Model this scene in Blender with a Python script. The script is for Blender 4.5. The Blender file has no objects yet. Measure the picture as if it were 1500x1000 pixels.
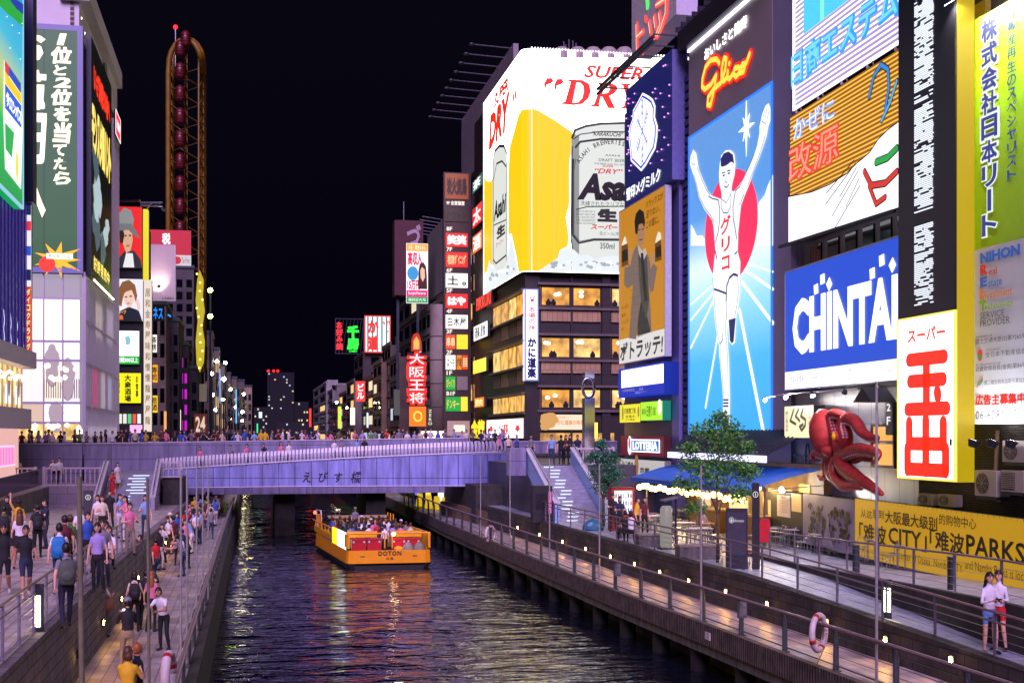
import bpy, bmesh, math, random
from mathutils import Vector, Matrix, noise as mnoise
rnd = random.Random(7)
S = bpy.context.scene
COL = S.collection
PI = math.pi
# ---------------------------------------------------------------- camera
EYE = Vector((0, 0, 7.2)); FPX = 1900.0; HOR = 636.0; YAW = math.radians(11.46)
FW = Vector((math.sin(YAW), math.cos(YAW), 0)); RT = Vector((math.cos(YAW), -math.sin(YAW), 0)); UP = Vector((0, 0, 1))
cam = bpy.data.objects.new('camera', bpy.data.cameras.new('camera')); COL.objects.link(cam)
cam.location = EYE; cam.rotation_euler = (PI/2, 0, -YAW)
cam.data.sensor_width = 36; cam.data.lens = FPX/1500*36; cam.data.shift_y = (HOR-500)/1500
cam.data.clip_start = .1; cam.data.clip_end = 5000
S.camera = cam
# ---------------------------------------------------------------- night sky, city glow, exposure
w = bpy.data.worlds.new("World"); S.world = w; w.use_nodes = True
nt = w.node_tree; bg = nt.nodes['Background']
sky = nt.nodes.new('ShaderNodeTexSky'); sky.sky_type = 'NISHITA'; sky.sun_disc = False
sky.sun_elevation = math.radians(-4); sky.sun_rotation = math.radians(200)
nt.links.new(sky.outputs[0], bg.inputs[0]); bg.inputs[1].default_value = 0.05
glow = nt.nodes.new('ShaderNodeBackground'); glow.inputs[0].default_value = (.0011, .0008, .0032, 1); ad = nt.nodes.new('ShaderNodeAddShader')   # faint town glow in the night air
nt.links.new(bg.outputs[0], ad.inputs[0]); nt.links.new(glow.outputs[0], ad.inputs[1]); nt.links.new(ad.outputs[0], nt.nodes['World Output'].inputs[0])
sun = bpy.data.objects.new('city_glow', bpy.data.lights.new('city_glow', 'SUN')); COL.objects.link(sun)
sun.data.energy = 3.5; sun.data.angle = math.radians(38); sun.data.color = (.74, .50, 1.0)
sun.rotation_euler = (math.radians(52), 0, math.radians(-10))
V = S.view_settings; V.view_transform = 'Standard'; V.look = 'None'; V.exposure = .45; V.gamma = 1
try: S.cycles.use_denoising = True; S.cycles.denoiser = 'OPENIMAGEDENOISE'
except Exception: pass
S.cycles.max_bounces = 6; S.cycles.diffuse_bounces = 2; S.cycles.glossy_bounces = 3; S.cycles.transparent_max_bounces = 6
S.cycles.sample_clamp_indirect = 4; S.cycles.caustics_reflective = False; S.cycles.caustics_refractive = False
# ---------------------------------------------------------------- photo ray helpers (to survey real positions)
def ray(x, y): return FW + RT*((x-750)/FPX) + UP*((HOR-y)/FPX)
def onX(x, y, X): d = ray(x, y); return EYE + d*(X/d.x)
def onY(x, y, Y): d = ray(x, y); return EYE + d*(Y/d.y)
def onZ(x, y, z): d = ray(x, y); return EYE + d*((z-EYE.z)/d.z)
def at(x, y, dep): return EYE + ray(x, y)*dep
# ---------------------------------------------------------------- materials
def lin(h):
    if not isinstance(h, str): return tuple(h)
    h = h.lstrip('#'); c = [int(h[i:i+2], 16)/255 for i in (0, 2, 4)]
    return tuple(v/12.92 if v <= .04045 else ((v+.055)/1.055)**2.4 for v in c)
def pr(name, col, rough=.6, metal=0., var=.12, scale=6., bump=0., spec=.5, stain=0.):
    m = bpy.data.materials.new(name); m.use_nodes = True; n = m.node_tree.nodes; L = m.node_tree.links
    b = n['Principled BSDF']; c = lin(col)
    b.inputs['Roughness'].default_value = rough; b.inputs['Metallic'].default_value = metal
    b.inputs['Specular IOR Level'].default_value = spec
    tc = n.new('ShaderNodeTexCoord'); nz = n.new('ShaderNodeTexNoise'); nz.inputs['Scale'].default_value = scale; nz.inputs['Detail'].default_value = 5
    L.new(tc.outputs['Object'], nz.inputs['Vector'])
    rp = n.new('ShaderNodeMapRange'); rp.inputs[1].default_value = .3; rp.inputs[2].default_value = .7; rp.inputs[3].default_value = 1-var; rp.inputs[4].default_value = 1+var
    L.new(nz.outputs[0], rp.inputs[0])
    mx = n.new('ShaderNodeMix'); mx.data_type = 'RGBA'; mx.blend_type = 'MULTIPLY'; mx.inputs[0].default_value = 1
    mx.inputs[6].default_value = (*c, 1); L.new(rp.outputs[0], mx.inputs[7]); L.new(mx.outputs[2], b.inputs['Base Color'])
    if bump:
        bp = n.new('ShaderNodeBump'); bp.inputs['Strength'].default_value = bump; bp.inputs['Distance'].default_value = .02
        L.new(nz.outputs[0], bp.inputs['Height']); L.new(bp.outputs[0], b.inputs['Normal'])
    return m
def tiles(name, c1, c2, mortar, w_, h_, gap=.012, rough=.5, plane='XY', bump=.4, var=.15, off=0.5):
    m = pr(name, c1, rough, var=var, scale=1.2); n = m.node_tree.nodes; L = m.node_tree.links
    tc = n.new('ShaderNodeTexCoord'); mp = n.new('ShaderNodeMapping'); L.new(tc.outputs['Object'], mp.inputs[0])
    if plane == 'XZ': mp.inputs['Rotation'].default_value = (PI/2, 0, 0)
    if plane == 'YZ': mp.inputs['Rotation'].default_value = (-PI/2, -PI/2, 0)
    if plane == 'YX': mp.inputs['Rotation'].default_value = (0, 0, PI/2)
    br = n.new('ShaderNodeTexBrick'); br.inputs['Scale'].default_value = 1; br.inputs['Brick Width'].default_value = w_; br.inputs['Row Height'].default_value = h_
    br.inputs['Mortar Size'].default_value = gap; br.offset = off
    br.inputs['Color1'].default_value = (*lin(c1), 1); br.inputs['Color2'].default_value = (*lin(c2), 1); br.inputs['Mortar'].default_value = (*lin(mortar), 1)
    L.new(mp.outputs[0], br.inputs[0])
    mx = [k for k in n if k.bl_idname == 'ShaderNodeMix'][0]; L.new(br.outputs[0], mx.inputs[6])
    bp = n.new('ShaderNodeBump'); bp.inputs['Strength'].default_value = bump; bp.inputs['Distance'].default_value = .01; bp.invert = True
    L.new(br.outputs['Fac'], bp.inputs['Height']); L.new(bp.outputs[0], n['Principled BSDF'].inputs['Normal'])
    return m
def streaks(m, v=.3):
    """rain streaks and grime running down a wall"""
    n = m.node_tree.nodes; L = m.node_tree.links; nz = [k for k in n if k.bl_idname == 'ShaderNodeTexNoise'][0]; tc = [k for k in n if k.bl_idname == 'ShaderNodeTexCoord'][0]
    mp = n.new('ShaderNodeMapping'); mp.inputs['Scale'].default_value = (2.2, 2.2, .35); L.new(tc.outputs['Object'], mp.inputs[0]); L.new(mp.outputs[0], nz.inputs['Vector'])
    mr = [k for k in n if k.bl_idname == 'ShaderNodeMapRange'][0]; mr.inputs[3].default_value = 1-v; mr.inputs[4].default_value = 1+v*.6; return m
_em = {}
def em(col, L_=1.0, lamp=True, grid=0, gl=.0):
    """a lit sign face: gives off its own colour"""
    key = (col if isinstance(col, str) else tuple(col), L_, lamp, grid)
    if key in _em: return _em[key]
    m = bpy.data.materials.new('lit_'+(col if isinstance(col, str) else 'c')); m.use_nodes = True; n = m.node_tree.nodes; b = n['Principled BSDF']
    c = lin(col); b.inputs['Base Color'].default_value = (c[0]*.08, c[1]*.08, c[2]*.08, 1); b.inputs['Roughness'].default_value = .4
    b.inputs['Emission Color'].default_value = (*c, 1); L_ *= .76; b.inputs['Emission Strength'].default_value = L_
    if grid:   # rows of LED pixels
        lk = m.node_tree.links; tc = n.new('ShaderNodeTexCoord'); br = n.new('ShaderNodeTexWave'); br.wave_type = 'BANDS'; br.bands_direction = 'Z'
        br.inputs['Scale'].default_value = grid; br.inputs['Distortion'].default_value = 0
        nz = n.new('ShaderNodeTexNoise'); nz.inputs['Scale'].default_value = 3; nz.inputs['Detail'].default_value = 6
        lk.new(tc.outputs['Object'], br.inputs[0]); lk.new(tc.outputs['Object'], nz.inputs['Vector'])
        a = n.new('ShaderNodeMath'); a.operation = 'MULTIPLY_ADD'; a.inputs[1].default_value = .25; a.inputs[2].default_value = .72; lk.new(br.outputs['Fac'], a.inputs[0])
        a2 = n.new('ShaderNodeMath'); a2.operation = 'MULTIPLY_ADD'; a2.inputs[1].default_value = .3; lk.new(nz.outputs[0], a2.inputs[0]); lk.new(a.outputs[0], a2.inputs[2])
        a3 = n.new('ShaderNodeMath'); a3.operation = 'MULTIPLY'; a3.inputs[1].default_value = L_; lk.new(a2.outputs[0], a3.inputs[0]); lk.new(a3.outputs[0], b.inputs['Emission Strength'])
    m.cycles.emission_sampling = 'FRONT' if lamp else 'NONE'
    _em[key] = m; return m
def ink(col, L_=1.0): return em(col, L_, False)
_pm = {}
def pm(col, rough=.6, metal=0., var=.12, **k):
    key = (col, rough, metal)
    if key not in _pm: _pm[key] = pr('paint', col, rough, metal, var, **k)
    return _pm[key]
# ---------------------------------------------------------------- mesh builder
ORG = {}
def org(o):
    if o is None: return Vector((0, 0, 0))
    return ORG.get(o.name, Vector((0, 0, 0)))
class MB:
    def __init__(s): s.v = []; s.f = []; s.m = []
    def face(s, pts, m=0):
        i = len(s.v); s.v += [Vector(p) for p in pts]; s.f.append(list(range(i, i+len(pts)))); s.m.append(m)
    def add(s, vs, fs, m=0):
        i = len(s.v); s.v += [Vector(p) for p in vs]; s.f += [[k+i for k in f] for f in fs]; s.m += [m]*len(fs)
    def box(s, lo, hi, m=0, M=None):
        x0, y0, z0 = lo; x1, y1, z1 = hi
        vs = [Vector(p) for p in ((x0,y0,z0),(x1,y0,z0),(x1,y1,z0),(x0,y1,z0),(x0,y0,z1),(x1,y0,z1),(x1,y1,z1),(x0,y1,z1))]
        if M is not None: vs = [M @ p for p in vs]
        s.add(vs, [(0,3,2,1),(4,5,6,7),(0,1,5,4),(1,2,6,5),(2,3,7,6),(3,0,4,7)], m); return s
    def cbox(s, c, sx, sy, sz, m=0, rz=0.):
        M = Matrix.Translation(Vector(c)) @ Matrix.Rotation(rz, 4, 'Z')
        return s.box((-sx/2, -sy/2, -sz/2), (sx/2, sy/2, sz/2), m, M)
    def bar(s, p, q, a, b=None, m=0):
        """square bar from p to q, a wide and b high"""
        p = Vector(p); q = Vector(q); b = b or a; d = (q-p); L_ = d.length
        if L_ < 1e-6: return s
        d /= L_; up = UP if abs(d.z) < .95 else Vector((0, 1, 0)); sd = d.cross(up).normalized(); up = sd.cross(d)
        vs = []
        for e in (p, q):
            for i, j in ((-1,-1),(1,-1),(1,1),(-1,1)): vs.append(e+sd*(a/2*i)+up*(b/2*j))
        s.add(vs, [(3,2,1,0),(4,5,6,7),(0,1,5,4),(1,2,6,5),(2,3,7,6),(3,0,4,7)], m); return s
    def tube(s, pts, r, n=8, m=0, caps=True):
        pts = [Vector(p) for p in pts]; rs = r if isinstance(r, (list, tuple)) else [r]*len(pts); base = len(s.v); pu = None
        for k, p in enumerate(pts):
            d = (pts[min(k+1, len(pts)-1)]-pts[max(k-1, 0)]).normalized()
            if pu is None:
                up = UP if abs(d.z) < .9 else Vector((1, 0, 0)); sd = d.cross(up).normalized()
            else:
                sd = (pu - d*pu.dot(d)); sd = sd.normalized() if sd.length > 1e-6 else pu
            pu = sd; up = sd.cross(d)
            for i in range(n):
                a = 2*PI*i/n; s.v.append(p+sd*(rs[k]*math.cos(a))+up*(rs[k]*math.sin(a)))
        for k in range(len(pts)-1):
            for i in range(n):
                a, b = base+k*n+i, base+k*n+(i+1) % n; s.f.append([a, b, b+n, a+n]); s.m.append(m)
        if caps:
            s.f.append(list(range(base+n-1, base-1, -1))); s.m.append(m)
            e = base+(len(pts)-1)*n; s.f.append(list(range(e, e+n))); s.m.append(m)
        return s
    def loft(s, rings, m=0, caps=True):
        n = len(rings[0]); base = len(s.v)
        for r in rings: s.v += [Vector(p) for p in r]
        for k in range(len(rings)-1):
            for i in range(n):
                a, b = base+k*n+i, base+k*n+(i+1) % n; s.f.append([a, b, b+n, a+n]); s.m.append(m)
        if caps:
            s.f.append(list(range(base+n-1, base-1, -1))); s.m.append(m); e = base+(len(rings)-1)*n; s.f.append(list(range(e, e+n))); s.m.append(m)
        return s
    def lathe(s, c, prof, n=16, m=0):
        c = Vector(c); return s.loft([[c+Vector((r*math.cos(2*PI*i/n), r*math.sin(2*PI*i/n), z)) for i in range(n)] for r, z in prof], m)
    def ball(s, c, rx, ry=None, rz=None, n=12, k=8, m=0):
        ry = ry or rx; rz = rz or rx
        c = Vector(c); rings = []
        for j in range(k+1):
            t = -PI/2+PI*j/k; cr = max(math.cos(t), .02)
            rings.append([c+Vector((rx*cr*math.cos(2*PI*i/n), ry*cr*math.sin(2*PI*i/n), rz*math.sin(t))) for i in range(n)])
        return s.loft(rings, m)
    def prism(s, poly, d, m=0):
        """flat outline (world points) given a real thickness along d"""
        d = Vector(d); n = len(poly); b = len(s.v); P_ = [Vector(p) for p in poly]
        s.v += P_ + [p+d for p in P_]
        s.f.append(list(range(b, b+n))); s.m.append(m); s.f.append(list(range(b+2*n-1, b+n-1, -1))); s.m.append(m)
        for i in range(n):
            j = (i+1) % n; s.f.append([b+i, b+n+i, b+n+j, b+j]); s.m.append(m)
        return s
    def build(s, name, mats, parent=None, smooth=False, label=None):
        o0 = org(parent); me = bpy.data.meshes.new(name)
        me.from_pydata([tuple(p-o0) for p in s.v], [], s.f)
        for mt in (mats if isinstance(mats, (list, tuple)) else [mats]): me.materials.append(mt)
        me.polygons.foreach_set('material_index', s.m)
        if smooth: me.polygons.foreach_set('use_smooth', [True]*len(me.polygons))
        me.update()
        o = bpy.data.objects.new(name, me); COL.objects.link(o)
        if parent is not None: o.parent = parent; ORG[o.name] = o0.copy()
        if label: o['label'] = label
        return o
def tag(o, label=None, cat=None, group=None, kind=None):
    if label: o['label'] = label
    if cat: o['category'] = cat
    if group: o['group'] = group
    if kind: o['kind'] = kind
    return o
def thing(name, label, cat, loc=(0, 0, 0), group=None):
    o = bpy.data.objects.new(name, None); COL.objects.link(o); o.location = loc; o.empty_display_size = .3
    ORG[o.name] = Vector(loc); return tag(o, label, cat, group)
def struct(o): o['kind'] = 'structure'; return o
def rebase(o, p):
    """move a one-mesh thing's origin to its base"""
    p = Vector(p); o.data.transform(Matrix.Translation(-p)); o.location = p; ORG[o.name] = p; return o
KIDS = {}
def kids(o): return [c for c in bpy.data.objects if c.parent == o]
def clone(o, kd=None):
    """copy of a thing with copies of its parts and sub-parts"""
    r = o.copy(); COL.objects.link(r)
    for c in (kd if kd is not None else kids(o)):
        d = c.copy(); COL.objects.link(d); d.parent = r
    return r
# ---------------------------------------------------------------- flat signs on upright planes
_tc = {}
def text_mesh(body, bold=0., shear=0., space=1., line=1., align='CENTER'):
    key = (body, bold, shear, space, line, align)
    if key in _tc: return _tc[key]
    c = bpy.data.curves.new('t', 'FONT'); c.body = body; c.resolution_u = 2; c.offset = bold; c.shear = shear
    c.space_character = space; c.space_line = line; c.align_x = align
    o = bpy.data.objects.new('t', c); me = bpy.data.meshes.new_from_object(o)
    vs = [(v.co.x, v.co.y) for v in me.vertices]; fs = [list(p.vertices) for p in me.polygons]
    bpy.data.objects.remove(o); bpy.data.curves.remove(c); bpy.data.meshes.remove(me)
    _tc[key] = (vs, fs); return vs, fs
class Pl:
    """upright plane: u runs to the right as seen from the front, n points to the viewer"""
    def __init__(s, p0, u):
        s.p = Vector((p0[0], p0[1], 0)); s.u = Vector((u[0], u[1], 0)).normalized(); s.n = Vector((s.u.y, -s.u.x, 0))
    def px(s, x, y):
        d = ray(x, y); t = (s.p-EYE).dot(s.n)/d.dot(s.n); return EYE+d*t
    def uv(s, x, y): q = s.px(x, y); return (q-s.p).dot(s.u), q.z
    def w(s, a, z, off=0.): r = s.p+s.u*a+s.n*off; return Vector((r.x, r.y, z))
    def P(s, x, y, off=0.): return s.px(x, y)+s.n*off
    def rect(s, x0, x1, yt, yb):
        """(u0,u1,z0,z1) of an upright rectangle whose left edge spans yt..yb at x0 and whose right edge is at x1"""
        a, zt = s.uv(x0, yt); _, zb = s.uv(x0, yb); b, _ = s.uv(x1, yt); return a, b, zb, zt
def planeX(X): return Pl((X, 0), (0, -1))          # right bank, faces the canal
def planeL(X): return Pl((X, 0), (0, 1))           # left bank, faces the canal
def planeY(Y): return Pl((0, Y), (1, 0))           # faces the camera
def panel(pl, R, d0, d1, mats, name, parent=None, m=None):
    """solid slab on plane: R=(u0,u1,z0,z1), from offset d0 to d1"""
    mb = m or MB(); a, b, z0, z1 = R
    vs = [pl.w(a,z0,d0),pl.w(b,z0,d0),pl.w(b,z1,d0),pl.w(a,z1,d0),pl.w(a,z0,d1),pl.w(b,z0,d1),pl.w(b,z1,d1),pl.w(a,z1,d1)]
    mb.add(vs, [(3,2,1,0),(4,5,6,7),(0,1,5,4),(1,2,6,5),(2,3,7,6),(3,0,4,7)])
    return mb.build(name, mats, parent) if m is None else mb
def frame_mb(pl, R, t, d0, d1, mb=None):
    mb = mb or MB(); a, b, z0, z1 = R
    for r in ((a, a+t, z0, z1), (b-t, b, z0, z1), (a+t, b-t, z0, z0+t), (a+t, b-t, z1-t, z1)): panel(pl, r, d0, d1, None, '', m=mb)
    return mb
def tx(mb, pl, R, body, off=.03, bold=0., shear=0., space=1., line=1., m=0, keep=False, align='CENTER', pick=None):
    """lettering stretched into R on plane pl"""
    sh = [(0, 0)]
    if bold > .014 and any(ord(c_) > 0x3400 and ord(c_) < 0xff00 for c_ in body):   # dense characters are thickened by close copies
        d_ = bold-.006; bold = .006; sh = [(0, 0), (d_, d_), (-d_, d_), (d_, -d_), (-d_, -d_)] + ([(d_, 0), (-d_, 0), (0, d_), (0, -d_)] if d_ > .03 else [])
    vs, fs = text_mesh(body, bold, shear, space, line, align)
    if not vs: return mb
    x0 = min(v[0] for v in vs); x1 = max(v[0] for v in vs); y0 = min(v[1] for v in vs); y1 = max(v[1] for v in vs)
    a, b, z0, z1 = R; sx = (b-a)/(x1-x0 or 1); sz = (z1-z0)/(y1-y0 or 1)
    if keep:
        k = min(abs(sx), abs(sz)); cx = (a+b)/2; cz = (z0+z1)/2; sx = k; sz = k
        a = cx-(x1-x0)*k/2; z0 = cz-(y1-y0)*k/2
    for k_, (dx, dy) in enumerate(sh): mb.add([pl.w(a+(x-x0+dx)*sx, z0+(y-y0+dy)*sz, off-.0008*k_) for x, y in vs], fs, m)
    return mb
def vt(s): return '\n'.join('|' if c == 'ー' else c for c in s)
def sub(R, fx0, fx1, fy0, fy1):
    """part of a rectangle; fractions from left and from TOP"""
    a, b, z0, z1 = R; return (a+(b-a)*fx0, a+(b-a)*fx1, z1-(z1-z0)*fy1, z1-(z1-z0)*fy0)
def poly(mb, pl, pts, off=.02, th=.015, m=0):
    mb.prism([pl.P(x, y, off) for x, y in pts], -pl.n*th, m); return mb
def polyR(mb, pl, R, pts, off=.02, th=.015, m=0):
    """outline in fractions of R (from left, from top)"""
    a, b, z0, z1 = R
    mb.prism([pl.w(a+(b-a)*x, z1-(z1-z0)*y, off) for x, y in pts], -pl.n*th, m); return mb
def disc(mb, pl, c, ru, rz, off=.02, th=.015, n=28, m=0, a0=0., a1=2*PI):
    pts = [pl.w(c[0]+ru*math.cos(a0+(a1-a0)*i/n), c[1]+rz*math.sin(a0+(a1-a0)*i/n), off) for i in range(n + (0 if a1-a0 > 6.2 else 1))]
    mb.prism(pts, -pl.n*th, m); return mb
def ring(mb, pl, c, ru, rz, wd, off=.02, n=32, m=0):
    vs = []; fs = []
    for i in range(n):
        a = 2*PI*i/n
        for k in (0, wd): vs.append(pl.w(c[0]+(ru-k)*math.cos(a), c[1]+(rz-k)*math.sin(a), off))
    for i in range(n): j = (i+1) % n; fs.append((2*i, 2*j, 2*j+1, 2*i+1))
    mb.add(vs, fs, m); return mb
def stroke(mb, pl, pts, wd, off=.04, m=0, px=True):
    """brush line of width wd (m) along points on the plane, rounded ends"""
    q = [pl.uv(x, y) if px else (x, y) for x, y in pts]
    for k in range(len(q)-1):
        (a, z), (b, y) = q[k], q[k+1]; L_ = math.hypot(b-a, y-z) or 1e-6; nx, nz = -(y-z)/L_*wd/2, (b-a)/L_*wd/2; o_ = off+.0004*(k % 3)
        mb.face([pl.w(a-nx, z-nz, o_), pl.w(b-nx, y-nz, o_), pl.w(b+nx, y+nz, o_), pl.w(a+nx, z+nz, o_)], m)
    for k, (a, z) in enumerate(q):
        o_ = off+.0013+.0004*(k % 3); mb.face([pl.w(a+wd/2*math.cos(2*PI*i/10), z+wd/2*math.sin(2*PI*i/10), o_) for i in range(10)], m)
    return mb
# ================================================================ SETTING: water, banks, terraces
steel = pr('brushed_steel', '8d8a94', .35, .85, .15, 20); darksteel = pr('dark_steel', '3c4248', .45, .6, .2, 12)
railbrown = pr('rail_pipe', '8a7078', .35, .5, .15, 8); polegrey = pr('pole_grey', 'a0a09c', .45, .5, .2, 5); poleolive = pr('pole_olive', '6d6a52', .6, .2, .25, 6)
concrete = pr('concrete', '6b6760', .85, 0, .3, 2.5, .25); darkconc = pr('dark_concrete', '35332f', .9, 0, .4, 2, .3)
stonewall = tiles('stone_wall', '332f2c', '45403a', '1e1b19', .55, .26, .02, .8, 'YZ', .9, .45)
pave = tiles('paving', 'aca39e', '948b87', '4c4744', .9, .3, .012, .45, 'YX', .25, .38)
pave2 = tiles('paving_left', 'b0a6a4', '9c9290', '4c4744', .6, .6, .012, .5, 'XY', .25, .36, 0)
board = pr('edge_board', '3a342f', .8, 0, .5, 3, .5)
n = board.node_tree.nodes; wv = n.new('ShaderNodeTexWave'); wv.bands_direction = 'Y'; wv.inputs['Scale'].default_value = 2.2; wv.inputs['Distortion'].default_value = 1.5; wv.inputs['Detail'].default_value = 3
tcn = [k for k in n if k.bl_idname == 'ShaderNodeTexCoord'][0]; board.node_tree.links.new(tcn.outputs['Object'], wv.inputs[0])
mxn = [k for k in n if k.bl_idname == 'ShaderNodeMix'][0]; rpw = n.new('ShaderNodeValToRGB'); rpw.color_ramp.elements[0].color = (.012, .01, .009, 1); rpw.color_ramp.elements[1].color = (.16, .12, .10, 1)
board.node_tree.links.new(wv.outputs[0], rpw.inputs[0]); board.node_tree.links.new(rpw.outputs[0], mxn.inputs[6])
# water ---------------------------------------------------------
wm = bpy.data.materials.new('canal_water'); wm.use_nodes = True; n = wm.node_tree.nodes; L = wm.node_tree.links; b = n['Principled BSDF']
b.inputs['Base Color'].default_value = (.006, .008, .014, 1); b.inputs['Roughness'].default_value = .04; b.inputs['IOR'].default_value = 1.6; b.inputs['Specular IOR Level'].default_value = 1.0
tc = n.new('ShaderNodeTexCoord'); prev = None
for sx, sy, dist, det in ((.25, .6, .15, 2), (.8, 2.0, .062, 3), (4.0, 8.0, .0025, 3)):
    mp = n.new('ShaderNodeMapping'); mp.inputs['Scale'].default_value = (sx, sy, 1); mp.inputs['Rotation'].default_value = (0, 0, rnd.uniform(-.25, .25)); L.new(tc.outputs['Object'], mp.inputs[0])
    nz = n.new('ShaderNodeTexNoise'); nz.inputs['Scale'].default_value = 1.3; nz.inputs['Detail'].default_value = det; nz.inputs['Distortion'].default_value = .6; L.new(mp.outputs[0], nz.inputs['Vector'])
    bp = n.new('ShaderNodeBump'); bp.inputs['Strength'].default_value = 1; bp.inputs['Distance'].default_value = dist; L.new(nz.outputs[0], bp.inputs['Height'])
    if prev: L.new(prev.outputs[0], bp.inputs['Normal'])
    prev = bp
L.new(prev.outputs[0], b.inputs['Normal'])
mb = MB(); nx, ny = 40, 330; vs = []; fs = []
BOAT = Vector((7.3, 68.5, 0))
def wz(x, y):
    z = .05*mnoise.noise((x*.33, y*.7, 0)) + .03*mnoise.noise((x*.8+9, y*1.7, 3)) + .012*mnoise.noise((x*2, y*4, 7))
    dy = BOAT.y-y; dx = x-BOAT.x+.02*dy
    if 0 < dy < 22: z += .09*math.exp(-dy/9)*math.exp(-(abs(dx)-1.2-.16*dy)**2/1.3)*mnoise.noise((x*1.6, y*1.6, 5)) + .05*math.exp(-dy/7)*math.exp(-dx*dx/4)*mnoise.noise((x*2.6, y*2.6, 1))
    return z
for j in range(ny+1):
    y = 8+122*(j/ny)**1.25
    for i in range(nx+1): x = -3+20*i/nx; vs.append((x, y, wz(x, y)))
for j in range(ny):
    for i in range(nx): a = j*(nx+1)+i; fs.append((a, a+1, a+nx+2, a+nx+1))
mb.add(vs, fs); mb.face([(-3, 130, 0), (17, 130, 0), (17, 700, 0), (-3, 700, 0)]); mb.face([(-3, -10, 0), (17, -10, 0), (17, 8, 0), (-3, 8, 0)])
struct(mb.build('water', wm, None, True))
struct(MB().box((-900, -60, -3.2), (900, 2500, -3)).build('ground', darkconc))
# banks -----------------------------------------------------------
EDGE_R = [(13.75, -8), (13.6, 15), (13.45, 27), (13.2, 35), (12.8, 45), (12.45, 62), (12.1, 80), (12.0, 110), (12.0, 260)]
EDGE_L = [(-1.2, -8), (-1.2, 30), (-1.1, 60), (-.85, 110), (-.8, 260)]
def lerpP(P_, y):
    for (x0, y0), (x1, y1) in zip(P_, P_[1:]):
        if y0 <= y <= y1: return x0+(x1-x0)*(y-y0)/(y1-y0)
    return P_[0][0] if y < P_[0][1] else P_[-1][0]
def eR(y): return lerpP(EDGE_R, y)
def eL(y): return lerpP(EDGE_L, y)
def wR(y): return eR(y)+2.05
def wL(y): return -3.85
def zL(y): return 3.3 if y < 40 else 3.3-.5*min(1, (y-40)/38)
def strip(name, mat, f0, z0, f1, z1, ys, th=None, skirt=None):
    """ground sheet between two edge lines, with a drop at each side"""
    mb = MB()
    for ya, yb in zip(ys, ys[1:]):
        A = [(f0(ya), ya, z0(ya)), (f1(ya), ya, z1(ya)), (f1(yb), yb, z1(yb)), (f0(yb), yb, z0(yb))]
        mb.face(A)
    return struct(mb.build(name, mat))
YS = [-8, 5, 15, 21, 27, 35, 40, 45, 53, 62, 71, 80, 95, 110, 150, 260]
def vwall(name, mat, f, z0, z1, ys, th=.25, sgn=1, parent=None):
    mb = MB()
    for ya, yb in zip(ys, ys[1:]):
        a = [(f(ya), ya, z0(ya)), (f(yb), yb, z0(yb)), (f(yb), yb, z1(yb)), (f(ya), ya, z1(ya))]; c = [(x+th*sgn, y, z) for x, y, z in a]
        mb.add(a+c, [(0,1,2,3),(7,6,5,4),(3,2,6,7),(0,4,5,1)])
    return mb.build(name, mat, parent)
K = lambda v: (lambda y: v)
strip('waterside_walk_right', pave, eR, K(1.6), wR, K(1.6), YS)
strip('waterside_walk_left', pave, lambda y: wL(y)-.1, K(1.6), eL, K(1.6), YS)
struct(vwall('walk_edge_right', board, lambda y: eR(y)-.03, K(1.02), K(1.63), YS, .2))
struct(vwall('walk_beam_right', concrete, lambda y: eR(y)+.06, K(.72), K(1.02), YS, .3))
struct(vwall('quay_wall_right', darkconc, lambda y: eR(y)+1.1, K(-1), K(1.5), YS, .3))
struct(vwall('walk_edge_left', darkconc, lambda y: eL(y)+.03, K(-1), K(1.63), YS, .25, -1))
for k in range(26):
    y = 14+k*3.4; o = MB().lathe((eR(y)+.45, y, -1), [(.3, 0), (.3, 1.9)], 10).build('pile', pm('151312', .8), None, True)
    tag(o, 'round dark concrete pile standing in the water under the right waterside walk', 'pile', 'piles under the right waterside walk')
YT = [23, 27, 31, 35, 38, 41, 45, 53, 62, 71, 80, 93]
def zRr(y): return 2.75-.38*max(0, (38-y)/12)       # ramp beside the lower walk
def mR(y): return 17.9 if y > 42 else 17.9-1.3*min(1, (42-y)/16)
def zRu(y): return 2.75+.55*min(1, max(0, (42-y)/15))  # raised deck beside the hoarding
pr_t = tiles('terrace_paving', 'a4aab2', '8e959f', '40444c', .6, .3, .01, .4, 'XY', .2, .22)
YT = [12]+YT
strip('terrace_right', pr_t, wR, zRr, mR, zRr, YT)
strip('upper_deck_right', pr_t, mR, zRu, K(26), zRu, YT)
struct(vwall('deck_kerb_right', darkconc, mR, lambda y: zRr(y)-.3, lambda y: zRu(y)+.1, YT[:8], .2))
struct(vwall('terrace_wall_right', stonewall, wR, K(1.4), lambda y: zRr(y)+.06, YT, .3))
YTL = [-8, 10, 20, 30, 40, 50, 60, 70, 78, 92]
strip('terrace_left', pave2, K(-22), zL, wL, zL, YTL)
stonel = tiles('stone_wall_left', '6a6066', '7a7076', '3a3438', .5, .25, .016, .8, 'YZ', .8, .3); struct(vwall('terrace_wall_left', stonel, lambda y: wL(y), K(1.4), lambda y: zL(y)+.08, YTL, .35, -1))
strip('street_right', darkconc, K(12.3), K(4.4), K(60), K(4.4), [104, 260, 700])
strip('street_left', darkconc, K(-60), K(4.4), K(-2.2), K(4.4), [103, 260, 700])
struct(vwall('far_bank_wall_right', stonewall, lambda y: 14.2, K(0), K(4.4), [104, 200, 700], .3))
struct(vwall('far_bank_wall_left', stonewall, lambda y: -2.2, K(0), K(4.4), [103, 200, 700], .3, -1))
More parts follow.
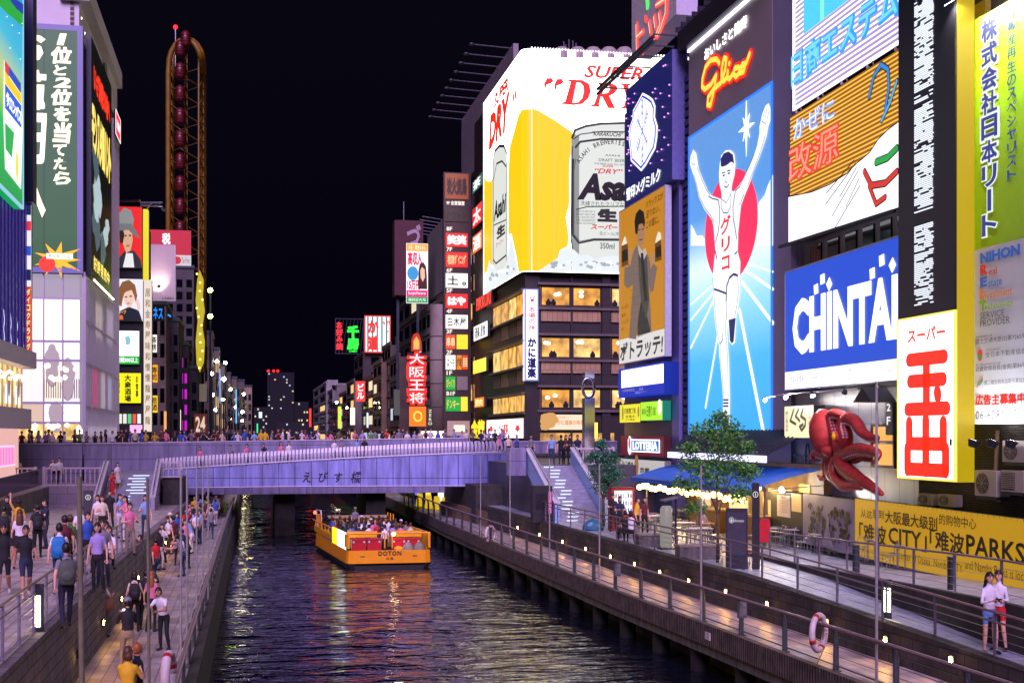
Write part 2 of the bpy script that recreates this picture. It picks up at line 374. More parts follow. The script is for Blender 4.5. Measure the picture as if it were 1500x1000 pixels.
# ---------------------------------------------------------------- railings
def cat_path(f, z, y0, y1, n): return [Vector((f(y0+(y1-y0)*k/n), y0+(y1-y0)*k/n, z(y0+(y1-y0)*k/n))) for k in range(n+1)]
def railing(label, path, h=1.05, cables=5, style='tube', lean=Vector((0, 0, 0)), group=None, hr=.035, second=False, mats=(steel, railbrown)):
    """thing: posts on path points, hand rail, tension cables"""
    t = thing('railing', label, 'railing', path[0], group)
    for p in path:
        m = MB()
        if style == 'plate':     # broad plate post with a curved head
            m.tube([p, p+UP*(h*.72), p+UP*(h*.93)+lean*.35, p+UP*h+lean], [.07, .065, .055, .045], 6); m.box((p.x-.1, p.y-.1, p.z), (p.x+.1, p.y+.1, p.z+.03))
        else:
            m.bar(p, p+UP*h, .05, .05); m.box((p.x-.07, p.y-.07, p.z), (p.x+.07, p.y+.07, p.z+.02))
        m.build('post', mats[0], t)
    top = [p+UP*h+lean for p in path]
    MB().tube(top, hr, 8).build('handrail', mats[1], t, True)
    if second: MB().tube([p+UP*(h*.8)+lean*1.3+Vector((0, 0, 0)) for p in path], hr*.6, 6).build('lower_handrail', mats[1], t, True)
    for k in range(cables):
        zc = h*(k+.6)/(cables+.6); m = MB()
        for a, b_ in zip(path, path[1:]): m.tube([a+UP*zc, b_+UP*zc], .008 if k else .02, 5, caps=False)
        m.build('cable' if k else 'bottom_rail', mats[0], t)
    return t
plate = pr('rail_post_green_grey', '4d5556', .5, .4, .2, 6)
railing('long waterside railing with broad curved posts along the right lower walk', cat_path(lambda y: eR(y)+.22, K(1.6), 17.4, 104, 31), 1.05, 4, 'plate', Vector((-.12, 0, 0)), None, .05, mats=(plate, railbrown))
railing('long waterside railing with a broad rail along the left lower walk', cat_path(lambda y: eL(y)-.25, K(1.6), 16, 96, 29), 1.05, 4, 'plate', Vector((.12, 0, 0)), None, .06, mats=(plate, railbrown))
railing('steel cable railing with a double handrail edging the left upper terrace', cat_path(lambda y: wL(y)-.2, zL, 15, 47, 20), 1.05, 6, 'tube', Vector((0, 0, 0)), None, .03, True)
railing('cable railing along the paved ramp behind the right lower walk', cat_path(lambda y: wR(y)+.15, zRr, 18, 66, 20), 1.05, 5, 'tube', Vector((0, 0, 0)), None, .03, True)
railing('cable railing on the raised deck in front of the yellow hoarding', cat_path(lambda y: mR(y)+.1, zRu, 22, 43, 9), 1.05, 5, 'tube', Vector((0, 0, 0)), None, .03)
# slim poles on the waterside edges
def pole(px, X, base, ytop, r, mat, label, lean=0.):
    p = onX(px, 700, X); zt = onX(px, ytop, X).z; h = zt-base
    m = MB().tube([(0, 0, 0), (lean*h, 0, h)], [r, r*.8], 10); m.lathe((0, 0, 0), [(r*2.2, 0), (r*2.2, .03)], 10); m.tube([(lean*h, 0, h), (lean*h, 0, h+.02)], r*.9, 10)
    o = m.build('pole', mat, None, False); o.location = (p.x, p.y, base); return tag(o, label, 'pole')
PG = []
for px, X, yt, r, mt, lb, ln in ((122, -2.5, 700, .047, poleolive, 'thick olive grey pole in front of the left terrace railing', -.012), (220, -1.45, 703, .026, poleolive, 'olive brown pole before the man in white leaning on the rail', -.008),
        (265, -1.45, 690, .03, polegrey, 'grey pole on the left waterside edge just behind the leaning man in white', 0), (274, -1.45, 686, .03, polegrey, 'second grey pole on the left waterside edge behind the man leaning', 0), (288, -1.45, 680, .03, polegrey, 'third grey pole of the row receding along the left waterside edge', 0),
        (297, -1.4, 676, .03, polegrey, 'fourth grey pole of the row receding along the left waterside edge', 0), (305, -1.35, 674, .03, polegrey, 'farthest grey pole of the row on the left waterside edge near the bridge', 0)):
    pole(px, X, 1.6, yt, r, mt, lb, ln)
for px, yt, lb in ((1284, 560, 'tallest slim steel pole on the right waterside edge, crossing the yellow hoarding'), (1027, 682, 'slim steel pole on the right waterside edge crossing the young tree'), (878, 680, 'slim steel pole on the right waterside edge just beside the foot of the stairs'),
        (805, 672, 'slim steel pole on the right waterside edge crossing the stair parapet'), (747, 662, 'slim steel pole on the right waterside edge before the dark abutment'), (704, 668, 'farthest slim steel pole on the right edge, in front of the bridge fascia')):
    d = ray(px, 800); y = 40
    for _ in range(20): y = d.y*((eR(y)+.12)/d.x)
    pole(px, eR(y)+.12, 1.6, yt, .034, polegrey, lb)
# small lamps low on the terrace walls
lampm = em('ffb648', 260); lampcase = pr('lamp_case', '2a2622', .5, .3)
def wall_lamp(p, sgn, label, grp):
    t = thing('wall_lamp', label, 'wall lamp', p, grp)
    MB().cbox(p, .05, .2, .2).build('case', lampcase, t)
    MB().cbox(p+Vector((-sgn*.03, 0, 0)), .02, .11, .11).build('lens', lampm, t)
for k, y in enumerate((26.6, 29.5, 32.6, 36.4, 39.5, 42.7, 45.6, 48.6, 51.8, 55.5, 59.5, 64, 69)):
    p = Vector((wR(y)-.03, y, 2.15)); wall_lamp(p, 1, 'small square amber lamp low in the stone wall beside the right lower walk', 'amber lamps in the right stone wall')
for y in (18.5, 20.3, 22.6, 26, 31, 36, 41, 47, 54, 62):
    p = Vector((wL(y)+.03, y, 2.2)); wall_lamp(p, -1, 'small square amber lamp low in the stone wall beside the left lower walk', 'amber lamps in the left stone wall')
def bollard(p, label, lit=True):
    t = thing('light_bollard', label, 'bollard', p)
    m = MB(); m.cbox(p+UP*.5, .16, .16, 1.0); m.build('column', darksteel, t)
    if lit: MB().cbox(p+UP*.48+Vector((-.0, -.085, 0)), .07, .02, .6).build('light_strip', em('ffe9b0', 18), t); MB().cbox(p+UP*.48+Vector((-.085, 0, 0)), .02, .07, .6).build('light_strip', em('ffe9b0', 18), t)
    else: MB().cbox(p+UP*1.01, .19, .19, .03).build('cap', steel, t)
p = onX(1300, 880, 15.95); p.z = zRr(p.y); bollard(p, 'dark square bollard with a lit strip on the right ramp')
p = onZ(1254, 846, 2.8); bollard(p, 'dark unlit bollard at the far end of the raised deck railing', False)
p = onZ(1394, 872, 3.0); bollard(p, 'dark unlit bollard by the raised deck railing near the two women', False)
p = onX(57, 950, -4.0); p.z = 3.3; bollard(p, 'square bollard with a lit strip on the left terrace edge')
# ================================================================ BRIDGE and plazas
violet = tiles('bridge_panel_blue_cast', '898ecb', '8388c2', '2c2b40', 1.05, 3, .02, .35, 'XZ', .3, .2, 0)  # grey fascia panels; the blue light on them is mixed into their colour
violet2 = tiles('bridge_wall_panel', '8c86a6', '857f9c', '4a4654', 1.9, .95, .018, .3, 'XZ', .3, .1, 0)
streaks(violet, .42); streaks(violet2, .36); streaks(concrete, .5)
white_m = pr('white_painted_metal', 'c9c4d2', .4, .1, .08, 6)
soffit = pr('bridge_soffit', '24222a', .9, 0, .3)
bri = thing('footbridge', 'violet lit sloping footbridge with finned railing and painted name crossing the canal', 'bridge', at(480, 700, 85))
NB = 46; fas = []
for k in range(NB+1):
    f = k/NB; px = 232+(742-232)*f
    dep = 85 + (max(0, f-.86)/.14)**2*3.2
    top = 690-26*(1-(1-f)**1.35); bot = 716-2*math.sin(f*PI)*1.2-4*f**3
    A = at(px, top, dep); B_ = at(px, bot, dep); fas.append((A, B_))
m = MB()
for (a, b_), (c, d) in zip(fas, fas[1:]): m.face([b_, d, c, a])
back = FW*3.2
for (a, b_), (c, d) in zip(fas, fas[1:]): m.face([b_+back, a+back, c+back, d+back]); m.face([b_, b_+back, d+back, d], 1); m.face([a, c, c+back, a+back])
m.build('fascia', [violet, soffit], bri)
m = MB().tube([a+UP*.1-FW*.05 for a, b_ in fas], .05, 6); m.build('bottom_rail', white_m, bri, True)
m = MB().tube([b_-FW*.02+UP*.06 for a, b_ in fas], .03, 6); m.build('drip_edge', white_m, bri, True)
for k in range(96):
    f = (k+.3)/96; i = min(int(f*NB), NB-1); g = f*NB-i; a = fas[i][0].lerp(fas[i+1][0], g); t_ = (fas[i+1][0]-fas[i][0]).normalized(); nrm = t_.cross(UP).normalized()
    h = .84; q = []
    for z, o_, w_ in ((.05, .02, .045), (.3, .1, .10), (.55, .12, .16), (.84, .06, .15)): q.append((z, o_, w_))
    mm = MB(); vs = []
    for z, o_, w_ in q:
        for e in (-1, 1): vs.append(a+UP*z+nrm*o_+t_*(w_/2*e)); 
    for z, o_, w_ in q:
        for e in (-1, 1): vs.append(a+UP*z+nrm*(o_-.035)+t_*(w_/2*e))
    fs = []
    for j in range(3): fs += [(2*j, 2*j+1, 2*j+3, 2*j+2), (8+2*j+2, 8+2*j+3, 8+2*j+1, 8+2*j), (2*j, 2*j+2, 10+2*j, 8+2*j), (2*j+1, 9+2*j, 11+2*j, 2*j+3)]
    fs.append((6, 7, 15, 14)); mm.add(vs, fs); mm.build('fin', white_m, bri)
pf = Pl((fas[0][0].x, fas[0][0].y), (RT.x, RT.y)); mm = MB()
for ch, x0, x1, y0, y1 in (('え', 443, 455, 691, 706), ('び', 467, 480, 691, 706), ('す', 490, 502, 692, 706), ('橋', 514, 530, 690, 707)):
    a, zt = pf.uv(x0, y0); b_, zb = pf.uv(x1, y1); tx(mm, pf, (a, b_, zb, zt), ch, .03, .012, .15)
mm.build('name_lettering', pm('15131a', .6), bri)
# main bridge behind
mbg = thing('road_bridge', 'broad main bridge with tall panelled parapet and crowd, behind the finned footbridge', 'bridge', (4, 93, 5.5))
MB().box((-30, 93.3, 4.6), (30, 104, 5.65)).build('deck', darkconc, mbg)
def wall_run(X0, X1, z0, z1a, z1b, Y, mat, name, parent, th=.25, rail=True):
    mb = MB(); vs = [(X0, Y, z0), (X1, Y, z0), (X1, Y, z1b), (X0, Y, z1a)]; mb.add(vs+[(x, y+th, z) for x, y, z in vs], [(0,1,2,3),(7,6,5,4),(3,2,6,7),(0,4,5,1),(1,5,6,2),(0,3,7,4)]); o = mb.build(name, mat, parent)
    if rail: MB().bar((X0, Y+th/2, z1a+.03), (X1, Y+th/2, z1b+.03), th+.08, .06).build('coping', white_m, parent)
    return o
xa = onY(122, 650, 93).x
wall_run(-30, xa-.06, 3.6, 6.5, 6.55, 93, violet2, 'parapet', mbg); wall_run(xa+.06, 15.6, 3.0, 6.55, 6.92, 93, violet2, 'parapet', mbg)
wall_run(-30, 30, 5.5, 6.6, 6.6, 104, violet2, 'far_parapet', mbg)
for x in (2.5, 9.0): MB().box((x-.7, 94, -1), (x+.7, 103, 4.6)).build('pier', darkconc, mbg)
# left plaza: balustrade, stairs
balu = pr('pale_baluster', 'b9aab8', .5, 0, .1)
def baluster_mesh(p, h=.85):
    return MB().lathe(p, [(.05, 0), (.05, .12), (.03, .16), (.06, .42), (.035, .7), (.05, .76), (.05, h)], 8)
def balustrade(label, p, q, h=1.0, n=None):
    p = Vector(p); q = Vector(q); t = thing('balustrade', label, 'balustrade', p); n = n or int((q-p).length/.28)
    MB().bar(p+UP*h, q+UP*h, .16, .1).build('top_rail', balu, t); MB().bar(p+UP*.08, q+UP*.08, .14, .1).build('bottom_rail', balu, t)
    for k in range(n):
        b0 = p.lerp(q, (k+.5)/n)+UP*.12; baluster_mesh(b0, h-.16).build('baluster', balu, t, True)
    for e in (p, q): MB().bar(e, e+UP*(h+.1), .18, .18).build('post', balu, t)
    return t
PZ = 4.05
lp0 = onZ(20, 713, PZ); lp1 = onZ(148, 707, PZ)
struct(MB().box((-30, 82.4, 2.2), (-5.4, 93, PZ)).build('plaza_left', tiles('plaza_stone', '8d8492', '857c8b', '4a4550', 1.2, .6, .012, .5, 'XZ', .3, .15)))
yb = 82.4; LX0 = onY(18, 700, yb).x; LX1 = onY(64, 700, yb).x; LX2 = onY(149, 700, yb).x; SX0 = onY(157, 700, yb).x; SX1 = onY(232, 700, yb).x
balustrade('pale balustrade of turned balusters on the left plaza before the glass shop front', (LX1, yb+.2, PZ), (LX2, yb+.2, PZ), 1.1)
balustrade('short pale balustrade at the far left of the plaza, beside the black panel', (LX0-1.5, yb+.2, PZ), (LX1-.5, yb+.2, PZ), 1.1)
gm = pr('black_glass_panel', '17141c', .15, 0, .1)
mm = MB(); mm.add([(LX1-.2, yb, PZ+1.1), (LX1-.2, yb, PZ+.1), (-14.5, 52, 3.2), (-14.5, 52, 4.3), (LX1-.1, yb, PZ+1.1), (LX1-.1, yb, PZ+.1), (-14.4, 52, 3.2), (-14.4, 52, 4.3)], [(0,1,2,3),(7,6,5,4),(0,3,7,4),(1,5,6,2)])
tag(rebase(mm.build('ramp_screen', gm), (LX1, yb, PZ)), 'black glass screen sloping down beside the left ramp', 'screen')
mm = MB(); mm.add([(LX1-1.6, yb, PZ), (LX1+.3, yb, PZ), (-13.6, 50, 3.28), (-16, 50, 3.28)], [(0,1,2,3)]); struct(mm.build('ramp_left', pave2))
mm = MB(); mm.add([(LX1+.3, yb, PZ), (LX1+.3, yb, 2.4), (-13.6, 50, 2.9), (-13.6, 50, 3.35)], [(0,1,2,3)]); struct(mm.build('ramp_wall_left', concrete))
stone = pr('stair_stone', '8c8e9c', .7, 0, .2, 4); led = em('d8e4ff', 1.2)
def stairs(label, A, B_, wdt, n, cat_='stairs', lightp=None):
    """flight from foot A (centre) up to head B"""
    A = Vector(A); B_ = Vector(B_); t = thing('stairs', label, cat_, A); d = Vector((B_.x-A.x, B_.y-A.y, 0)); run = d.length/n; d.normalize(); s_ = Vector((d.y, -d.x, 0)); rise = (B_.z-A.z)/n
    for k in range(n):
        c = A+d*(run*k); m = MB(); z1 = A.z+rise*(k+1)
        vs = [c-s_*wdt/2, c+s_*wdt/2, c+s_*wdt/2+d*(run*(n-k)), c-s_*wdt/2+d*(run*(n-k))]
        m.add([Vector((p.x, p.y, z1-rise)) for p in vs]+[Vector((p.x, p.y, z1)) for p in vs], [(4,5,6,7),(0,1,5,4),(1,2,6,5),(3,0,4,7)]); m.build('step', stone, t)
        if lightp:
            x0, x1 = lightp(k); m = MB(); f = c-d*.012
            m.add([f+s_*x0*wdt+UP*(rise*k+rise*.35), f+s_*x1*wdt+UP*(rise*k+rise*.35), f+s_*x1*wdt+UP*(rise*k+rise*.75), f+s_*x0*wdt+UP*(rise*k+rise*.75)], [(0,1,2,3)]); m.build('light_strip', led, t)
    return t
cxs = (SX0+SX1)/2; wds = SX1-SX0-.5
stairs('grey stairs with lit strips climbing to the bridge on the left bank', (cxs, 78.5, 2.8), (cxs, 83.0, 4.75), wds, 12, lightp=lambda k: (-.1+.1*(k % 2), .3+.08*(k % 2)) if k > 4 else (-.02, .02))
struct(MB().box((SX0, 83, 2.5), (SX1, 93, 4.75)).build('stair_landing_left', stone))
def parapet(label, p, q, h=1.0, mat=None, th=.22):
    p = Vector(p); q = Vector(q); t = thing('stair_parapet', label, 'parapet', p); d = (q-p); s_ = Vector((d.y, -d.x, 0)).normalized()*th/2
    m = MB(); vs = [p-s_-UP*.3, q-s_-UP*.3, q-s_+UP*h, p-s_+UP*h]; m.add(vs+[v+s_*2 for v in vs], [(0,1,2,3),(7,6,5,4),(3,2,6,7),(0,4,5,1),(1,5,6,2),(0,3,7,4)]); m.build('wall', mat or violet2, t)
    MB().bar(p+UP*(h+.04), q+UP*(h+.04), th+.1, .08).build('coping', white_m, t)
    MB().tube([p+UP*(h+.28), q+UP*(h+.28)], .03, 8).build('handrail', steel, t, True)
    return t
lav = pr('lavender_stone', '9a8fa6', .5, 0, .1)
parapet('sloping parapet on the left side of the left bank stairs', (SX0-.1, 77.5, 2.8), (SX0-.1, 83, 4.75), .75, lav); parapet('sloping parapet on the right side of the left bank stairs beside the bridge end', (SX1, 77.5, 2.8), (SX1, 83.2, 4.85), .75, lav)
balustrade('little balustrade between the left stairs and the finned bridge railing', (SX1+.1, 83.2, 4.5), (SX1+1.3, 83.2, 4.5), .95)
mm = MB(); mm.box((SX1+.2, 83.3, 1.2), (SX1+1.4, 88, 4.5)); struct(mm.build('bridge_abutment_left', darkconc))
# right plaza, stairs, abutment
RZ = 5.45
struct(MB().box((15.6, 71.2, 1.4), (30, 93, RZ)).build('plaza_right', tiles('plaza_stone_right', '4a4650', '433f49', '24222a', 1.2, .7, .014, .5, 'YZ', .3, .15)))
mm = MB().box((13.9, 80, 1.4), (15.6, 93, 4.0)); struct(mm.build('abutment_right', darkconc))
ft = at(850, 760, 66); hd = at(814, 684, 72)
stairs('long grey stairs with zigzag lit strips beside the lantern stall on the right bank', (ft.x, ft.y-.2, 2.75), (hd.x, 71.2, RZ), 2.35, 16, lightp=lambda k: (-.22+.06*(k % 3)-.1*(k < 7), .02+.06*(k % 3)-.1*(k < 7)))
glassb = pr('stair_glass_blue', '8fb8e4', .2, .1, .1)
parapet('blue lit left parapet of the right bank stairs', (ft.x-1.3, ft.y-.4, 2.75), (hd.x-1.3, 71.4, RZ), .95, glassb); parapet('blue lit right parapet of the right bank stairs', (ft.x+1.3, ft.y-.4, 2.75), (hd.x+1.3, 71.4, RZ), .95, glassb)
xl = onY(745, 670, 71.4).x; xq = hd.x-1.4; balustrade('pale balustrade at the head of the right stairs before the crab restaurant', (xl+1.0, 71.4, RZ), (xq, 71.4, RZ), .95); xr = hd.x+1.45
balustrade('short pale balustrade right of the stair head, beside the bush', (xr, 71.4, RZ), (xr+2.2, 71.4, RZ), .95)
struct(MB().box((xl, 71.0, 4.9), (xl+.95, 72, 6.45)).build('plaza_wall_end', violet2))
# low planter wall with yellow lights under the bridge, right bank
t = thing('planter_wall', 'low tan stone planter wall with slot lights under the right end of the bridge', 'planter', onZ(690, 762, 1.6))
p0 = onZ(650, 752, 1.6); p1 = onZ(735, 775, 1.6)
tan = pr('tan_stone', '7a6448', .8, 0, .25, 4)
MB().bar(p0+UP*.45, p1+UP*.45, .5, .9).build('block', tan, t)
for f in (.12, .18, .3, .36, .42, .62, .68, .74):
    q = p0.lerp(p1, f)+UP*.55-FW*.27; MB().cbox(q, .05, .04, .42).build('slot_light', em('ffd23c', 9), t)
# ================================================================ RIGHT BANK: buildings and signs
def vp_plane(vp, p): d = FW+RT*((vp-750)/FPX); return Pl((p[0], p[1]), (-d.x, -d.y))
def sign(name, label, pl, R, mat, dep=.25, side=None, fr=None, frt=.06, cat='sign', off=0., group=None):
    a, b, z0, z1 = R; t = thing(name, label, cat, pl.w((a+b)/2, z0, off), group)
    panel(pl, R, off-dep, off-.03, side or darksteel, 'case', t)
    panel(pl, (a+.01, b-.01, z0+.01, z1-.01), off-.028, off, mat, 'panel', t)
    if fr: frame_mb(pl, (a-.02, b+.02, z0-.02, z1+.02), frt, off-.02, off+.03).build('frame', fr, t)
    return t
def letters(t, pl, items, mat, name='lettering'):
    """items: (R, text, bold, shear[, offset])"""
    m = MB()
    for it in items: tx(m, pl, it[0], it[1], it[4] if len(it) > 4 else .03, it[2] if len(it) > 2 else .0, it[3] if len(it) > 3 else 0.)
    return m.build(name, mat, t)
def shape(t, fn, mat, name): m = MB(); fn(m); return m.build(name, mat, t)
def ramp_em(name, z0, z1, stops, L_=1., grid=0):
    m = em('123456', L_, True).copy(); m.name = name; n = m.node_tree.nodes; lk = m.node_tree.links; b = n['Principled BSDF']
    g = n.new('ShaderNodeNewGeometry'); sp = n.new('ShaderNodeSeparateXYZ'); lk.new(g.outputs['Position'], sp.inputs[0])
    mr = n.new('ShaderNodeMapRange'); mr.inputs[1].default_value = z0; mr.inputs[2].default_value = z1; lk.new(sp.outputs[2], mr.inputs[0])
    cr = n.new('ShaderNodeValToRGB'); e = cr.color_ramp.elements
    while len(e) < len(stops): e.new(.5)
    for k, (p, c) in enumerate(stops): e[k].position = p; e[k].color = (*lin(c), 1)
    lk.new(mr.outputs[0], cr.inputs[0])
    nz = n.new('ShaderNodeTexNoise'); nz.inputs['Scale'].default_value = 14; nz.inputs['Detail'].default_value = 3; mx = n.new('ShaderNodeMix'); mx.data_type = 'RGBA'; mx.blend_type = 'MULTIPLY'; mx.inputs[0].default_value = .35
    tc = n.new('ShaderNodeTexCoord'); lk.new(tc.outputs['Object'], nz.inputs['Vector']); lk.new(cr.outputs[0], mx.inputs[6]); lk.new(nz.outputs[0], mx.inputs[7]); lk.new(mx.outputs[2], b.inputs['Emission Color'])
    return m
wallgrey = pr('facade_grey', '6e6a74', .7, 0, .12, 1.5, .1); walldark = pr('facade_dark', '24232a', .8, 0, .3, 2); brick = tiles('dark_brick', '2e2823', '3a322c', '15120f', .25, .08, .012, .85, 'YZ', .6, .3)
lavwall = pr('lavender_panel', '8f86a8', .5, .1, .08, .6); greymauve = pr('grey_mauve_panel', '9a888e', .55, .1, .06, .5); tilegrey = pr('roof_tile', '2c2a36', .5, .2, .2, 5)
darkglass = pr('dark_window', '0b0d14', .08, 0, .2)
PX = planeX(22.5)
# --- runner sign building -------------------------------------------------
gb = thing('sign_building', 'lavender panelled building carrying the tall blue runner sign', 'building', (23, 60, 2.7))
Rg = PX.rect(1009, 1131, 79, 640); zbase = 6.9
bR = PX.rect(1004, 1158, 60, 640)
panel(PX, (bR[0], bR[1], 2.7, 27.5), -14, -.3, lavwall, 'wall', gb)
panel(PX, (Rg[1]+.06, bR[1], 2.75, 27.4), -.29, -.02, lavwall, 'side_panel', gb)
panel(PX, (Rg[0]-.5, Rg[1]+.4, Rg[3]+.15, Rg[3]+1.2), -.3, .45, pm('2a2634', .4, .5), 'eave', gb)
panel(PX, (Rg[0]+.1, Rg[1]+.3, Rg[3]+.02, Rg[3]+.14), .0, .12, em('e8e4ff', 3), 'tube_light', gb)
for k in range(14): a = Rg[0]-.4+k*.85; panel(PX, (a, a+.12, Rg[3]+1.2, Rg[3]+1.45), -.3, .6, pm('2a2634', .4, .5), 'eave_rib', gb)
gs = thing('runner_sign', 'huge blue sign of a running athlete with raised arms before a red disc', 'sign', PX.w((Rg[0]+Rg[1])/2, zbase, 0))
zb = PX.uv(1009, 203)[1]
panel(PX, (Rg[0], Rg[1], zb+.08, Rg[3]), -.28, 0, greymauve, 'header_panel', gs)
panel(PX, (Rg[0], Rg[1], zbase, zb), -.28, -.02, ramp_em('runner_screen', zbase, zb, [(0, '2f9fe0'), (.25, '43abe4'), (.42, '8fd0f2'), (.55, 'd6ecfa'), (.63, '8fbcec'), (.72, '4f8fd6'), (1, '5a8ccc')], 1.5), 'screen', gs)
frame_mb(PX, (Rg[0]-.02, Rg[1]+.02, zbase-.02, zb+.06), .1, -.05, .04).build('frame', em('2b78ff', 1.2), gs)
z1 = lambda L_: [(1000+x/3.847, 100+y/3.847) for x, y in L_]
z2 = lambda L_: [(1000+x/3.333, 350+y/3.333) for x, y in L_]
wht = ink('f6f8ff', 1.1); navy = ink('20266e', .8); redk = em('ff2d58', 1.2)
m = MB(); poly(m, PX, z1([(508, 600), (480, 660), (462, 715), (430, 755), (415, 800), (408, 1000), (508, 1000)])+[], .004, .01)
poly(m, PX, z1([(46, 880), (62, 905), (80, 945), (108, 940), (128, 965), (130, 1000), (46, 1000)]), .004, .01); m.build('cloud', wht, gs)
m = MB()
for p, q, wd in (((140, 230), (40, 320), .1), ((150, 262), (40, 395), .12), ((158, 285), (40, 530), .15), ((170, 480), (112, 820), .2), ((278, 350), (398, 958), .3), ((290, 210), (441, 410), .2), ((300, 150), (441, 245), .15), ((320, 120), (441, 160), .1)): stroke(m, PX, z2([p, q]), wd, .006)
m.build('ray', ink('f4faff', 1.3), gs)
c = PX.uv(1069.5, 332); e = PX.uv(1033, 332); top = PX.uv(1069.5, 250)
shape(gs, lambda m: disc(m, PX, c, (c[0]-e[0]), top[1]-c[1], .012, .01, 48), redk, 'red_disc')
sil = z1([(44, 545), (46, 500), (62, 459), (78, 480), (84, 520), (92, 570), (112, 620), (142, 690), (165, 718), (205, 733), (223, 738), (222, 700), (212, 660), (207, 600), (212, 540), (220, 492), (245, 463), (272, 461), (292, 482), (299, 540), (294, 600), (280, 655), (277, 690), (292, 694), (322, 660), (352, 610), (377, 560), (402, 500), (424, 430), (436, 370), (436, 330), (453, 255), (470, 212), (486, 199), (500, 235), (500, 285), (484, 330), (474, 385), (456, 440), (431, 510), (402, 580), (377, 655), (352, 715), (330, 775), (322, 850), (314, 930)])
sil += z2([(272, 0), (270, 62), (283, 112), (281, 190), (280, 265), (272, 330), (263, 380), (260, 430), (256, 505), (243, 517), (230, 500), (226, 440), (222, 400)])+z2([(219, 460), (222, 520), (228, 600), (230, 700), (232, 780), (230, 930), (198, 930), (200, 780), (196, 720), (188, 640), (181, 570), (180, 520), (170, 470), (160, 400), (152, 300), (150, 240), (150, 180), (157, 100), (163, 60), (158, 0)])
sil += z1([(178, 900), (170, 860), (155, 835), (125, 795), (95, 730), (80, 660), (62, 598)])
m = MB(); poly(m, PX, sil, .03, .02); m.build('runner', wht, gs)
m = MB()
poly(m, PX, z1([(219, 552), (217, 512), (235, 480), (262, 470), (287, 488), (294, 540), (284, 530), (277, 527), (250, 548), (228, 556)]), .036, .004)
def st(L_, wd): stroke(m, PX, L_, wd, .04)
st(z1([(205, 745), (213, 790), (212, 860), (205, 920), (190, 980)]), .08); st(z1([(300, 700), (288, 780), (290, 850), (300, 900), (308, 960)]), .08)
st(z1([(225, 745), (222, 790), (235, 815), (258, 815), (275, 780), (277, 705)]), .05); st(z1([(150, 720), (172, 735), (205, 742)]), .06); st(z1([(300, 692), (325, 668)]), .06)
st(z2([(158, 245), (180, 252), (214, 265)]), .1); st(z2([(216, 300), (219, 230), (232, 190), (252, 172), (272, 178)]), .12); st(z2([(216, 265), (216, 340), (219, 390)]), .06)
st(z2([(150, 190), (158, 300), (165, 400), (176, 470), (187, 520), (187, 590), (198, 680), (206, 780)]), .04); st(z2([(213, 400), (212, 450), (220, 520), (224, 600), (226, 780)]), .04)
st(z2([(272, 180), (276, 260), (268, 330), (258, 378)]), .04); st(z2([(200, 460), (198, 495), (186, 512)]), .06); st(z2([(163, 60), (170, 95)]), .1); st(z2([(270, 62), (258, 75)]), .08)
st(z1([(67, 600), (84, 660), (100, 728), (130, 788), (160, 828), (182, 870)]), .045); st(z1([(86, 560), (110, 622), (140, 690), (160, 715)]), .04); st(z1([(372, 660), (400, 585), (428, 512), (454, 436), (470, 380)]), .045); st(z1([(326, 665), (372, 570), (400, 505), (424, 428)]), .04); st(z1([(350, 712), (326, 772)]), .05)
for q in ([(50, 500), (58, 520)], [(60, 480), (68, 515)], [(55, 535), (75, 548)], [(460, 270), (468, 240)], [(470, 280), (478, 235)], [(480, 290), (490, 245)], [(452, 300), (475, 318)]): st(z1(q), .03)
st(z1([(226, 592), (242, 586)]), .06); st(z1([(256, 580), (273, 575)]), .06); st(z1([(231, 606), (241, 603)]), .075); st(z1([(260, 594), (270, 591)]), .075); st(z1([(250, 600), (246, 640), (256, 645)]), .04); st(z1([(240, 668), (254, 672), (264, 655)]), .06); st(z1([(222, 735), (250, 760), (275, 710)]), .04)
poly(m, PX, z2([(228, 395), (262, 385), (258, 430), (252, 500), (243, 510), (234, 495), (231, 440)]), .036, .004)
for y in (785, 800, 815): st(z2([(203, y), (226, y)]), .08)
poly(m, PX, z2([(200, 880), (228, 880), (230, 930), (198, 930)]), .036, .004)
m.build('ink_line', navy, gs)
m = MB(); tx(m, PX, PX.rect(1056.5, 1071.5, 320, 346), 'グ', .045, .03); tx(m, PX, PX.rect(1058, 1070.5, 350, 370.5), 'リ', .045, .03); tx(m, PX, PX.rect(1058.5, 1070, 377, 397), 'コ', .045, .03); m.build('chest_lettering', ink('f0343c', 1.), gs)
c = PX.uv(1093.5, 187); m = MB()
pts = []
for k in range(16): a = PI*k/8; r = (1.35, .33, .8, .33)[k % 4]; pts.append(PX.w(c[0]+r*.75*math.sin(a), c[1]+r*math.cos(a), .02))
m.prism(pts, -PX.n*.015); m.build('star', ink('f4fcff', 1.8), gs)
zs = lambda L_: [(900+x/3.03, y/3.03) for x, y in L_]
G = [[(474, 282), (462, 264), (436, 268), (412, 300), (399, 350), (397, 385), (410, 398), (438, 375), (460, 335), (455, 375), (444, 430), (434, 470), (421, 466), (424, 432), (446, 400), (482, 368), (500, 312), (506, 262), (494, 260), (485, 305), (484, 352), (494, 362), (510, 342), (512, 318), (509, 345), (520, 352), (534, 330)], [(560, 300), (543, 304), (536, 328), (548, 342), (566, 322), (574, 296), (563, 306), (567, 326), (583, 318), (588, 296), (575, 288), (594, 282), (609, 240)], [(518, 284), (519, 282)]]
m = MB()
for g in G: stroke(m, PX, zs(g), .52, .06)
m.build('neon_outline', em('ff2418', 1.6), gs)
m = MB()
for g in G: stroke(m, PX, zs(g), .26, .1)
m.build('script_lettering', em('ffd84a', 1.2), gs)
letters(gs, PX, [(PX.rect(1034, 1096, 73, 90), 'おいしさと健康', .02, 0, .08)], em('ffffff', 2.5), 'slogan_lettering')
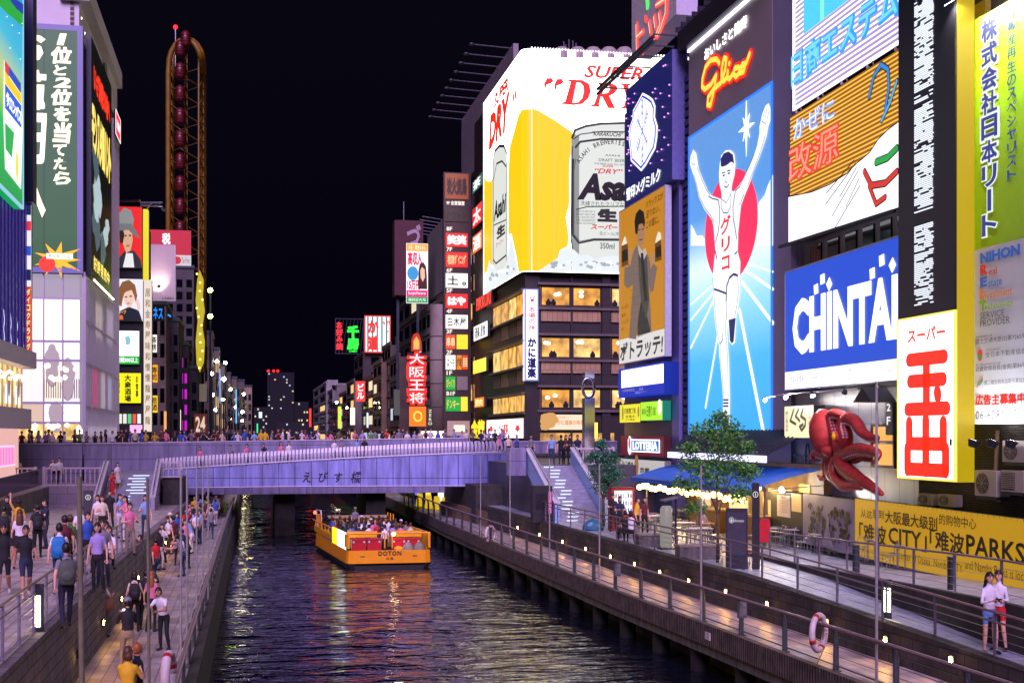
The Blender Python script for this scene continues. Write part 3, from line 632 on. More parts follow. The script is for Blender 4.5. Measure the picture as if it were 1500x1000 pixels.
# --- canopy roof below the runner
t = thing('tiled_canopy', 'dark tiled canopy roof with a bright white fascia below the runner sign', 'canopy', (21.5, 57, 6.2))
m = MB(); A = [(20.6, 49.5, 6.35), (20.6, 62, 6.35), (22.45, 64, 7.3), (22.45, 49.5, 7.3)]; m.prism(A, (0, 0, .08)); m.build('roof', tilegrey, t)
m = MB()
for k in range(30): y = 49.7+k*.42; m.bar((20.6, y, 6.46), (22.4, y, 7.41), .06, .05)
m.build('tile_ridge', tilegrey, t)
MB().box((20.5, 49.5, 6.05), (20.58, 62, 6.33)).build('fascia_light', em('cfc8ff', 2.2), t)
# --- blue column and dairy sign building left of the runner ----------------
ub = thing('narrow_building', 'narrow blue lit building with a louvred ladder strip left of the runner sign', 'building', (23, 70, 2.7))
b2 = PX.rect(908, 1003, 120, 640); bluewall = pr('blue_grey_wall', '5c5f86', .5, .1, .12, 1)
panel(PX, (b2[0], b2[1], 2.7, 27), -14, -.3, bluewall, 'wall', ub)
a, _ = PX.uv(985.5, 300); b_, _ = PX.uv(997, 300); c_, _ = PX.uv(1008, 300)
panel(PX, (a, b_-.1, 3, 26), -.3, .05, pr('violet_pilaster', '7f79b8', .4, .2, .06, 1), 'pilaster', ub)
for k in range(44): z = 6+k*.46; panel(PX, (b_, c_-.15, z, z+.3), -.3, -.1, pm('3c3a66', .5, .3), 'louvre', ub)
PX_ = Pl((21.9, 0), (0, -1)); R = PX_.rect(917, 984, 133, 303)
t = sign('dairy_sign', 'tall navy sign with a white snow crystal emblem and small pink lights', Pl((21.9, 0), (0, -1)), R, em('0d1a63', .8), .9, pm('6a66a4', .5))
m = MB(); P6 = Pl((21.9, 0), (0, -1))
out = [(127, 413), (150, 425), (170, 440), (182, 470), (180, 520), (192, 560), (190, 610), (182, 660), (165, 690), (140, 735), (120, 760), (98, 738), (75, 715), (72, 670), (66, 620), (68, 570), (82, 530), (85, 490), (105, 455)]
poly(m, P6, zs(out), .03, .03, 0); cx = sum(p[0] for p in out)/len(out); cy = sum(p[1] for p in out)/len(out)
poly(m, P6, zs([(cx+(x-cx)*.93, cy+(y-cy)*.94) for x, y in out]), .045, .01, 1); poly(m, P6, zs([(cx+(x-cx)*.86, cy+(y-cy)*.88) for x, y in out]), .06, .01, 0)
C = P6.uv(900+cx/3.03, cy/3.03)
for k in range(6):
    a = PI/6+k*PI/3; d = (math.cos(a), math.sin(a)); rr = 1.75
    stroke(m, P6, [C, (C[0]+d[0]*rr*.62, C[1]+d[1]*rr)], .09, .07, 1, False)
    for f in (.5, .72, .92):
        for s_ in (-1, 1):
            b0 = (C[0]+d[0]*rr*.62*f, C[1]+d[1]*rr*f); aa = a+s_*.9; stroke(m, P6, [b0, (b0[0]+math.cos(aa)*.3, b0[1]+math.sin(aa)*.48)], .07, .07, 1, False)
m.build('emblem', [em('f2f4ff', 1.5), ink('2b3fd0', 1.)], t)
letters(t, P6, [(P6.rect(918.5, 968, 277, 295), '雪印メグミルク', .02, 0, .04)], em('ffffff', 1.6))
m = MB()
for k in range(64):
    z = R[3]-.3-rnd.random()*(R[3]-R[2]-1.6); u_ = R[0]+.12+rnd.random()*(R[1]-R[0]-.24)
    if abs(u_-C[0]) < 1.35 and abs(z-C[1]) < 2.9: continue
    q = P6.w(u_, z, .04); m.ball(q, .045, n=6, k=4)
m.build('bulb', em('e08cff', 2.4, False), t)
# poster with beer man
R = PX.rect(907.5, 974.5, 311, 534); P7 = Pl((21.75, 0), (0, -1)); R = P7.rect(907.5, 974.5, 311, 534)
t = sign('poster_billboard', 'orange poster of a man in a checked suit holding two beers', P7, R, em('cf8a1e', .85), .35, white_m, pm('b8b4b8', .5), .05)
zp = lambda L_: [(900+x/3.57, 260+y/3.57) for x, y in L_]
for nm, mt, pts, o_ in (('trousers', ink('3a3a40', .5), [(118, 640), (160, 560), (178, 700), (190, 810), (122, 835)], .012),
        ('jacket', ink('8a7470', .7), [(96, 400), (120, 350), (150, 380), (176, 400), (190, 450), (188, 480), (205, 450), (225, 470), (205, 590), (190, 600), (180, 560), (190, 700), (196, 815), (165, 700), (150, 600), (130, 700), (115, 845), (78, 840), (88, 700), (98, 560), (70, 580), (52, 560), (54, 480), (74, 440), (82, 470)], .016),
        ('waistcoat', ink('55524f', .6), [(126, 380), (150, 420), (170, 400), (176, 500), (184, 640), (168, 745), (140, 640), (130, 520)], .02),
        ('shirt', ink('cdbfb4', .8), [(122, 350), (150, 385), (162, 365), (172, 400), (150, 440), (130, 400)], .024), ('tie', ink('2c2c34', .5), [(140, 395), (153, 395), (168, 560), (175, 640), (160, 650), (150, 540)], .028),
        ('face', ink('b98a66', .75), [(122, 250), (158, 240), (162, 300), (155, 345), (140, 362), (126, 345), (120, 300)], .03), ('hair', ink('1c1614', .4), [(108, 230), (115, 190), (135, 165), (156, 180), (163, 230), (160, 262), (150, 240), (130, 246), (122, 300), (112, 290)], .034),
        ('hand', ink('c2946c', .75), [(192, 405), (205, 395), (222, 440), (214, 455), (200, 445)], .03), ('hand', ink('c2946c', .75), [(62, 420), (85, 360), (92, 400), (72, 470), (58, 465)], .03),
        ('face_feature', ink('3a241a', .4), [(128, 272), (138, 270), (138, 276), (128, 277)], .033), ('face_feature', ink('3a241a', .4), [(146, 268), (156, 266), (156, 272), (146, 274)], .033), ('face_feature', ink('6a3a2c', .5), [(132, 325), (150, 320), (150, 326), (134, 330)], .033), ('beer_mug', ink('7a4a14', .7), [(215, 345), (246, 322), (250, 430), (216, 442)], .034), ('beer_mug', ink('7a4a14', .7), [(40, 358), (72, 345), (76, 455), (40, 470)], .034),
        ('mug_label', ink('1c1812', .5), [(218, 370), (248, 350), (248, 410), (218, 422)], .038), ('mug_label', ink('1c1812', .5), [(42, 385), (72, 372), (74, 430), (42, 445)], .038),
        ('foam', ink('f0e6d2', .95), [(216, 345), (222, 315), (232, 283), (244, 290), (248, 322)], .036), ('foam', ink('f0e6d2', .95), [(40, 358), (48, 330), (58, 305), (68, 345)], .036)):
    shape(t, lambda m: poly(m, P7, zp(pts), o_, .004), mt, nm)
m = MB()
for k in range(7): stroke(m, P7, zp([(60+k*22, 470+k*4), (70+k*20, 830-k*4)]), .02, .0195)
for k in range(9): stroke(m, P7, zp([(84, 470+k*40), (188, 448+k*40)]), .02, .0196)
m.build('check_pattern', ink('6a5652', .6), t)
Rb = P7.rect(907.5, 974.5, 498, 534); panel(P7, (Rb[0]+.05, Rb[1]-.05, Rb[2]+.05, Rb[3]), .0, .012, em('e6e2e0', .9), 'bottom_strip', t)
letters(t, P7, [(P7.rect(909, 972, 503, 530), 'ボトラッテ!', .03, .1, .03)], ink('4a4448', .5))
letters(t, P7, [(P7.rect(947, 972, 295, 306), 'リラックスが', .01, .1), (P7.rect(947, 967, 310, 321), '足りない、', .01, .1), (P7.rect(947, 966, 325, 336), 'この国に。', .01, .1), (P7.rect(911, 921, 449, 454), 'ゆったり', 0, .1), (P7.rect(911, 918, 460, 465), '集中、', 0, .1), (P7.rect(911, 921, 470, 475), 'たっぷり', 0, .1), (P7.rect(911, 917, 480, 485), '続く。', 0, .1)], ink('3c2408', .4), 'slogan_lettering')
# blue framed lit sign, yellow, green, red, takoyaki signs
R = P7.rect(908, 975, 541, 583); t = sign('blue_framed_sign', 'white lit sign in a broad deep blue frame below the orange poster', P7, R, em('1733c8', .8), 1.0, em('1733c8', .5), off=.1)
Q = Pl((21.65, 0), (0, -1)); Rw = Q.rect(911, 972, 543, 568); panel(Q, Rw, .005, .03, em('f0eeff', 2.2), 'lit_face', t)
m = MB()
for r in range(3):
    for k in range(10):
        if rnd.random() < .75: x = Rw[0]+.25+k*.42; z = Rw[3]-.28-r*.42; tx(m, Q, (x, x+.28, z-.16, z), rnd.choice('天気時刻今日温度晴雨') , .04)
m.build('lettering', ink('c9a8c8', .9), t); letters(t, Q, [(Q.rect(931, 948, 573, 577), '戎橋リバー', .01)], ink('9aa8ff', .7), 'caption')
R = P7.rect(909, 938.5, 593, 619); t = sign('yellow_sign', 'yellow lit menu sign next to the green one above the red burger sign', P7, R, em('e8dc2a', 1.1), .4, off=.05); W = Pl((21.7, 0), (0, -1))
letters(t, W, [(W.rect(915, 932, 598, 606), '刃削庖丁坂', .02), (W.rect(917, 931, 608, 612), '営業中', .01), (W.rect(917, 931, 613, 616), 'お食事処', .01)], ink('5c4a10', .5)); shape(t, lambda m: (disc(m, W, W.uv(912.5, 605), .16, .4, .02), disc(m, W, W.uv(935.5, 603), .16, .3, .02)), ink('a89850', .8), 'picture')
R = P7.rect(939.5, 971, 589, 616); t = sign('green_sign', 'lime green lit sign next to the yellow one above the red burger sign', P7, R, em('a6e22e', 1.2), .5, em('1fa38a', .5), off=.05); letters(t, W, [(W.rect(948, 961, 594, 610), '日替り100', .02), (W.rect(941, 947, 598, 608), '鮮味', .01)], ink('3c8a1e', .6)); shape(t, lambda m: disc(m, W, W.uv(966.5, 596), .3, .42, .02), ink('f2ffe0', 1.2), 'picture')
R = P7.rect(911, 974, 638, 666); t = sign('burger_sign', 'dark red sign with a glowing white and blue nameplate above the food stall', P7, R, em('7d0d1c', .6), .4, pm('4a0c14', .5), off=.05)
Rp = W.rect(921, 967, 643, 661); panel(W, Rp, .005, .03, em('3a78c8', .8), 'nameplate', t); frame_mb(W, Rp, .07, .02, .05).build('tube_outline', em('e8f4ff', 2.2), t)
letters(t, W, [(W.rect(928, 964, 646, 658), 'LOTTERIA', .035, 0, .05)], em('ffffff', 1.8)); c = W.uv(923.5, 652); shape(t, lambda m: disc(m, W, c, .28, .55, .06), em('ffffff', 1.6), 'badge'); shape(t, lambda m: disc(m, W, (c[0]+.03, c[1]+.12), .18, .33, .08), ink('ff3a3a', 1.2), 'red_spot')
R = P7.rect(910, 974, 671, 698); t = sign('takoyaki_sign', 'white sign with black brush lettering and a picture of fried dough balls', P7, R, em('d8d4d0', .7), .4, pm('777777', .5), off=.05); letters(t, W, [(W.rect(912, 928, 675, 683), 'たこ焼き', .03), (W.rect(938, 952, 684, 692), '京都', .03)], ink('201a18', .3)); shape(t, lambda m: disc(m, W, W.uv(933, 682), .38, .62, .03), ink('b07a50', .7), 'picture')
# rooftop plaster letters board
P8 = planeX(22.6); R = P8.rect(930, 996, -60, 86); t = sign('rooftop_neon_sign', 'white rooftop board with red neon lettering at the top of the frame', P8, R, pr('white_board', 'cfc6cc', .6, 0, .15, 4, .3), 1.2, white_m, off=.2)
m = MB(); Q8 = Pl((22.4, 0), (0, -1))
for g in ([(104, 110), (106, 245)], [(106, 245), (130, 236), (136, 225)], [(106, 165), (132, 140)], [(140, 80), (145, 92)], [(160, 100), (166, 150)], [(182, 75), (188, 125)], [(205, 60), (210, 110), (190, 160), (165, 190)], [(190, 25), (238, -8), (236, 60), (218, 120), (196, 165)]): stroke(m, Q8, zs(g), .34, .06)
m.build('neon_lettering', em('ff4a3c', 1.5), t); m = MB()
for g in ([(104, 112), (106, 243)], [(106, 243), (130, 234), (136, 224)], [(106, 165), (132, 140)], [(160, 102), (166, 148)], [(182, 77), (188, 123)], [(205, 62), (210, 110), (190, 160), (167, 188)], [(192, 25), (236, -6), (234, 60), (216, 120), (198, 163)]): stroke(m, Q8, zs(g), .1, .12)
m.build('neon_core', em('ffc0a8', 1.6, False), t); shape(t, lambda m: stroke(m, Q8, zs([(146, -30), (150, 30)]), .4, .06), em('4cff5a', 1.5), 'green_mark')
t = thing('sign_gantry', 'dark steel service gantry beneath the rooftop neon board', 'gantry', (22, 70, 25))
for dy in (0, .35): m = MB(); m.bar(P8.P(912, 133+dy*20, 1.6), P8.P(1000, 56+dy*20, 1.6), .14, .14); m.build('beam', darksteel, t)
for k in range(6): f = k/5; q = P8.P(915+84*f, 0, 0); zq = P8.P(912, 133, 1.6).z; m = MB(); m.bar(P8.w(P8.uv(915+84*f, 60)[0], zq, 1.6), P8.w(P8.uv(915+84*f, 60)[0], zq, -.2), .07, .07); m.build('bracket', darksteel, t)
# --- building with cold remedy and flat rental signs -----------------------
q0 = onX(1153, 500, 22.35); PC = vp_plane(418, (q0.x, q0.y))
cb = thing('advert_building', 'grey lavender building stacked with neon boards right of the runner sign', 'building', PC.w(4, 2.7, -1))
R0 = PC.rect(1152, 1345, -100, 700); panel(PC, (R0[0], R0[1], 2.8, 36), -12, -.7, wallgrey, 'wall', cb)
for k in range(6):
    x0 = 1166+k*25; Rw = PC.rect(x0, x0+15, 0, 0); za = PC.uv(1160, 395)[1]+.05; zb2 = PC.uv(1160, 362)[1]
    panel(PC, (Rw[0], Rw[1], za, zb2), -.7, -.62, darkglass, 'window', cb)
R = PC.rect(1163, 1322, -90, 163); PCn = PC
t = sign('neon_name_board', 'board of glowing white neon stripes with big blue lettering at the top of the frame', PC, R, em('b8a2d8', .8), .3, off=.0)
m = MB(); z = R[2]+.08
while z < R[3]: panel(PC, (R[0]+.05, R[1]-.05, z, z+.07), .005, .03, None, '', m=m); z += .2
m.build('neon_stripe', em('f4ecff', 1.5), t)
frame_mb(PC, R, .12, .0, .06).build('frame', em('f8f0ff', 2.), t)
Rl = PC.rect(1162, 1318, 82, 128); letters(t, PC, [(Rl, '日商エステム', .07, 0, .06)], em('2a8cf0', 1.3), 'lettering_outline'); letters(t, PC, [(Rl, '日商エステム', .012, 0, .1)], ink('7ad6f6', 1.1))
Rs = PC.rect(1180, 1325, -70, 50); panel(PC, Rs, .05, .08, em('4fc4ea', 1.2, True, 9), 'screen', t); a = PC.uv(1205, 0)[0]; panel(PC, (a, a+.3, Rs[2], Rs[3]), .081, .1, em('7de8c0', 1.3), 'screen_bar', t)
t = thing('sign_bracket', 'steel bracket frame holding the neon board above the cold remedy sign', 'bracket', PC.w(3, PC.uv(1163, 165)[1], 0))
for k in range(5):
    u_ = R[0]+.4+k*(R[1]-R[0]-.8)/4; zt = R[2]-.05; m = MB(); m.bar(PC.w(u_, zt, .1), PC.w(u_, zt-.8, -.5), .06); m.bar(PC.w(u_, zt-.1, .1), PC.w(u_, zt-.1, -.6), .06); m.bar(PC.w(u_+.5, zt, .1), PC.w(u_, zt-.8, -.5), .04); m.build('strut', white_m, t)
R = PC.rect(1158, 1322, 172, 357); t = sign('cold_remedy_sign', 'orange striped neon sign with a white cloud and blue and red lettering', PC, R, em('a8660c', .8), .3, off=.02)
m = MB(); z = R[2]+.06
while z < R[3]-.02: panel(PC, (R[0]+.05, R[1]-.05, z, z+.055), .021, .04, None, '', m=m); z += .165
m.build('neon_stripe', em('ffc24a', 1.1), t)
zk = lambda L_: [(1140+x/2.9417, y/2.9417) for x, y in L_]
m = MB(); poly(m, PC, zk([(50, 850), (150, 828), (230, 795), (300, 750), (345, 705), (400, 660), (440, 600), (480, 560), (522, 530), (522, 893), (260, 985), (50, 1052)]), .06, .02); m.build('cloud', em('f6f2ff', 1.5), t)
m = MB()
for L_ in ([(50, 848), (150, 828), (230, 795), (300, 750), (345, 705), (400, 660), (440, 600), (480, 560), (520, 530)], [(335, 690), (215, 832)], [(340, 705), (212, 880)], [(345, 722), (272, 850)], [(350, 740), (240, 930)], [(356, 770), (300, 890)], [(360, 800), (250, 985)]): stroke(m, PC, zk(L_), .05, .07)
m.build('wind_line', ink('16121c', .3), t)
for L_, c_, w_ in (([(400, 420), (420, 330), (452, 280), (482, 300), (486, 380), (470, 470)], '3a8ad8', .16), ([(455, 520), (492, 440), (520, 350)], '5ab0e8', .14), ([(380, 740), (410, 800), (470, 790), (520, 740)], 'd8382c', .2), ([(400, 800), (430, 880), (470, 850)], 'd8382c', .16), ([(430, 700), (480, 680), (520, 640)], '2aa84a', .22)):
    m = MB(); stroke(m, PC, zk(L_), w_+.09, .075); m.build('ribbon_outline', ink('16121c', .3), t); m = MB(); stroke(m, PC, zk(L_), w_, .085); m.build('ribbon', ink(c_, 1.), t)
Ra = PC.rect(1165, 1225, 178, 207); Rb = PC.rect(1159, 1231, 219, 269)
letters(t, PC, [(Ra, 'かぜに', .05, 0, .08)], em('7a9cf0', 1.2), 'blue_lettering'); letters(t, PC, [(Ra, 'かぜに', .0, 0, .1)], ink('dce8ff', 1.2), 'blue_core'); letters(t, PC, [(Rb, '改源', .05, 0, .08)], em('e8402c', 1.1), 'red_lettering'); letters(t, PC, [(Rb, '改源', .0, 0, .1)], ink('ff9a80', 1.1), 'red_core')
R = PC.rect(1153.5, 1322, 399, 572); t = sign('rental_sign', 'big blue sign with tall white lettering above the octopus', PC, R, em('1b4fd6', .95), .35, off=.1, fr=pm('b0b4c8', .4))
P1 = Pl(PC.w(0, 0, .1)[:2], PC.u[:2]); Rs = (R[0]+.02, R[1]-.02, R[2]+.02, P1.uv(1153.5, 545)[1]); panel(P1, Rs, .0, .02, em('f4f2ff', 1.6), 'bottom_strip', t)
letters(t, P1, [(P1.rect(1162, 1316, 440, 521), 'CHINTAI', .045, 0, .03)], em('fbfdff', 1.6))
m = MB(); zc = lambda x, y: P1.uv(1140+x/2.439, 330+y/2.439)
for x, y, a in ((160, 192, .1), (184, 210, .7), (137, 228, .1), (338, 172, .1), (372, 125, .1), (410, 142, .7)):
    c = zc(x, y); m.prism([P1.w(c[0]+.27*math.cos(a+PI/4+k*PI/2), c[1]+.27*math.sin(a+PI/4+k*PI/2), .03) for k in range(4)], -P1.n*.01)
m.build('square_mark', em('fbfdff', 1.6), t)
letters(t, P1, [(P1.rect(1158, 1178, 551, 562), '賃貸住宅情報', .0), (P1.rect(1296, 1316, 541, 546), 'お部屋さがし', .0), (P1.rect(1190, 1215, 550, 555), 'www.chintai.net', .0), (P1.rect(1222, 1285, 542, 546), '住みたい部屋がきっと見つかる', .0)], ink('4a4660', .4), 'caption')
m = MB(); m.bar(PC.P(1150, 362, .25), PC.P(1320, 309, .25), .12, .12); t = m.build('service_rail', darksteel); tag(rebase(t, PC.P(1150, 362, .25)), 'dark steel rail running along under the cold remedy sign', 'rail')
# --- octopus restaurant front ----------------------------------------------
ob = thing('octopus_restaurant', 'grey panelled restaurant front with warm lit windows behind the red octopus', 'restaurant', PC.w(4, 2.8, 0))
R = PC.rect(1150, 1312, 578, 722); panel(PC, (R[0], R[1]+1, 2.8, R[3]), -.68, -.35, tiles('metal_panel', '9a98a8', '918fa0', '4a4854', 1.1, 1.6, .015, .35, 'YZ', .3, .1), 'wall', ob)
for x0, x1, y0, y1 in ((1268, 1288, 623, 645), (1290, 1299, 623, 645), (1268, 1298, 650, 682)): panel(PC, PC.rect(x0, x1, y0, y1), -.35, -.3, ramp_em('warm_window', 0, 20, [(0, 'd88a2a'), (1, 'ffc46a')], 1.5), 'window', ob)
frame_mb(PC, PC.rect(1266, 1300, 621, 684), .1, -.34, -.24).build('window_frame', pm('3a2a1a', .5), ob)
panel(PC, PC.rect(1152, 1315, 719, 731), -.5, .9, pm('2a211c', .5), 'counter_ledge', ob)
m = MB(); c = PC.uv(1176, 673); 
for k in range(32):
    a0, a1 = 2*PI*k/32, 2*PI*(k+1)/32; m.bar(PC.w(c[0]+.2*math.cos(a0), c[1]+.66*math.sin(a0), -.2), PC.w(c[0]+.2*math.cos(a1), c[1]+.66*math.sin(a1), -.2), .05, .07)
m.build('ring_sign', pm('46566a', .4, .4), ob); letters(ob, PC, [(PC.rect(1153, 1177, 664, 683), 'EDWARD', .02, 0, -.22)], pm('2c3a52', .4, .4), 'wall_lettering')
PK = Pl(PC.w(0, 0, .5)[:2], PC.u[:2]); R = PK.rect(1149, 1191, 595, 641); t = sign('takoyaki_house_sign', 'cream lit box sign with brown brush lettering beside the octopus', PK, R, em('f2e6bc', 1.15), .5, pm('2c2a2a', .5))
zo = lambda L_: [(1150+x/5.882, 560+y/5.882) for x, y in L_]
m = MB()
for L_, wd in (([(82, 232), (50, 330), (98, 358)], .12), ([(122, 230), (96, 290), (132, 330)], .12), ([(160, 228), (142, 290), (182, 320), (180, 370), (148, 412), (132, 380), (160, 362)], .13)): stroke(m, PK, zo(L_), wd, .03)
m.build('brush_lettering', ink('6a5020', .5), t); letters(t, PK, [(PK.rect(1151.5, 1155.5, 602, 632), vt('蛸之徹道楽'), .0)], ink('5a4820', .5), 'caption'); letters(t, PK, [(PK.rect(1185, 1189, 609, 622), vt('たこ家'), .02)], ink('e85a2a', .9), 'red_caption')
PF = Pl(PC.w(0, 0, .35)[:2], PC.u[:2]); R = PF.rect(1297, 1308, 589, 637); t = sign('floor_sign', 'dark upright plate reading 2F with a little pitched roof', PF, R, pm('23242c', .5), .3); letters(t, PF, [(PF.rect(1300, 1305.5, 591, 602), '2', .02), (PF.rect(1300, 1305.5, 610, 622), 'F', .02)], ink('e8e8f0', 1.))
m = MB(); q = PF.w((R[0]+R[1])/2, R[3], .1); m.prism([q+PF.u*-.75, q+PF.u*.75, q+UP*.5], PF.n*.9); m.build('little_roof', pm('1c1a1c', .6), t)
# octopus: head, eye, arms
oc = thing('octopus', 'giant red octopus sculpture with a yellow eye on the restaurant front', 'sculpture', PC.P(1225, 722, 1.0))
octm = pr('octopus_skin', 'a8302e', .62, 0, .3, 4, .4, .4); suck = pr('sucker', 'd8a8a0', .5)
PO = Pl(PC.w(0, 0, .9)[:2], PC.u[:2]); zO = lambda x, y, o_=0.: Pl(PC.w(0, 0, .9+o_)[:2], PC.u[:2]).px(1150+x/5.882, 560+y/5.882)
m = MB(); rg = []
cm = zO(338, 425, .42); r_ = []
for j in range(15):
    t_ = -PI/2+PI*j/14; cr = max(math.cos(t_), .02)
    r_.append([cm+PO.u*(.62*cr*math.cos(2*PI*i/24)*(1+.03*math.cos(6*2*PI*i/24))-.12*math.sin(t_))+PO.n*(.55*cr*math.sin(2*PI*i/24))+UP*(.86*math.sin(t_)) for i in range(24)])
MB().loft(r_).build('mantle', octm, oc, True)
arms = [([(480, 600), (430, 430), (400, 300), (440, 265), (530, 300), (560, 285), (545, 240)], [.34, .30, .26, .24, .2, .12, .03], [.2, .3, .35, .35, .3, .3, .3]),
        ([(500, 620), (520, 470), (500, 370), (540, 310), (610, 340), (660, 420), (730, 470), (790, 480), (800, 455)], [.36, .34, .3, .28, .27, .24, .19, .13, .05], [.25, .5, .55, .5, .5, .5, .45, .45, .45]),
        ([(480, 640), (560, 600), (650, 575), (740, 590), (800, 610), (790, 660), (750, 705)], [.34, .32, .29, .24, .17, .11, .04], [.3, .4, .5, .6, .7, .75, .8]),
        ([(470, 660), (510, 730), (600, 800), (690, 860), (780, 920), (840, 960)], [.34, .34, .3, .25, .18, .08], [.3, .45, .55, .6, .65, .7]),
        ([(450, 650), (430, 740), (450, 840), (520, 890), (600, 890), (655, 910), (650, 880)], [.3, .3, .27, .24, .17, .1, .04], [.3, .4, .5, .6, .65, .7, .7]),
        ([(420, 640), (370, 660), (350, 730), (350, 800), (310, 830), (280, 800)], [.26, .24, .2, .16, .12, .05], [.15, .2, .25, .3, .3, .3]),
        ([(390, 610), (330, 620), (280, 600), (235, 620), (240, 665), (300, 670)], [.24, .2, .17, .14, .1, .04], [.1, .1, .12, .15, .2, .2]),
        ([(450, 650), (400, 720), (390, 800), (440, 850), (500, 830), (495, 790)], [.26, .24, .2, .16, .1, .04], [.15, .2, .3, .35, .35, .35]), ([(520, 640), (600, 660), (660, 640), (720, 660), (730, 620), (690, 600)], [.24, .2, .17, .13, .09, .04], [.2, .2, .25, .3, .3, .3]),
        ([(410, 590), (370, 590), (340, 560)], [.25, .24, .22], [.4, .5, .5])]
def smooth(P_, R_, n=4):
    o = []; q = []
    for k in range(len(P_)-1):
        a = P_[max(k-1, 0)]; b = P_[k]; c = P_[k+1]; d = P_[min(k+2, len(P_)-1)]
        for j in range(n):
            t_ = j/n; o.append(.5*((2*b)+(c-a)*t_+(2*a-5*b+4*c-d)*t_*t_+(3*b-a-3*c+d)*t_**3)); q.append(R_[k]+(R_[k+1]-R_[k])*t_)
    return o+[P_[-1]], q+[R_[-1]]
for L_, r, o_ in arms:
    P_, R_ = smooth([zO(x, y, oo) for (x, y), oo in zip(L_, o_)], [k*.8 for k in r], 5); m = MB().tube(P_, R_, 12); arm = m.build('tentacle', octm, oc, True)
    m = MB()
    for k in range(4, len(P_)-2, 1):
        sd = Vector((0, 0, -1)) if abs((P_[k+1]-P_[k]).normalized().z) < .7 else PO.u
        for e in (-.25, .25): m.ball(P_[k]+(sd*.8+PO.n*(.45+e)).normalized()*R_[k]*.98, R_[k]*.2, n=6, k=4)
    m.build('sucker', suck, arm)
c = zO(432, 465, .82); m = MB().ball(c-PO.n*.08, .2, n=14, k=10); eye = m.build('eyelid', octm, oc, True)
MB().ball(c, .155, n=14, k=10).build('eye', pm('ffc400', .2), oc, True); MB().cbox(c+PO.n*.15, .03, .035, .18).build('pupil', pm('0c0a08', .2), oc)
# spot lamps of the restaurant
spot_bulb = em('f4f6ff', 40)
def spot(p, d, label, L_=60, col=(1, .95, .9), r=.09, lamp=True, grp=None, ang=110):
    t = thing('spotlight', label, 'spotlight', p, grp); d = Vector(d).normalized()
    MB().tube([p-d*.18, p-d*.02, p], [r*.7, r, r*1.15], 10).build('housing', darksteel, t, True); MB().tube([p-d*.01, p+d*.005], r, 10).build('lens', spot_bulb, t)
    if lamp:
        l = bpy.data.lights.new('spotlight_beam', 'SPOT'); l.energy = L_; l.color = col; l.spot_size = math.radians(ang); l.spot_blend = .6; l.shadow_soft_size = .08
        o = bpy.data.objects.new('beam', l); COL.objects.link(o); o.parent = t; o.location = d*.05; o.rotation_euler = d.to_track_quat('-Z', 'Y').to_euler()
    return t
t = thing('lamp_rail', 'white tube rail carrying the spotlights above the octopus', 'rail', PC.P(1165, 583, 1.2)); MB().tube([PC.P(1163, 583, 1.3), PC.P(1198, 577, 1.3), PC.P(1306, 570, 1.3)], .035, 6).build('tube', white_m, t)
for x, y, nm in ((1166, 586, 'leftmost spotlight on the rail above the cream sign'), (1198, 582, 'spotlight on the rail between the cream sign and the octopus'), (1240, 580, 'spotlight on the rail right above the octopus head'), (1289, 576, 'rightmost spotlight on the rail near the 2F plate')):
    p = PC.P(x, y, 1.35); spot(p, zO(400, 500, .3)-p, nm, 110)
p = PC.P(1188, 717, 1.25); spot(p, zO(430, 600)-p+UP*.2, 'dazzling floor spotlight left of the octopus arms', 160, (1, .97, .92), .13)
# --- supermarket tower sign ---------------------------------------------------
PT = planeX(20.5); R = PT.rect(1316, 1399, 469, 697)
tb = thing('tower_sign', 'tall box sign with a black display over a white panel with red lettering, yellow sides', 'sign', PT.w((R[0]+R[1])/2, R[2], -.4))
ybox = em('e8c800', .55)
panel(PT, (R[0]-.02, R[1]+.02, R[2]-.08, 27), -.62, -.06, ybox, 'case', tb); panel(PT, R, -.055, 0, em('fdfcff', 2.2), 'white_panel', tb); frame_mb(PT, (R[0]-.03, R[1]+.03, R[2]-.06, R[3]+.02), .06, -.05, .03).build('yellow_edge', em('fff060', 1.4), tb)
panel(PT, (R[0], R[1], R[3]+.02, 26.9), -.055, 0, pr('led_black', '0e0c12', .35, .1, .1, 9), 'black_display', tb)
def RR(x, y): return (R[0]+(R[1]-R[0])*x, R[3]-(R[3]-R[2])*y)
m = MB()
for L_ in ([(.22, .265), (.84, .265)], [(.24, .40), (.82, .40)], [(.19, .575), (.88, .575)], [(.53, .265), (.53, .575)], [(.72, .475), (.73, .50)], [(.22, .66), (.22, .80)], [(.22, .79), (.82, .79)], [(.82, .66), (.82, .80)], [(.52, .645), (.52, .955)], [(.19, .82), (.19, .955)], [(.19, .95), (.86, .95)], [(.86, .82), (.86, .955)]): stroke(m, PT, [RR(*q) for q in L_], .43, .03, px=False)
m.build('big_lettering', em('f0321e', 1.05, False, 14), tb); letters(tb, PT, [(PT.rect(1330.5, 1386, 483, 503), 'スーパー', .04, 0)], ink('ee3a20', 1.05), 'small_lettering')
m = MB(); ua = PT.uv(1340, 300)[0]; ub_ = PT.uv(1367, 300)[0]; z = PT.uv(1340, 448)[1]
while z < 26.7:
    k = int((z*1.9) % 7); h = .035
    if k != 5 or rnd.random() < .3:
        x = ua
        while x < ub_:
            l_ = rnd.choice((.06, .1, .2, .35, .5)); 
            if rnd.random() < .82: panel(PT, (x, min(x+l_, ub_+rnd.uniform(-.03, .05)), z, z+h), .004, .02, None, '', m=m)
            x += l_+.025
    z += .058
m.build('display_dots', ink('e8f0ff', 1.3), tb)
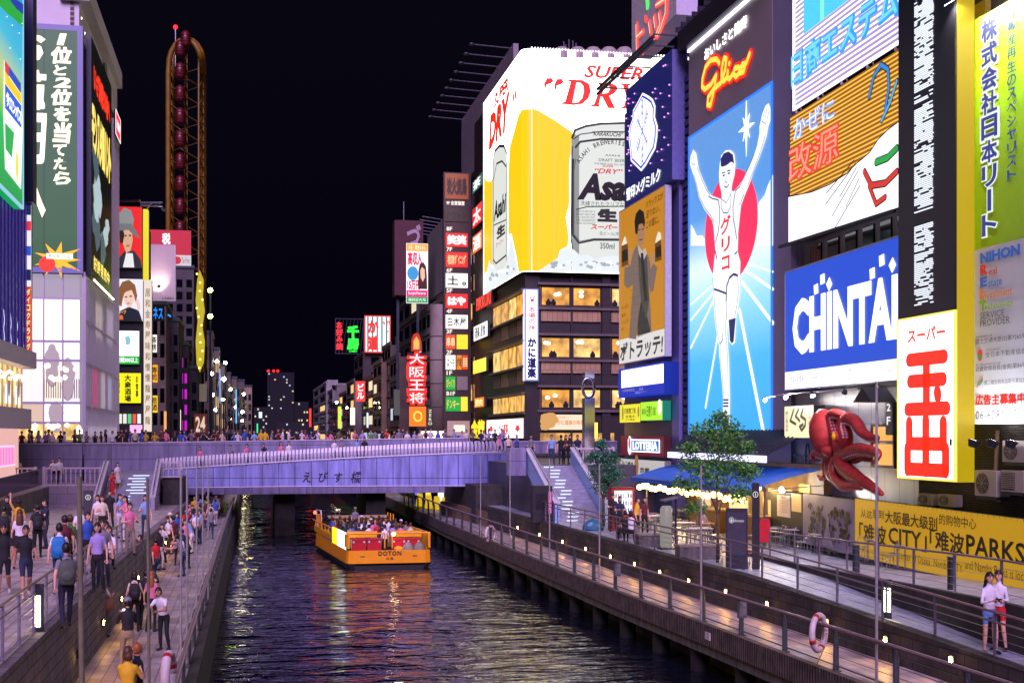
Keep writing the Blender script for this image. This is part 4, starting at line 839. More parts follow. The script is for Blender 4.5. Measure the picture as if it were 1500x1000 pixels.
# --- green investment board -----------------------------------------------------
PG_ = planeX(21.2); R = PG_.rect(1424, 1545, 32, 621)
bb = thing('brick_building', 'dark brick building with air conditioners behind the green and white board', 'building', (22, 33, 3))
Rw = PG_.rect(1396, 1560, 0, 800); ub0 = PG_.uv(1322, 500)[0]; panel(PG_, (ub0, Rw[1], 2.8, 25), -10, -.7, brick, 'wall', bb)
panel(PG_, (ub0, ub0+2, 2.8, 4.2), -.69, -.4, walldark, 'plinth', bb)
p = PG_.rect(1400, 1421, 10, 620); panel(PG_, p, -.69, -.5, pm('8a7a10', .6), 'yellow_pilaster', bb)
m = MB(); m.tube([PG_.P(1437, 630, -.55), PG_.P(1436, 690, -.5), PG_.P(1441, 708, -.5), PG_.P(1441, 735, -.5)], .06, 8); m.build('drain_pipe', pm('8a6a50', .5), bb, True)
t = sign('investment_board', 'tall lime green and white advertising board with blue vertical lettering', PG_, R, pr('lime_board', '9aca12', .45, 0, .06, 1.5), .3, white_m, off=0)
zw = PG_.uv(1424, 368)[1]; panel(PG_, (R[0], R[1], R[2], zw), -.0, .012, pr('white_vinyl', 'c4c4c8', .4, 0, .08, .8), 'white_part', t)
zt = PG_.uv(1424, 32)[1]
m = MB(); nn = 9; ch = '株式会社日本リ|ト'; za = PG_.uv(1439, 34)[1]; zz = PG_.uv(1439, 352)[1]; ul, ur = PG_.uv(1439.5, 100)[0], PG_.uv(1461.5, 100)[0]; m2 = MB()
for k, c in enumerate(ch):
    z1_ = za+(zz-za)*k/nn; z2_ = za+(zz-za)*(k+.88)/nn; r = (ul, ur, z2_, z1_)
    if c == '|': mid = (ul+ur)/2; panel(PG_, (mid-.09, mid+.09, z2_, z1_), .01, .035, None, '', m=m); panel(PG_, (mid-.15, mid+.15, z2_-.05, z1_+.05), .004, .02, None, '', m=m2)
    else: tx(m, PG_, r, c, .035, .03); tx(m2, PG_, (ul-.04, ur+.04, z2_-.04, z1_+.04), c, .02, .075)
m.build('blue_lettering', ink('1c3a9c', .75), t); m2.build('white_outline', ink('f0f4f0', .95), t)
za = PG_.uv(1476, 14)[1]; zz = PG_.uv(1476, 270)[1]; ul, ur = PG_.uv(1476.5, 100)[0], PG_.uv(1490, 100)[0]; ch = '不動産再生のスペシャリスト'; m = MB()
for k, c in enumerate(ch): tx(m, PG_, (ul, ur, za+(zz-za)*(k+.84)/13, za+(zz-za)*k/13), c, .03, .012)
m.build('side_lettering', ink('2444a0', .7), t)
zg = lambda x0, x1, y0, y1: PG_.rect(1410+x0/3.333, 1410+x1/3.333, 340+y0/3.333, 340+y1/3.333)
for body, r, c, bd in (('NIHON', (90, 285, 103, 156), '1f55a8', .05), ('R', (90, 128, 162, 212), 'c02030', .05), ('eal', (132, 172, 176, 210), 'b03040', .01), ('E', (90, 124, 222, 270), '1f55a8', .05), ('state', (130, 197, 236, 268), '3a62a8', .01), ('I', (90, 102, 280, 330), 'd06a20', .05), ('nvestment', (106, 246, 298, 328), 'c06a30', .01), ('T', (88, 120, 336, 385), '6a9a1c', .05), ('echnology', (112, 252, 350, 384), '7aa030', .01), ('SERVICE', (90, 208, 394, 426), '3c3a3c', -.005), ('PROVIDER', (90, 235, 430, 464), '3c3a3c', -.005),
        ('国土交通大臣(2)第7265号', (68, 315, 522, 552), '2c2a2c', .0), ('宅地建物取引業', (68, 150, 508, 518), '4c4a4c', 0), ('全日本不動産協会', (116, 315, 585, 612), '2c2a2c', .0), ('公益社団法人', (118, 190, 570, 580), '4c4a4c', 0), ('近畿財務局長(金商)第84号', (68, 315, 655, 686), '2c2a2c', 0), ('第二種金融商品取引業', (68, 190, 643, 653), '4c4a4c', 0), ('第二種金融商品取引業協会', (110, 315, 722, 746), '5c5a60', 0), ('広告主募集中', (68, 308, 796, 846), 'e0241c', .03), ('06-6281-1717', (68, 318, 872, 914), '1c1a1c', .0)):
    letters(t, PG_, [(zg(*r), body, bd, 0, .03)], ink(c, .75 if c != 'e0241c' else 1.))
c = PG_.uv(1410+88/3.333, 340+600/3.333); shape(t, lambda m: disc(m, PG_, c, .12, .17, .03), ink('d83028', .8), 'round_emblem'); shape(t, lambda m: (disc(m, PG_, (c[0], c[1]-.05), .1, .08, .034)), ink('3a9a50', .7), 'round_emblem_base')
for k, cc in enumerate(('f0b020', '3a7ac8', '60b060')): shape(t, lambda m: stroke(m, PG_, [(PG_.uv(1410+(74+k*4)/3.333, 0)[0], PG_.uv(1431, 340+(755-k*6)/3.333)[1]), (PG_.uv(1410+(82+k*3)/3.333, 0)[0], PG_.uv(1431, 340+(728+k*8)/3.333)[1]), (PG_.uv(1410+102/3.333, 0)[0], PG_.uv(1431, 340+(708+k*10)/3.333)[1])], .05, .03, px=False), ink(cc, .8), 'arc_emblem')
for k, (x, y) in enumerate(((1433, 24), (1456, 14), (1481, 4), (1507, -7))):
    p = PG_.P(x, y, .9); p.z = zt+.42; spot(p, Vector((.62, 0, -1)), 'red capped floodlight on the top edge of the lime board', 480, (1, .97, .85), .2, True, 'floodlights along the top of the lime board', 130)
for k, x in enumerate((1424, 1452, 1480, 1508)):
    p = PG_.P(x, 640, .55); p.z = R[2]-.5; t = spot(p, Vector((.35, 0, 1)), 'grey box floodlight under the white foot of the lime board', 190, (.9, .95, 1), .17, True, 'floodlights along the foot of the lime board', 130)
acm = pr('ac_casing', 'b0a698', .5, 0, .1, 3); acg = pr('ac_grille', '3c3630', .6, .2, .2)
def aircon(x0, x1, y0, y1, label, off=-.0, sq=False):
    R_ = PG_.rect(x0, x1, y0, y1); a, b, z0, z1_ = R_; t = thing('air_conditioner', label, 'air conditioner', PG_.w((a+b)/2, z0, off-.2))
    panel(PG_, R_, off-.45, off, acm, 'casing', t); w_ = (b-a); c = (a+w_*.36, (z0+z1_)/2); m = MB()
    if sq:
        panel(PG_, (a+.05, a+w_*.62, z0+.06, z1_-.06), off, off+.015, acg, 'grille', t)
        for k in range(9): zz = z0+.1+(z1_-z0-.2)*k/8; panel(PG_, (a+.05, a+w_*.62, zz, zz+.02), off+.015, off+.025, None, '', m=m)
        m.build('slat', acm, t)
    else:
        disc(m, PG_, c, w_*.3, (z1_-z0)*.4, off+.015, .014); m.build('grille', acg, t); m = MB()
        for k in range(1, 5): ring(m, PG_, c, w_*.3*k/4.4, (z1_-z0)*.4*k/4.4, .012, off+.022)
        for k in range(8): a_ = k*PI/4; stroke(m, PG_, [c, (c[0]+w_*.3*math.cos(a_), c[1]+(z1_-z0)*.4*math.sin(a_))], .012, off+.023, px=False)
        m.build('guard', acm, t)
    panel(PG_, (a+.05, b-.05, z0-.09, z0-.02), off-.7, off-.02, darksteel, 'bracket', t)
aircon(1428, 1459, 688, 725, 'largest air conditioner, on the left of the lower pair on the brick wall'); aircon(1466, 1499, 688, 719, 'slatted air conditioner, second of the lower pair on the brick wall', 0, True); aircon(1466, 1499, 645, 676, 'upper air conditioner with a round grille just below the white board foot', -.05); aircon(1502, 1530, 688, 722, 'air conditioner cut by the right edge of the picture')
PA = planeX(21.6); _old = PG_; PG_ = PA; aircon(1344, 1366, 722, 738, 'small air conditioner behind the top of the hoarding, left of its twin'); aircon(1374, 1397, 723, 740, 'small air conditioner behind the top of the hoarding, right of its twin'); PG_ = _old
# --- yellow hoarding ---------------------------------------------------------------
h0 = Vector((20.6, 41.7, 0)); PH = Pl((20.6, 41.7), (-.8, -11.1)); R = PH.rect(1252, 1530, 729, 806); R = (R[0], R[1], 3.0, R[3])
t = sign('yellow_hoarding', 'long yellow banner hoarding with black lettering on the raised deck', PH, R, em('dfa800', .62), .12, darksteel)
m = MB(); 
for k in range(40): u_ = R[0]+.1+k*(R[1]-R[0]-.2)/39; m.add([PH.w(u_, R[3]-.02, .01), PH.w(u_+.05, R[3]-.02, .01), PH.w(u_+.02, R[3]-.09, .012)], [(0, 1, 2)])
m.build('lacing', pm('3a3010', .5), t)
blk = pm('14110a', .5)
zh = lambda x0, x1, y0, y1: PH.rect(1200+x0/3.333, 1200+x1/3.333, 700+y0/3.333, 700+y1/3.333)
letters(t, PH, [(zh(207, 262, 150, 190), '从这', .01), (zh(264, 320, 150, 191), '里到', .01), (zh(326, 580, 156, 217), '大阪最大级别', .02), (zh(590, 772, 172, 225), '的购物中心', .01), (zh(200, 330, 215, 304), '「难波', .02), (zh(342, 530, 236, 325), 'CITY」', .02), (zh(545, 712, 248, 345), '「难波', .02), (zh(722, 1010, 272, 372), 'PARKS', .02), (zh(1014, 1040, 290, 390), '」', .02)], blk)
letters(t, PH, [(zh(215, 372, 342, 362), "It's a mass shopping", .0), (zh(392, 705, 356, 392), 'center of Osaka  Namba CITY', .0), (zh(716, 1060, 396, 440), 'and Namba Parks is located', .0)], blk, 'english_lettering')
# photo panel and dark booth left of it
R2 = PH.rect(1176, 1251, 722, 806); R2 = (R2[0], R2[1]-.02, 3.0, R2[3]); t = sign('photo_panel', 'printed panel picturing dark trees on a rooftop garden left of the yellow hoarding', PH, R2, pr('print_mauve', '8f88a0', .5, 0, .15, 1), .12, darksteel)
m = MB(); m2 = MB()
for k in range(120):
    x = rnd.uniform(.12, .97); y = rnd.uniform(.1, .85); 
    if y < .75-abs(x-.55)*1.3 and y < .2: continue
    s_ = rnd.uniform(.025, .07); (polyR if 1 else 0)((m if k % 3 else m2), PH, R2, [(x+s_*.5*math.cos(2*PI*i/9)*rnd.uniform(.7, 1.1), y+s_*1.1*math.sin(2*PI*i/9)*rnd.uniform(.7, 1.1)) for i in range(9)], .004+.0004*k, .002)
m.build('tree_print', pm('2c2f16', .6), t); m2.build('light_leaf_print', pm('5e5a2c', .6), t); shape(t, lambda m: polyR(m, PH, R2, [(.42, .95), (.5, .6), (.52, .4), (.56, .42), (.56, .65), (.66, .95)], .05, .005), pm('9a949c', .6), 'path_print')
# ================================================================ RIGHT ROW beyond the bridge
warm = [ramp_em('warm_room_%d' % k, 0, 1, [(0, a), (1, a)], L_) for k, (a, L_) in enumerate((('f0b058', 1.9), ('e8a040', 1.7), ('f8c878', 2.0), ('d8a058', 1.2)))]
# give lit rooms an uneven interior: bright fittings and dark furniture shapes
for m_ in warm:
    n = m_.node_tree.nodes; lk = m_.node_tree.links; vz = n.new('ShaderNodeTexNoise'); vz.inputs['Scale'].default_value = .9; vz.inputs['Detail'].default_value = 4
    tc = [k for k in n if k.bl_idname == 'ShaderNodeTexCoord'][0]; lk.new(tc.outputs['Object'], vz.inputs['Vector'])
    mr = n.new('ShaderNodeMapRange'); mr.inputs[1].default_value = .35; mr.inputs[2].default_value = .68; mr.inputs[3].default_value = .5; mr.inputs[4].default_value = 1.6; lk.new(vz.outputs[0], mr.inputs[0]); lk.new(mr.outputs[0], n['Principled BSDF'].inputs['Emission Strength'])
mauvedark = pr('mauve_dark_cladding', '302a28', .5, .1, .15, 1.5); mauve = pr('mauve_beam', '665c58', .5, .1, .12, 2); tanp = tiles('tan_blind', 'b09068', 'a88860', '6a5438', .5, 4, .02, .6, 'XZ', .2, .1)
kb = thing('crab_restaurant', 'dark clad corner restaurant with rows of warm lit windows under the giant beer display', 'building', (26, 122, 5.4))
Y0 = 122.0; X0 = 26.0; KY = planeY(Y0); KX = planeX(X0)
ztop = KY.uv(790, 402)[1]
MB().box((X0+.25, Y0+.25, 4.4), (60, 152, 44)).build('wall', mauvedark, kb)
rows = [(419, 448), (493, 524), (569, 598)]
u0 = KY.uv(790, 500)[0]; u1 = KY.uv(1010, 500)[0]
def KR(y): return KY.uv(800, y)[1]
for yt, yb_ in rows:
    for k, (x0, x1) in enumerate(((792, 836), (838.5, 881), (895, 937), (939, 980))):
        r = (KY.uv(x0, 500)[0], KY.uv(x1, 500)[0], KR(yb_), KR(yt)); o = panel(KY, r, -.22, -.16, rnd.choice(warm[:3]), 'window', kb); frame_mb(KY, r, .12, -.17, .02).build('window_frame', pm('2c262c', .5), o)
        for j in range(2):
            c = KY.w(r[0]+rnd.uniform(.5, r[1]-r[0]-.5), r[3]-rnd.uniform(.45, .9), -.1); MB().ball(c, .24, .1, .17, 8, 5).build('pendant_lamp', em('fff0c8', 4), o)
        m = MB()
        for j in range(rnd.choice((1, 2, 3))):
            xx = rnd.uniform(r[0]+.4, r[1]-.4); q = KY.w(xx, r[2]+.3, -.13); m.ball(q+UP*.28, .13, .06, .15, 8, 5); m.ball(q, .28, .06, .3, 8, 5)
        m.build('diner_shade', pm('15100e', .8), o)
    panel(KY, (u0-.2, u1, KR(yt)+.12, KR(yt)+.34), -.2, .35, mauve, 'ledge', kb); panel(KY, (u0-.2, u1, KR(yb_)-.35, KR(yb_)-.1), -.2, .2, mauve, 'sill', kb)
for ya, yc in ((455, 470), (529, 546)):
    for x0, x1 in ((793, 836), (839, 880), (896, 936)): panel(KY, (KY.uv(x0, 500)[0], KY.uv(x1, 500)[0], KR(yc), KR(ya)), -.2, -.05, tanp, 'blind_panel', kb)
for x0, x1 in ((769, 791), (836, 838.5), (882, 894)): panel(KY, (KY.uv(x0, 500)[0], KY.uv(x1, 500)[0], 4.4, ztop+.5), -.24, .06, mauvedark, 'pier', kb)
R = KY.rect(793, 857, 607, 629); panel(KY, R, -.05, .12, em('f2dcc0', 1.1), 'lit_banner', kb); PB = planeY(Y0-.12)
letters(kb, PB, [(PB.rect(816, 855, 615, 622), 'かに道楽の味を', .02), (PB.rect(818, 836, 609, 613), '特別会席フェア', .0)], ink('e88a4a', 1.), 'banner_lettering'); shape(kb, lambda m: [disc(m, PB, (PB.uv(798+rnd.random()*14, 610+rnd.random()*15)), .5, .4, .02+.002*k) for k in range(12)], ink('e0a860', .9), 'banner_picture')
panel(KY, (KY.uv(792, 500)[0], KY.uv(900, 500)[0], 5.6, KR(634)), -.22, -.1, warm[3], 'shop_window', kb)
# canal side face
for yt, yb_ in ((452, 480), (518, 546), (585, 606)):
    for k in range(4):
        x0 = 720+k*11.5; x1 = x0+10; R = KX.rect(x0, x1, 0, 0); f = lambda y: KX.uv(720, y)[1]
        o = panel(KX, (R[0], R[1], f(yb_), f(yt)), -.25, -.2, rnd.choice(warm), 'window', kb)
        if yt < 580: panel(KX, (R[0], R[1], f(yb_+24), f(yb_+6)), -.25, -.18, tanp if k % 2 else pm('7a6a54', .6), 'blind_panel', kb)
    R = KX.rect(718, 768, 0, 0); panel(KX, (R[0], R[1]+.3, f(yt)+.1, f(yt)+.3), -.2, .35, mauve, 'ledge', kb); panel(KX, (R[0], R[1]+.3, f(yb_)-.3, f(yb_)-.08), -.2, .2, mauve, 'sill', kb)
# crab restaurant signs
PV = planeY(121.3); R = PV.rect(769, 788.5, 423, 557); t = sign('vertical_restaurant_sign', 'tall white lit sign with red and navy brush lettering on the corner pier', PV, R, em('f0f0ff', 2.), 1.0, em('d8d4f4', 1.4), fr=em('8a90e8', 1.), frt=.12)
letters(t, PV, [(PV.rect(774, 784, 449, 483), vt('本場の味'), .02)], ink('e03048', 1.), 'red_lettering'); letters(t, PV, [(PV.rect(773, 785, 495, 553), vt('かに道楽'), .05)], ink('1c2a70', .7), 'navy_lettering'); shape(t, lambda m: [stroke(m, PV, [(776, 434), (778, 438)], .1, .03), stroke(m, PV, [(783, 434), (781, 438)], .1, .03), disc(m, PV, PV.uv(779.5, 440), .2, .12, .03)], ink('e03048', 1.), 'crab_mark')
PW = planeX(25.2); R = PW.rect(713, 767, 615, 641); t = sign('crab_sign', 'wide white lit sign with red lettering between two red crabs above the bridge crowd', PW, R, em('fff6f6', 2.), .4, fr=pm('c02030', .5))
letters(t, PW, [(sub(R, .36, .62, .25, .8), 'かに道楽', .04)], ink('e0203c', 1.))
def crab(m, cx, cy, s_):
    c = (R[0]+(R[1]-R[0])*cx, R[3]-(R[3]-R[2])*cy); disc(m, PW, c, .95*s_, .4*s_, .03)
    for e in (-1, 1):
        for k in range(3): stroke(m, PW, [(c[0]+e*.7*s_, c[1]-.05*k*s_), (c[0]+e*1.5*s_, c[1]+(.1-.2*k)*s_), (c[0]+e*1.7*s_, c[1]-(.35+.2*k)*s_)], .1*s_, .03, px=False)
        stroke(m, PW, [(c[0]+e*.6*s_, c[1]+.25*s_), (c[0]+e*1.3*s_, c[1]+.6*s_), (c[0]+e*.8*s_, c[1]+1.0*s_)], .22*s_, .03, px=False)
shape(t, lambda m: crab(m, .14, .5, .8), ink('e0203c', 1.), 'crab_emblem'); shape(t, lambda m: crab(m, .86, .5, .8), ink('e0203c', 1.), 'crab_emblem')
# --- giant wrap-round beer display -------------------------------------------------
bd = thing('beer_display', 'giant glowing white and yellow wraparound display picturing a silver beer can on ice', 'sign', (26, 122, 22.5))
AY = planeY(121.2); AX = planeX(25.6)
zb_, zt_ = AY.uv(790, 398)[1], AY.uv(790, 72)[1]
yw = AX.uv(708, 200)[0]
corner = .9; ring_ = []
N_ = 8
for k in range(N_+1):
    a = k/N_*PI/2; ring_.append((25.6+corner-corner*math.cos(a), 121.2+corner-corner*math.sin(a)))
Yfar = -yw  # u = -Y on AX
m = MB(); outl = [(25.6, Yfar)]+ring_+[(44, 121.2)]
for (xa_, ya_), (xb_, yb2) in zip(outl, outl[1:]): m.face([(xa_, ya_, zb_), (xb_, yb2, zb_), (xb_, yb2, zt_), (xa_, ya_, zt_)])
m.face([(x, y, zb_) for x, y in outl]+[(44, Yfar, zb_)], 1); m.face([(x, y, zt_) for x, y in outl]+[(44, Yfar, zt_)], 1); m.face([(25.6, Yfar, zb_), (25.6, Yfar, zt_), (44, Yfar, zt_), (44, Yfar, zb_)], 1)
m.build('white_screen', [em('fffcf6', 4.5), darksteel], bd)
yel = em('fcd012', 1.0)
m = MB(); poly(m, AY, [(779, 158.5), (790, 163), (812, 176), (838, 194), (838, 212), (834, 240), (834, 300), (829, 318), (833, 345), (832, 361), (820, 367), (817, 378), (805, 386), (800, 393), (790, 397.2), (779, 397)], .02, .01)
poly(m, AX, [(764.5, 163), (760, 168), (754, 190), (747, 215), (745, 250), (745, 346), (749, 342), (756, 374), (760, 398.5), (764.5, 397.2)], .02, .01); my = MB(); poly(my, AX, [(709, 258), (713, 265), (719, 266), (722, 260), (722, 386), (715, 395), (709, 404)], .02, .01)
# the bend joining the two yellow parts
za_ = AY.uv(779, 158.5)[1]
bend = [(x-.02, y-.02) for x, y in ring_]
for (xa_, ya_), (xb_, yb2) in zip(bend, bend[1:]): m.face([(xa_, ya_, zb_+.05), (xb_, yb2, zb_+.05), (xb_, yb2, za_), (xa_, ya_, za_-.15)])
m.build('yellow_beer', yel, bd); my.build('yellow_beer', yel, bd)
m = MB()
for k in range(5): xx = (790, 812, 838, 862, 890)[k]; stroke(m, AY, [(xx, 76), (xx, 396)], .025, .028)
m.build('panel_joint', ink('f0d878', .95), bd)
red = em('ee2e1c', 1.1, False); zz4 = lambda L_: [(700+x/5.556, 60+y/5.556) for x, y in L_]
m = MB(); w2 = MB()
for p_ in ([(735, 315), (850, 320), (905, 350), (920, 410), (900, 470), (850, 515), (780, 525), (675, 515), (680, 505), (710, 495), (755, 335), (730, 328)], [(985, 340), (1080, 345), (1130, 365), (1137, 395), (1110, 430), (1070, 450), (1110, 535), (1125, 550), (1060, 550), (1012, 458), (1000, 456), (985, 520), (1000, 540), (915, 535), (920, 525), (945, 515), (1000, 365), (975, 352)],
           [(1165, 345), (1240, 350), (1240, 362), (1225, 368), (1240, 430), (1275, 372), (1262, 362), (1265, 352), (1330, 357), (1325, 368), (1260, 440), (1240, 540), (1255, 555), (1165, 550), (1170, 540), (1190, 530), (1205, 450), (1180, 365), (1160, 358)],
           [(537, 350), (560, 305), (600, 303), (617, 330), (592, 350), (560, 358), (550, 395), (540, 385)], [(620, 358), (643, 312), (683, 310), (700, 337), (675, 357), (643, 366), (634, 402), (624, 392)]): poly(m, AY, zz4(p_), .03, .01)
for p_ in ([(802, 340), (832, 342), (858, 370), (862, 412), (848, 470), (815, 502), (768, 506)], [(1037, 363), (1062, 366), (1076, 390), (1058, 424), (1012, 433)]): poly(w2, AY, zz4(p_), .04, .008)
tx(m, AY, AY.rect(855, 942, 95, 114), 'SUPER', .03, .03, .3)
tx(m, AX, AX.rect(724, 745, 140, 160), 'SUPER', .03, .06, .25); tx(m, AX, AX.rect(716, 748, 173, 222), 'DRY', .03, .07, .25); tx(m, AX, AX.rect(711, 715, 176, 196), '“', .03, .03); tx(m, AX, AX.rect(751, 757, 138, 160), '”', .03, .03)
m.build('red_lettering', red, bd); w2.build('letter_counter', ink('fffcf6', 2.2), bd)
silver = ink('dde2da', 1.0); dk = ink('3c3a36', .5); z5 = lambda L_: [(700+x/5, 230+y/5) for x, y in L_]
m = MB(); poly(m, AY, [(838, 202), (842, 191), (858, 185), (880, 181.5), (915, 180.5), (950, 182), (960, 190), (966, 202), (966, 370), (955, 385), (845, 385), (838, 372), (836, 350), (836, 215)], .035, .02); m.build('can', silver, bd); m = MB()
poly(m, AX, [(722, 240), (725, 222), (732, 214), (739, 214), (743, 225), (744, 260), (744, 388), (738, 396), (726, 396), (721, 388)], .035, .02); m.build('can', silver, bd)
m = MB()
for k, (x, wd, cc) in enumerate(((840.5, .45, 0), (846, .3, 1), (962, .5, 0))): stroke(m, AY, [(x, 200), (x, 372)], wd, .041)
stroke(m, AX, [(723, 240), (723, 385)], .4, .041); stroke(m, AX, [(742.5, 240), (742.5, 385)], .3, .041); m.build('can_shade_print', ink('a2a8a0', .75), bd)
m = MB()
for L_, wd in (([(838, 202), (842, 191), (858, 185), (880, 181.5), (915, 180.5), (950, 182)], .22), ([(840, 204), (850, 197), (880, 193), (950, 194)], .1), ([(843, 216), (850, 208), (880, 204), (950, 205)], .2), (z5([(700, 20), (693, 100), (693, 570), (740, 630), (850, 607), (1250, 610)]), .18), (z5([(720, 385), (800, 365), (1250, 360)]), .1), (z5([(715, 20), (703, 100), (703, 565), (745, 618), (850, 597), (1250, 600)]), .06), ([(838, 215), (836, 350), (840, 374)], .12)): stroke(m, AY, L_, wd, .046)
for L_, wd in (([(722, 240), (725, 222), (732, 214), (739, 214), (743, 225)], .3), ([(724, 262), (728, 240), (736, 236), (742, 244)], .2), ([(724, 330), (742, 322)], .12), ([(723, 262), (723, 380), (727, 386), (742, 374)], .2)): stroke(m, AX, L_, wd, .046)
m.build('can_line', dk, bd)
m = MB(); tx(m, AY, AY.rect(867, 913, 192, 199), '“KARAKUCHI”', .05, .02, .3)
arc = 'ASAHI BREWERIES LIMITED'
for k, c in enumerate(arc):
    if c == ' ': continue
    a = math.radians(150-k*120/(len(arc)-1)); cx, cz = AY.uv(897, 268); rr = 3.75; x = cx+rr*.98*math.cos(a); z = cz+rr*math.sin(a); ca, sa = math.cos(a-PI/2), math.sin(a-PI/2); vs, fs = text_mesh(c, .02); s_ = .62
    m.add([AY.w(x+s_*(vx*ca*.8-vy*sa), z+s_*(vx*sa*.8+vy*ca), .05) for vx, vy in vs], fs)
for r, b_ in (((886, 908, 226, 229), 'ASAHI'), ((877, 915, 232, 236.5), 'DRAFT BEER'), ((870, 925, 238.5, 241), 'THE BEER FOR ALL SEASONS'), ((850, 946, 294, 301.5), '洗練されたクリアな味、辛口。')): tx(m, AY, AY.rect(*r), b_, .05, .0)
for k in range(5): tx(m, AY, AY.rect(843.5, 872, 308+k*4.3, 310.8+k*4.3), ('ASAHI SUPER DRY IS', 'BREWED USING CARE', 'FULLY SELECTED YEAST', 'AND INGREDIENTS', 'USING ADVANCED')[k], .05, .0, .2)
tx(m, AY, AY.rect(877, 902, 307, 323.5), '生', .05, .08); tx(m, AY, AY.rect(878, 925, 339, 345.5), '生ビール(非熱処理)', .05, .0); tx(m, AY, AY.rect(879, 900, 355.5, 364.5), '350ml', .05, .01)
tx(m, AX, AX.rect(729, 740, 335, 350), '生', .05, .06); m.build('can_lettering', dk, bd)
m = MB(); tx(m, AY, AY.rect(845, 950, 253, 293), 'Asahi', .05, .05, .28); tx(m, AX, AX.rect(724, 742, 297, 325), 'Asahi', .05, .04, .2); m.build('brand_lettering', ink('241c20', .4), bd)
m = MB(); tx(m, AY, AY.rect(871, 912, 246.5, 254), '“DRY”', .05, .02, .3); tx(m, AY, AY.rect(882, 898, 241.8, 245), 'SUPER', .05, .02, .3); tx(m, AY, AY.rect(865, 935, 328, 336), 'スーパードライ', .05, .04, .2); tx(m, AX, AX.rect(727, 738, 356, 364), 'スーパー', .05, .02); m.build('can_red_lettering', ink('d8242c', .95), bd)
ice = ink('dfe8ea', 1.05); m = MB(); poly(m, AY, [(789, 396.5), (805, 386), (817, 378), (820, 367), (834, 362), (842, 367), (850, 375), (862, 373), (872, 381), (885, 376), (900, 375), (925, 378), (950, 372), (985, 380), (985, 399), (789, 397.5)], .06, .02)
poly(m, AX, [(709, 430), (711, 404), (714, 398), (717, 381), (721, 390), (727, 396), (738, 395), (744, 380), (749, 343), (756, 376), (760, 398), (735, 414), (712, 431)], .06, .02); m.build('ice', ice, bd)
m = MB(); m2 = MB()
for k in range(34):
    x = rnd.uniform(808, 930); y = rnd.uniform(383, 394); s_ = rnd.uniform(2, 5); poly(m if k % 3 else m2, AY, [(x+s_*math.cos(a)*rnd.uniform(.6, 1.2), y+s_*.7*math.sin(a)*rnd.uniform(.6, 1.2)) for a in (0, 1.2, 2.5, 3.7, 5)], .063+.0006*k, .003)
for k in range(18):
    x = rnd.uniform(716, 754); y = 418-(x-712)*.42-rnd.uniform(4, 14); s_ = rnd.uniform(1, 2.6); poly(m if k % 3 else m2, AX, [(x+s_*math.cos(a), y+s_*1.4*math.sin(a)) for a in (0, 1.2, 2.5, 3.7, 5)], .063+.0006*k, .003)
m.build('ice_facet', ink('aebcc2', .85), bd); m2.build('ice_glint', ink('f8ffff', 1.4), bd)
m = MB()
for k in range(60): q = AY.w(AY.uv(779, 74)[0]+.3*k, zt_+.06, .05); m.ball(q, .09, n=6, k=4)
m.build('rim_bulb', em('fff6ff', 3, False), bd)
# roof gear of the crab restaurant
t = thing('roof_plant', 'beige rooftop plant room with aerial masts above the beer display', 'rooftop plant', AY.P(880, 80, -6)); c0 = AY.P(862, 80, -8); c1 = AY.P(897, 50, -8)
m = MB().box((c0.x, c0.y, c0.z-3), (c1.x, c0.y+4, c1.z)); m.build('plant_room', pm('9a8878', .6), t); m = MB().box((c0.x-1.3, c0.y-.5, c0.z-3), (c0.x-.1, c0.y+2, c1.z-1.6)); m.build('annexe', pm('8a7868', .6), t)
for x, y in ((855, 25), (858, 30), (863, 22), (869, 24), (874, 28)): q = AY.P(x, 80, -8); MB().tube([(q.x, q.y, q.z-1), (q.x, q.y, AY.P(x, y, -8).z)], .09, 6).build('mast', steel, t)
for k in range(5): q = AY.P(826+k*23, 76, -.8); MB().lathe(q, [(.9, -.6), (.9, .2), (.5, .6), (.1, .7)], 12).build('roof_drum', pm('a89c98', .5), t)
# billboard back with lamp arms
PBk = planeX(30); R = PBk.rect(676, 752, 176, 272); t = thing('blank_billboard', 'grey unlit billboard with a row of overhanging lamp arms behind the beer display', 'billboard', PBk.w(R[0], R[2], 0)); panel(PBk, (R[0], R[1], R[2], R[3]), -.6, 0, pr('billboard_grey', '8a8286', .6, 0, .08, .5), 'panel', t)
for k in range(10):
    u_ = R[0]+(R[1]-R[0])*(.02+k*.104); m = MB(); q = PBk.w(u_, R[3]-.1, 0); e = PBk.w(u_, R[3]+.1, 4.6); m.tube([q, e], .07, 6); m.build('arm', steel, t); MB().ball(e, .35, .4, .16, 8, 5).build('lamp', steel, t)
struct_b = thing('office_block', 'tall dim grey building holding up the blank billboard', 'building', (40, 165, 4.4)); MB().box((31, 152.5, 4.4), (50, 190, R[3]-2)).build('wall', wallgrey, struct_b)
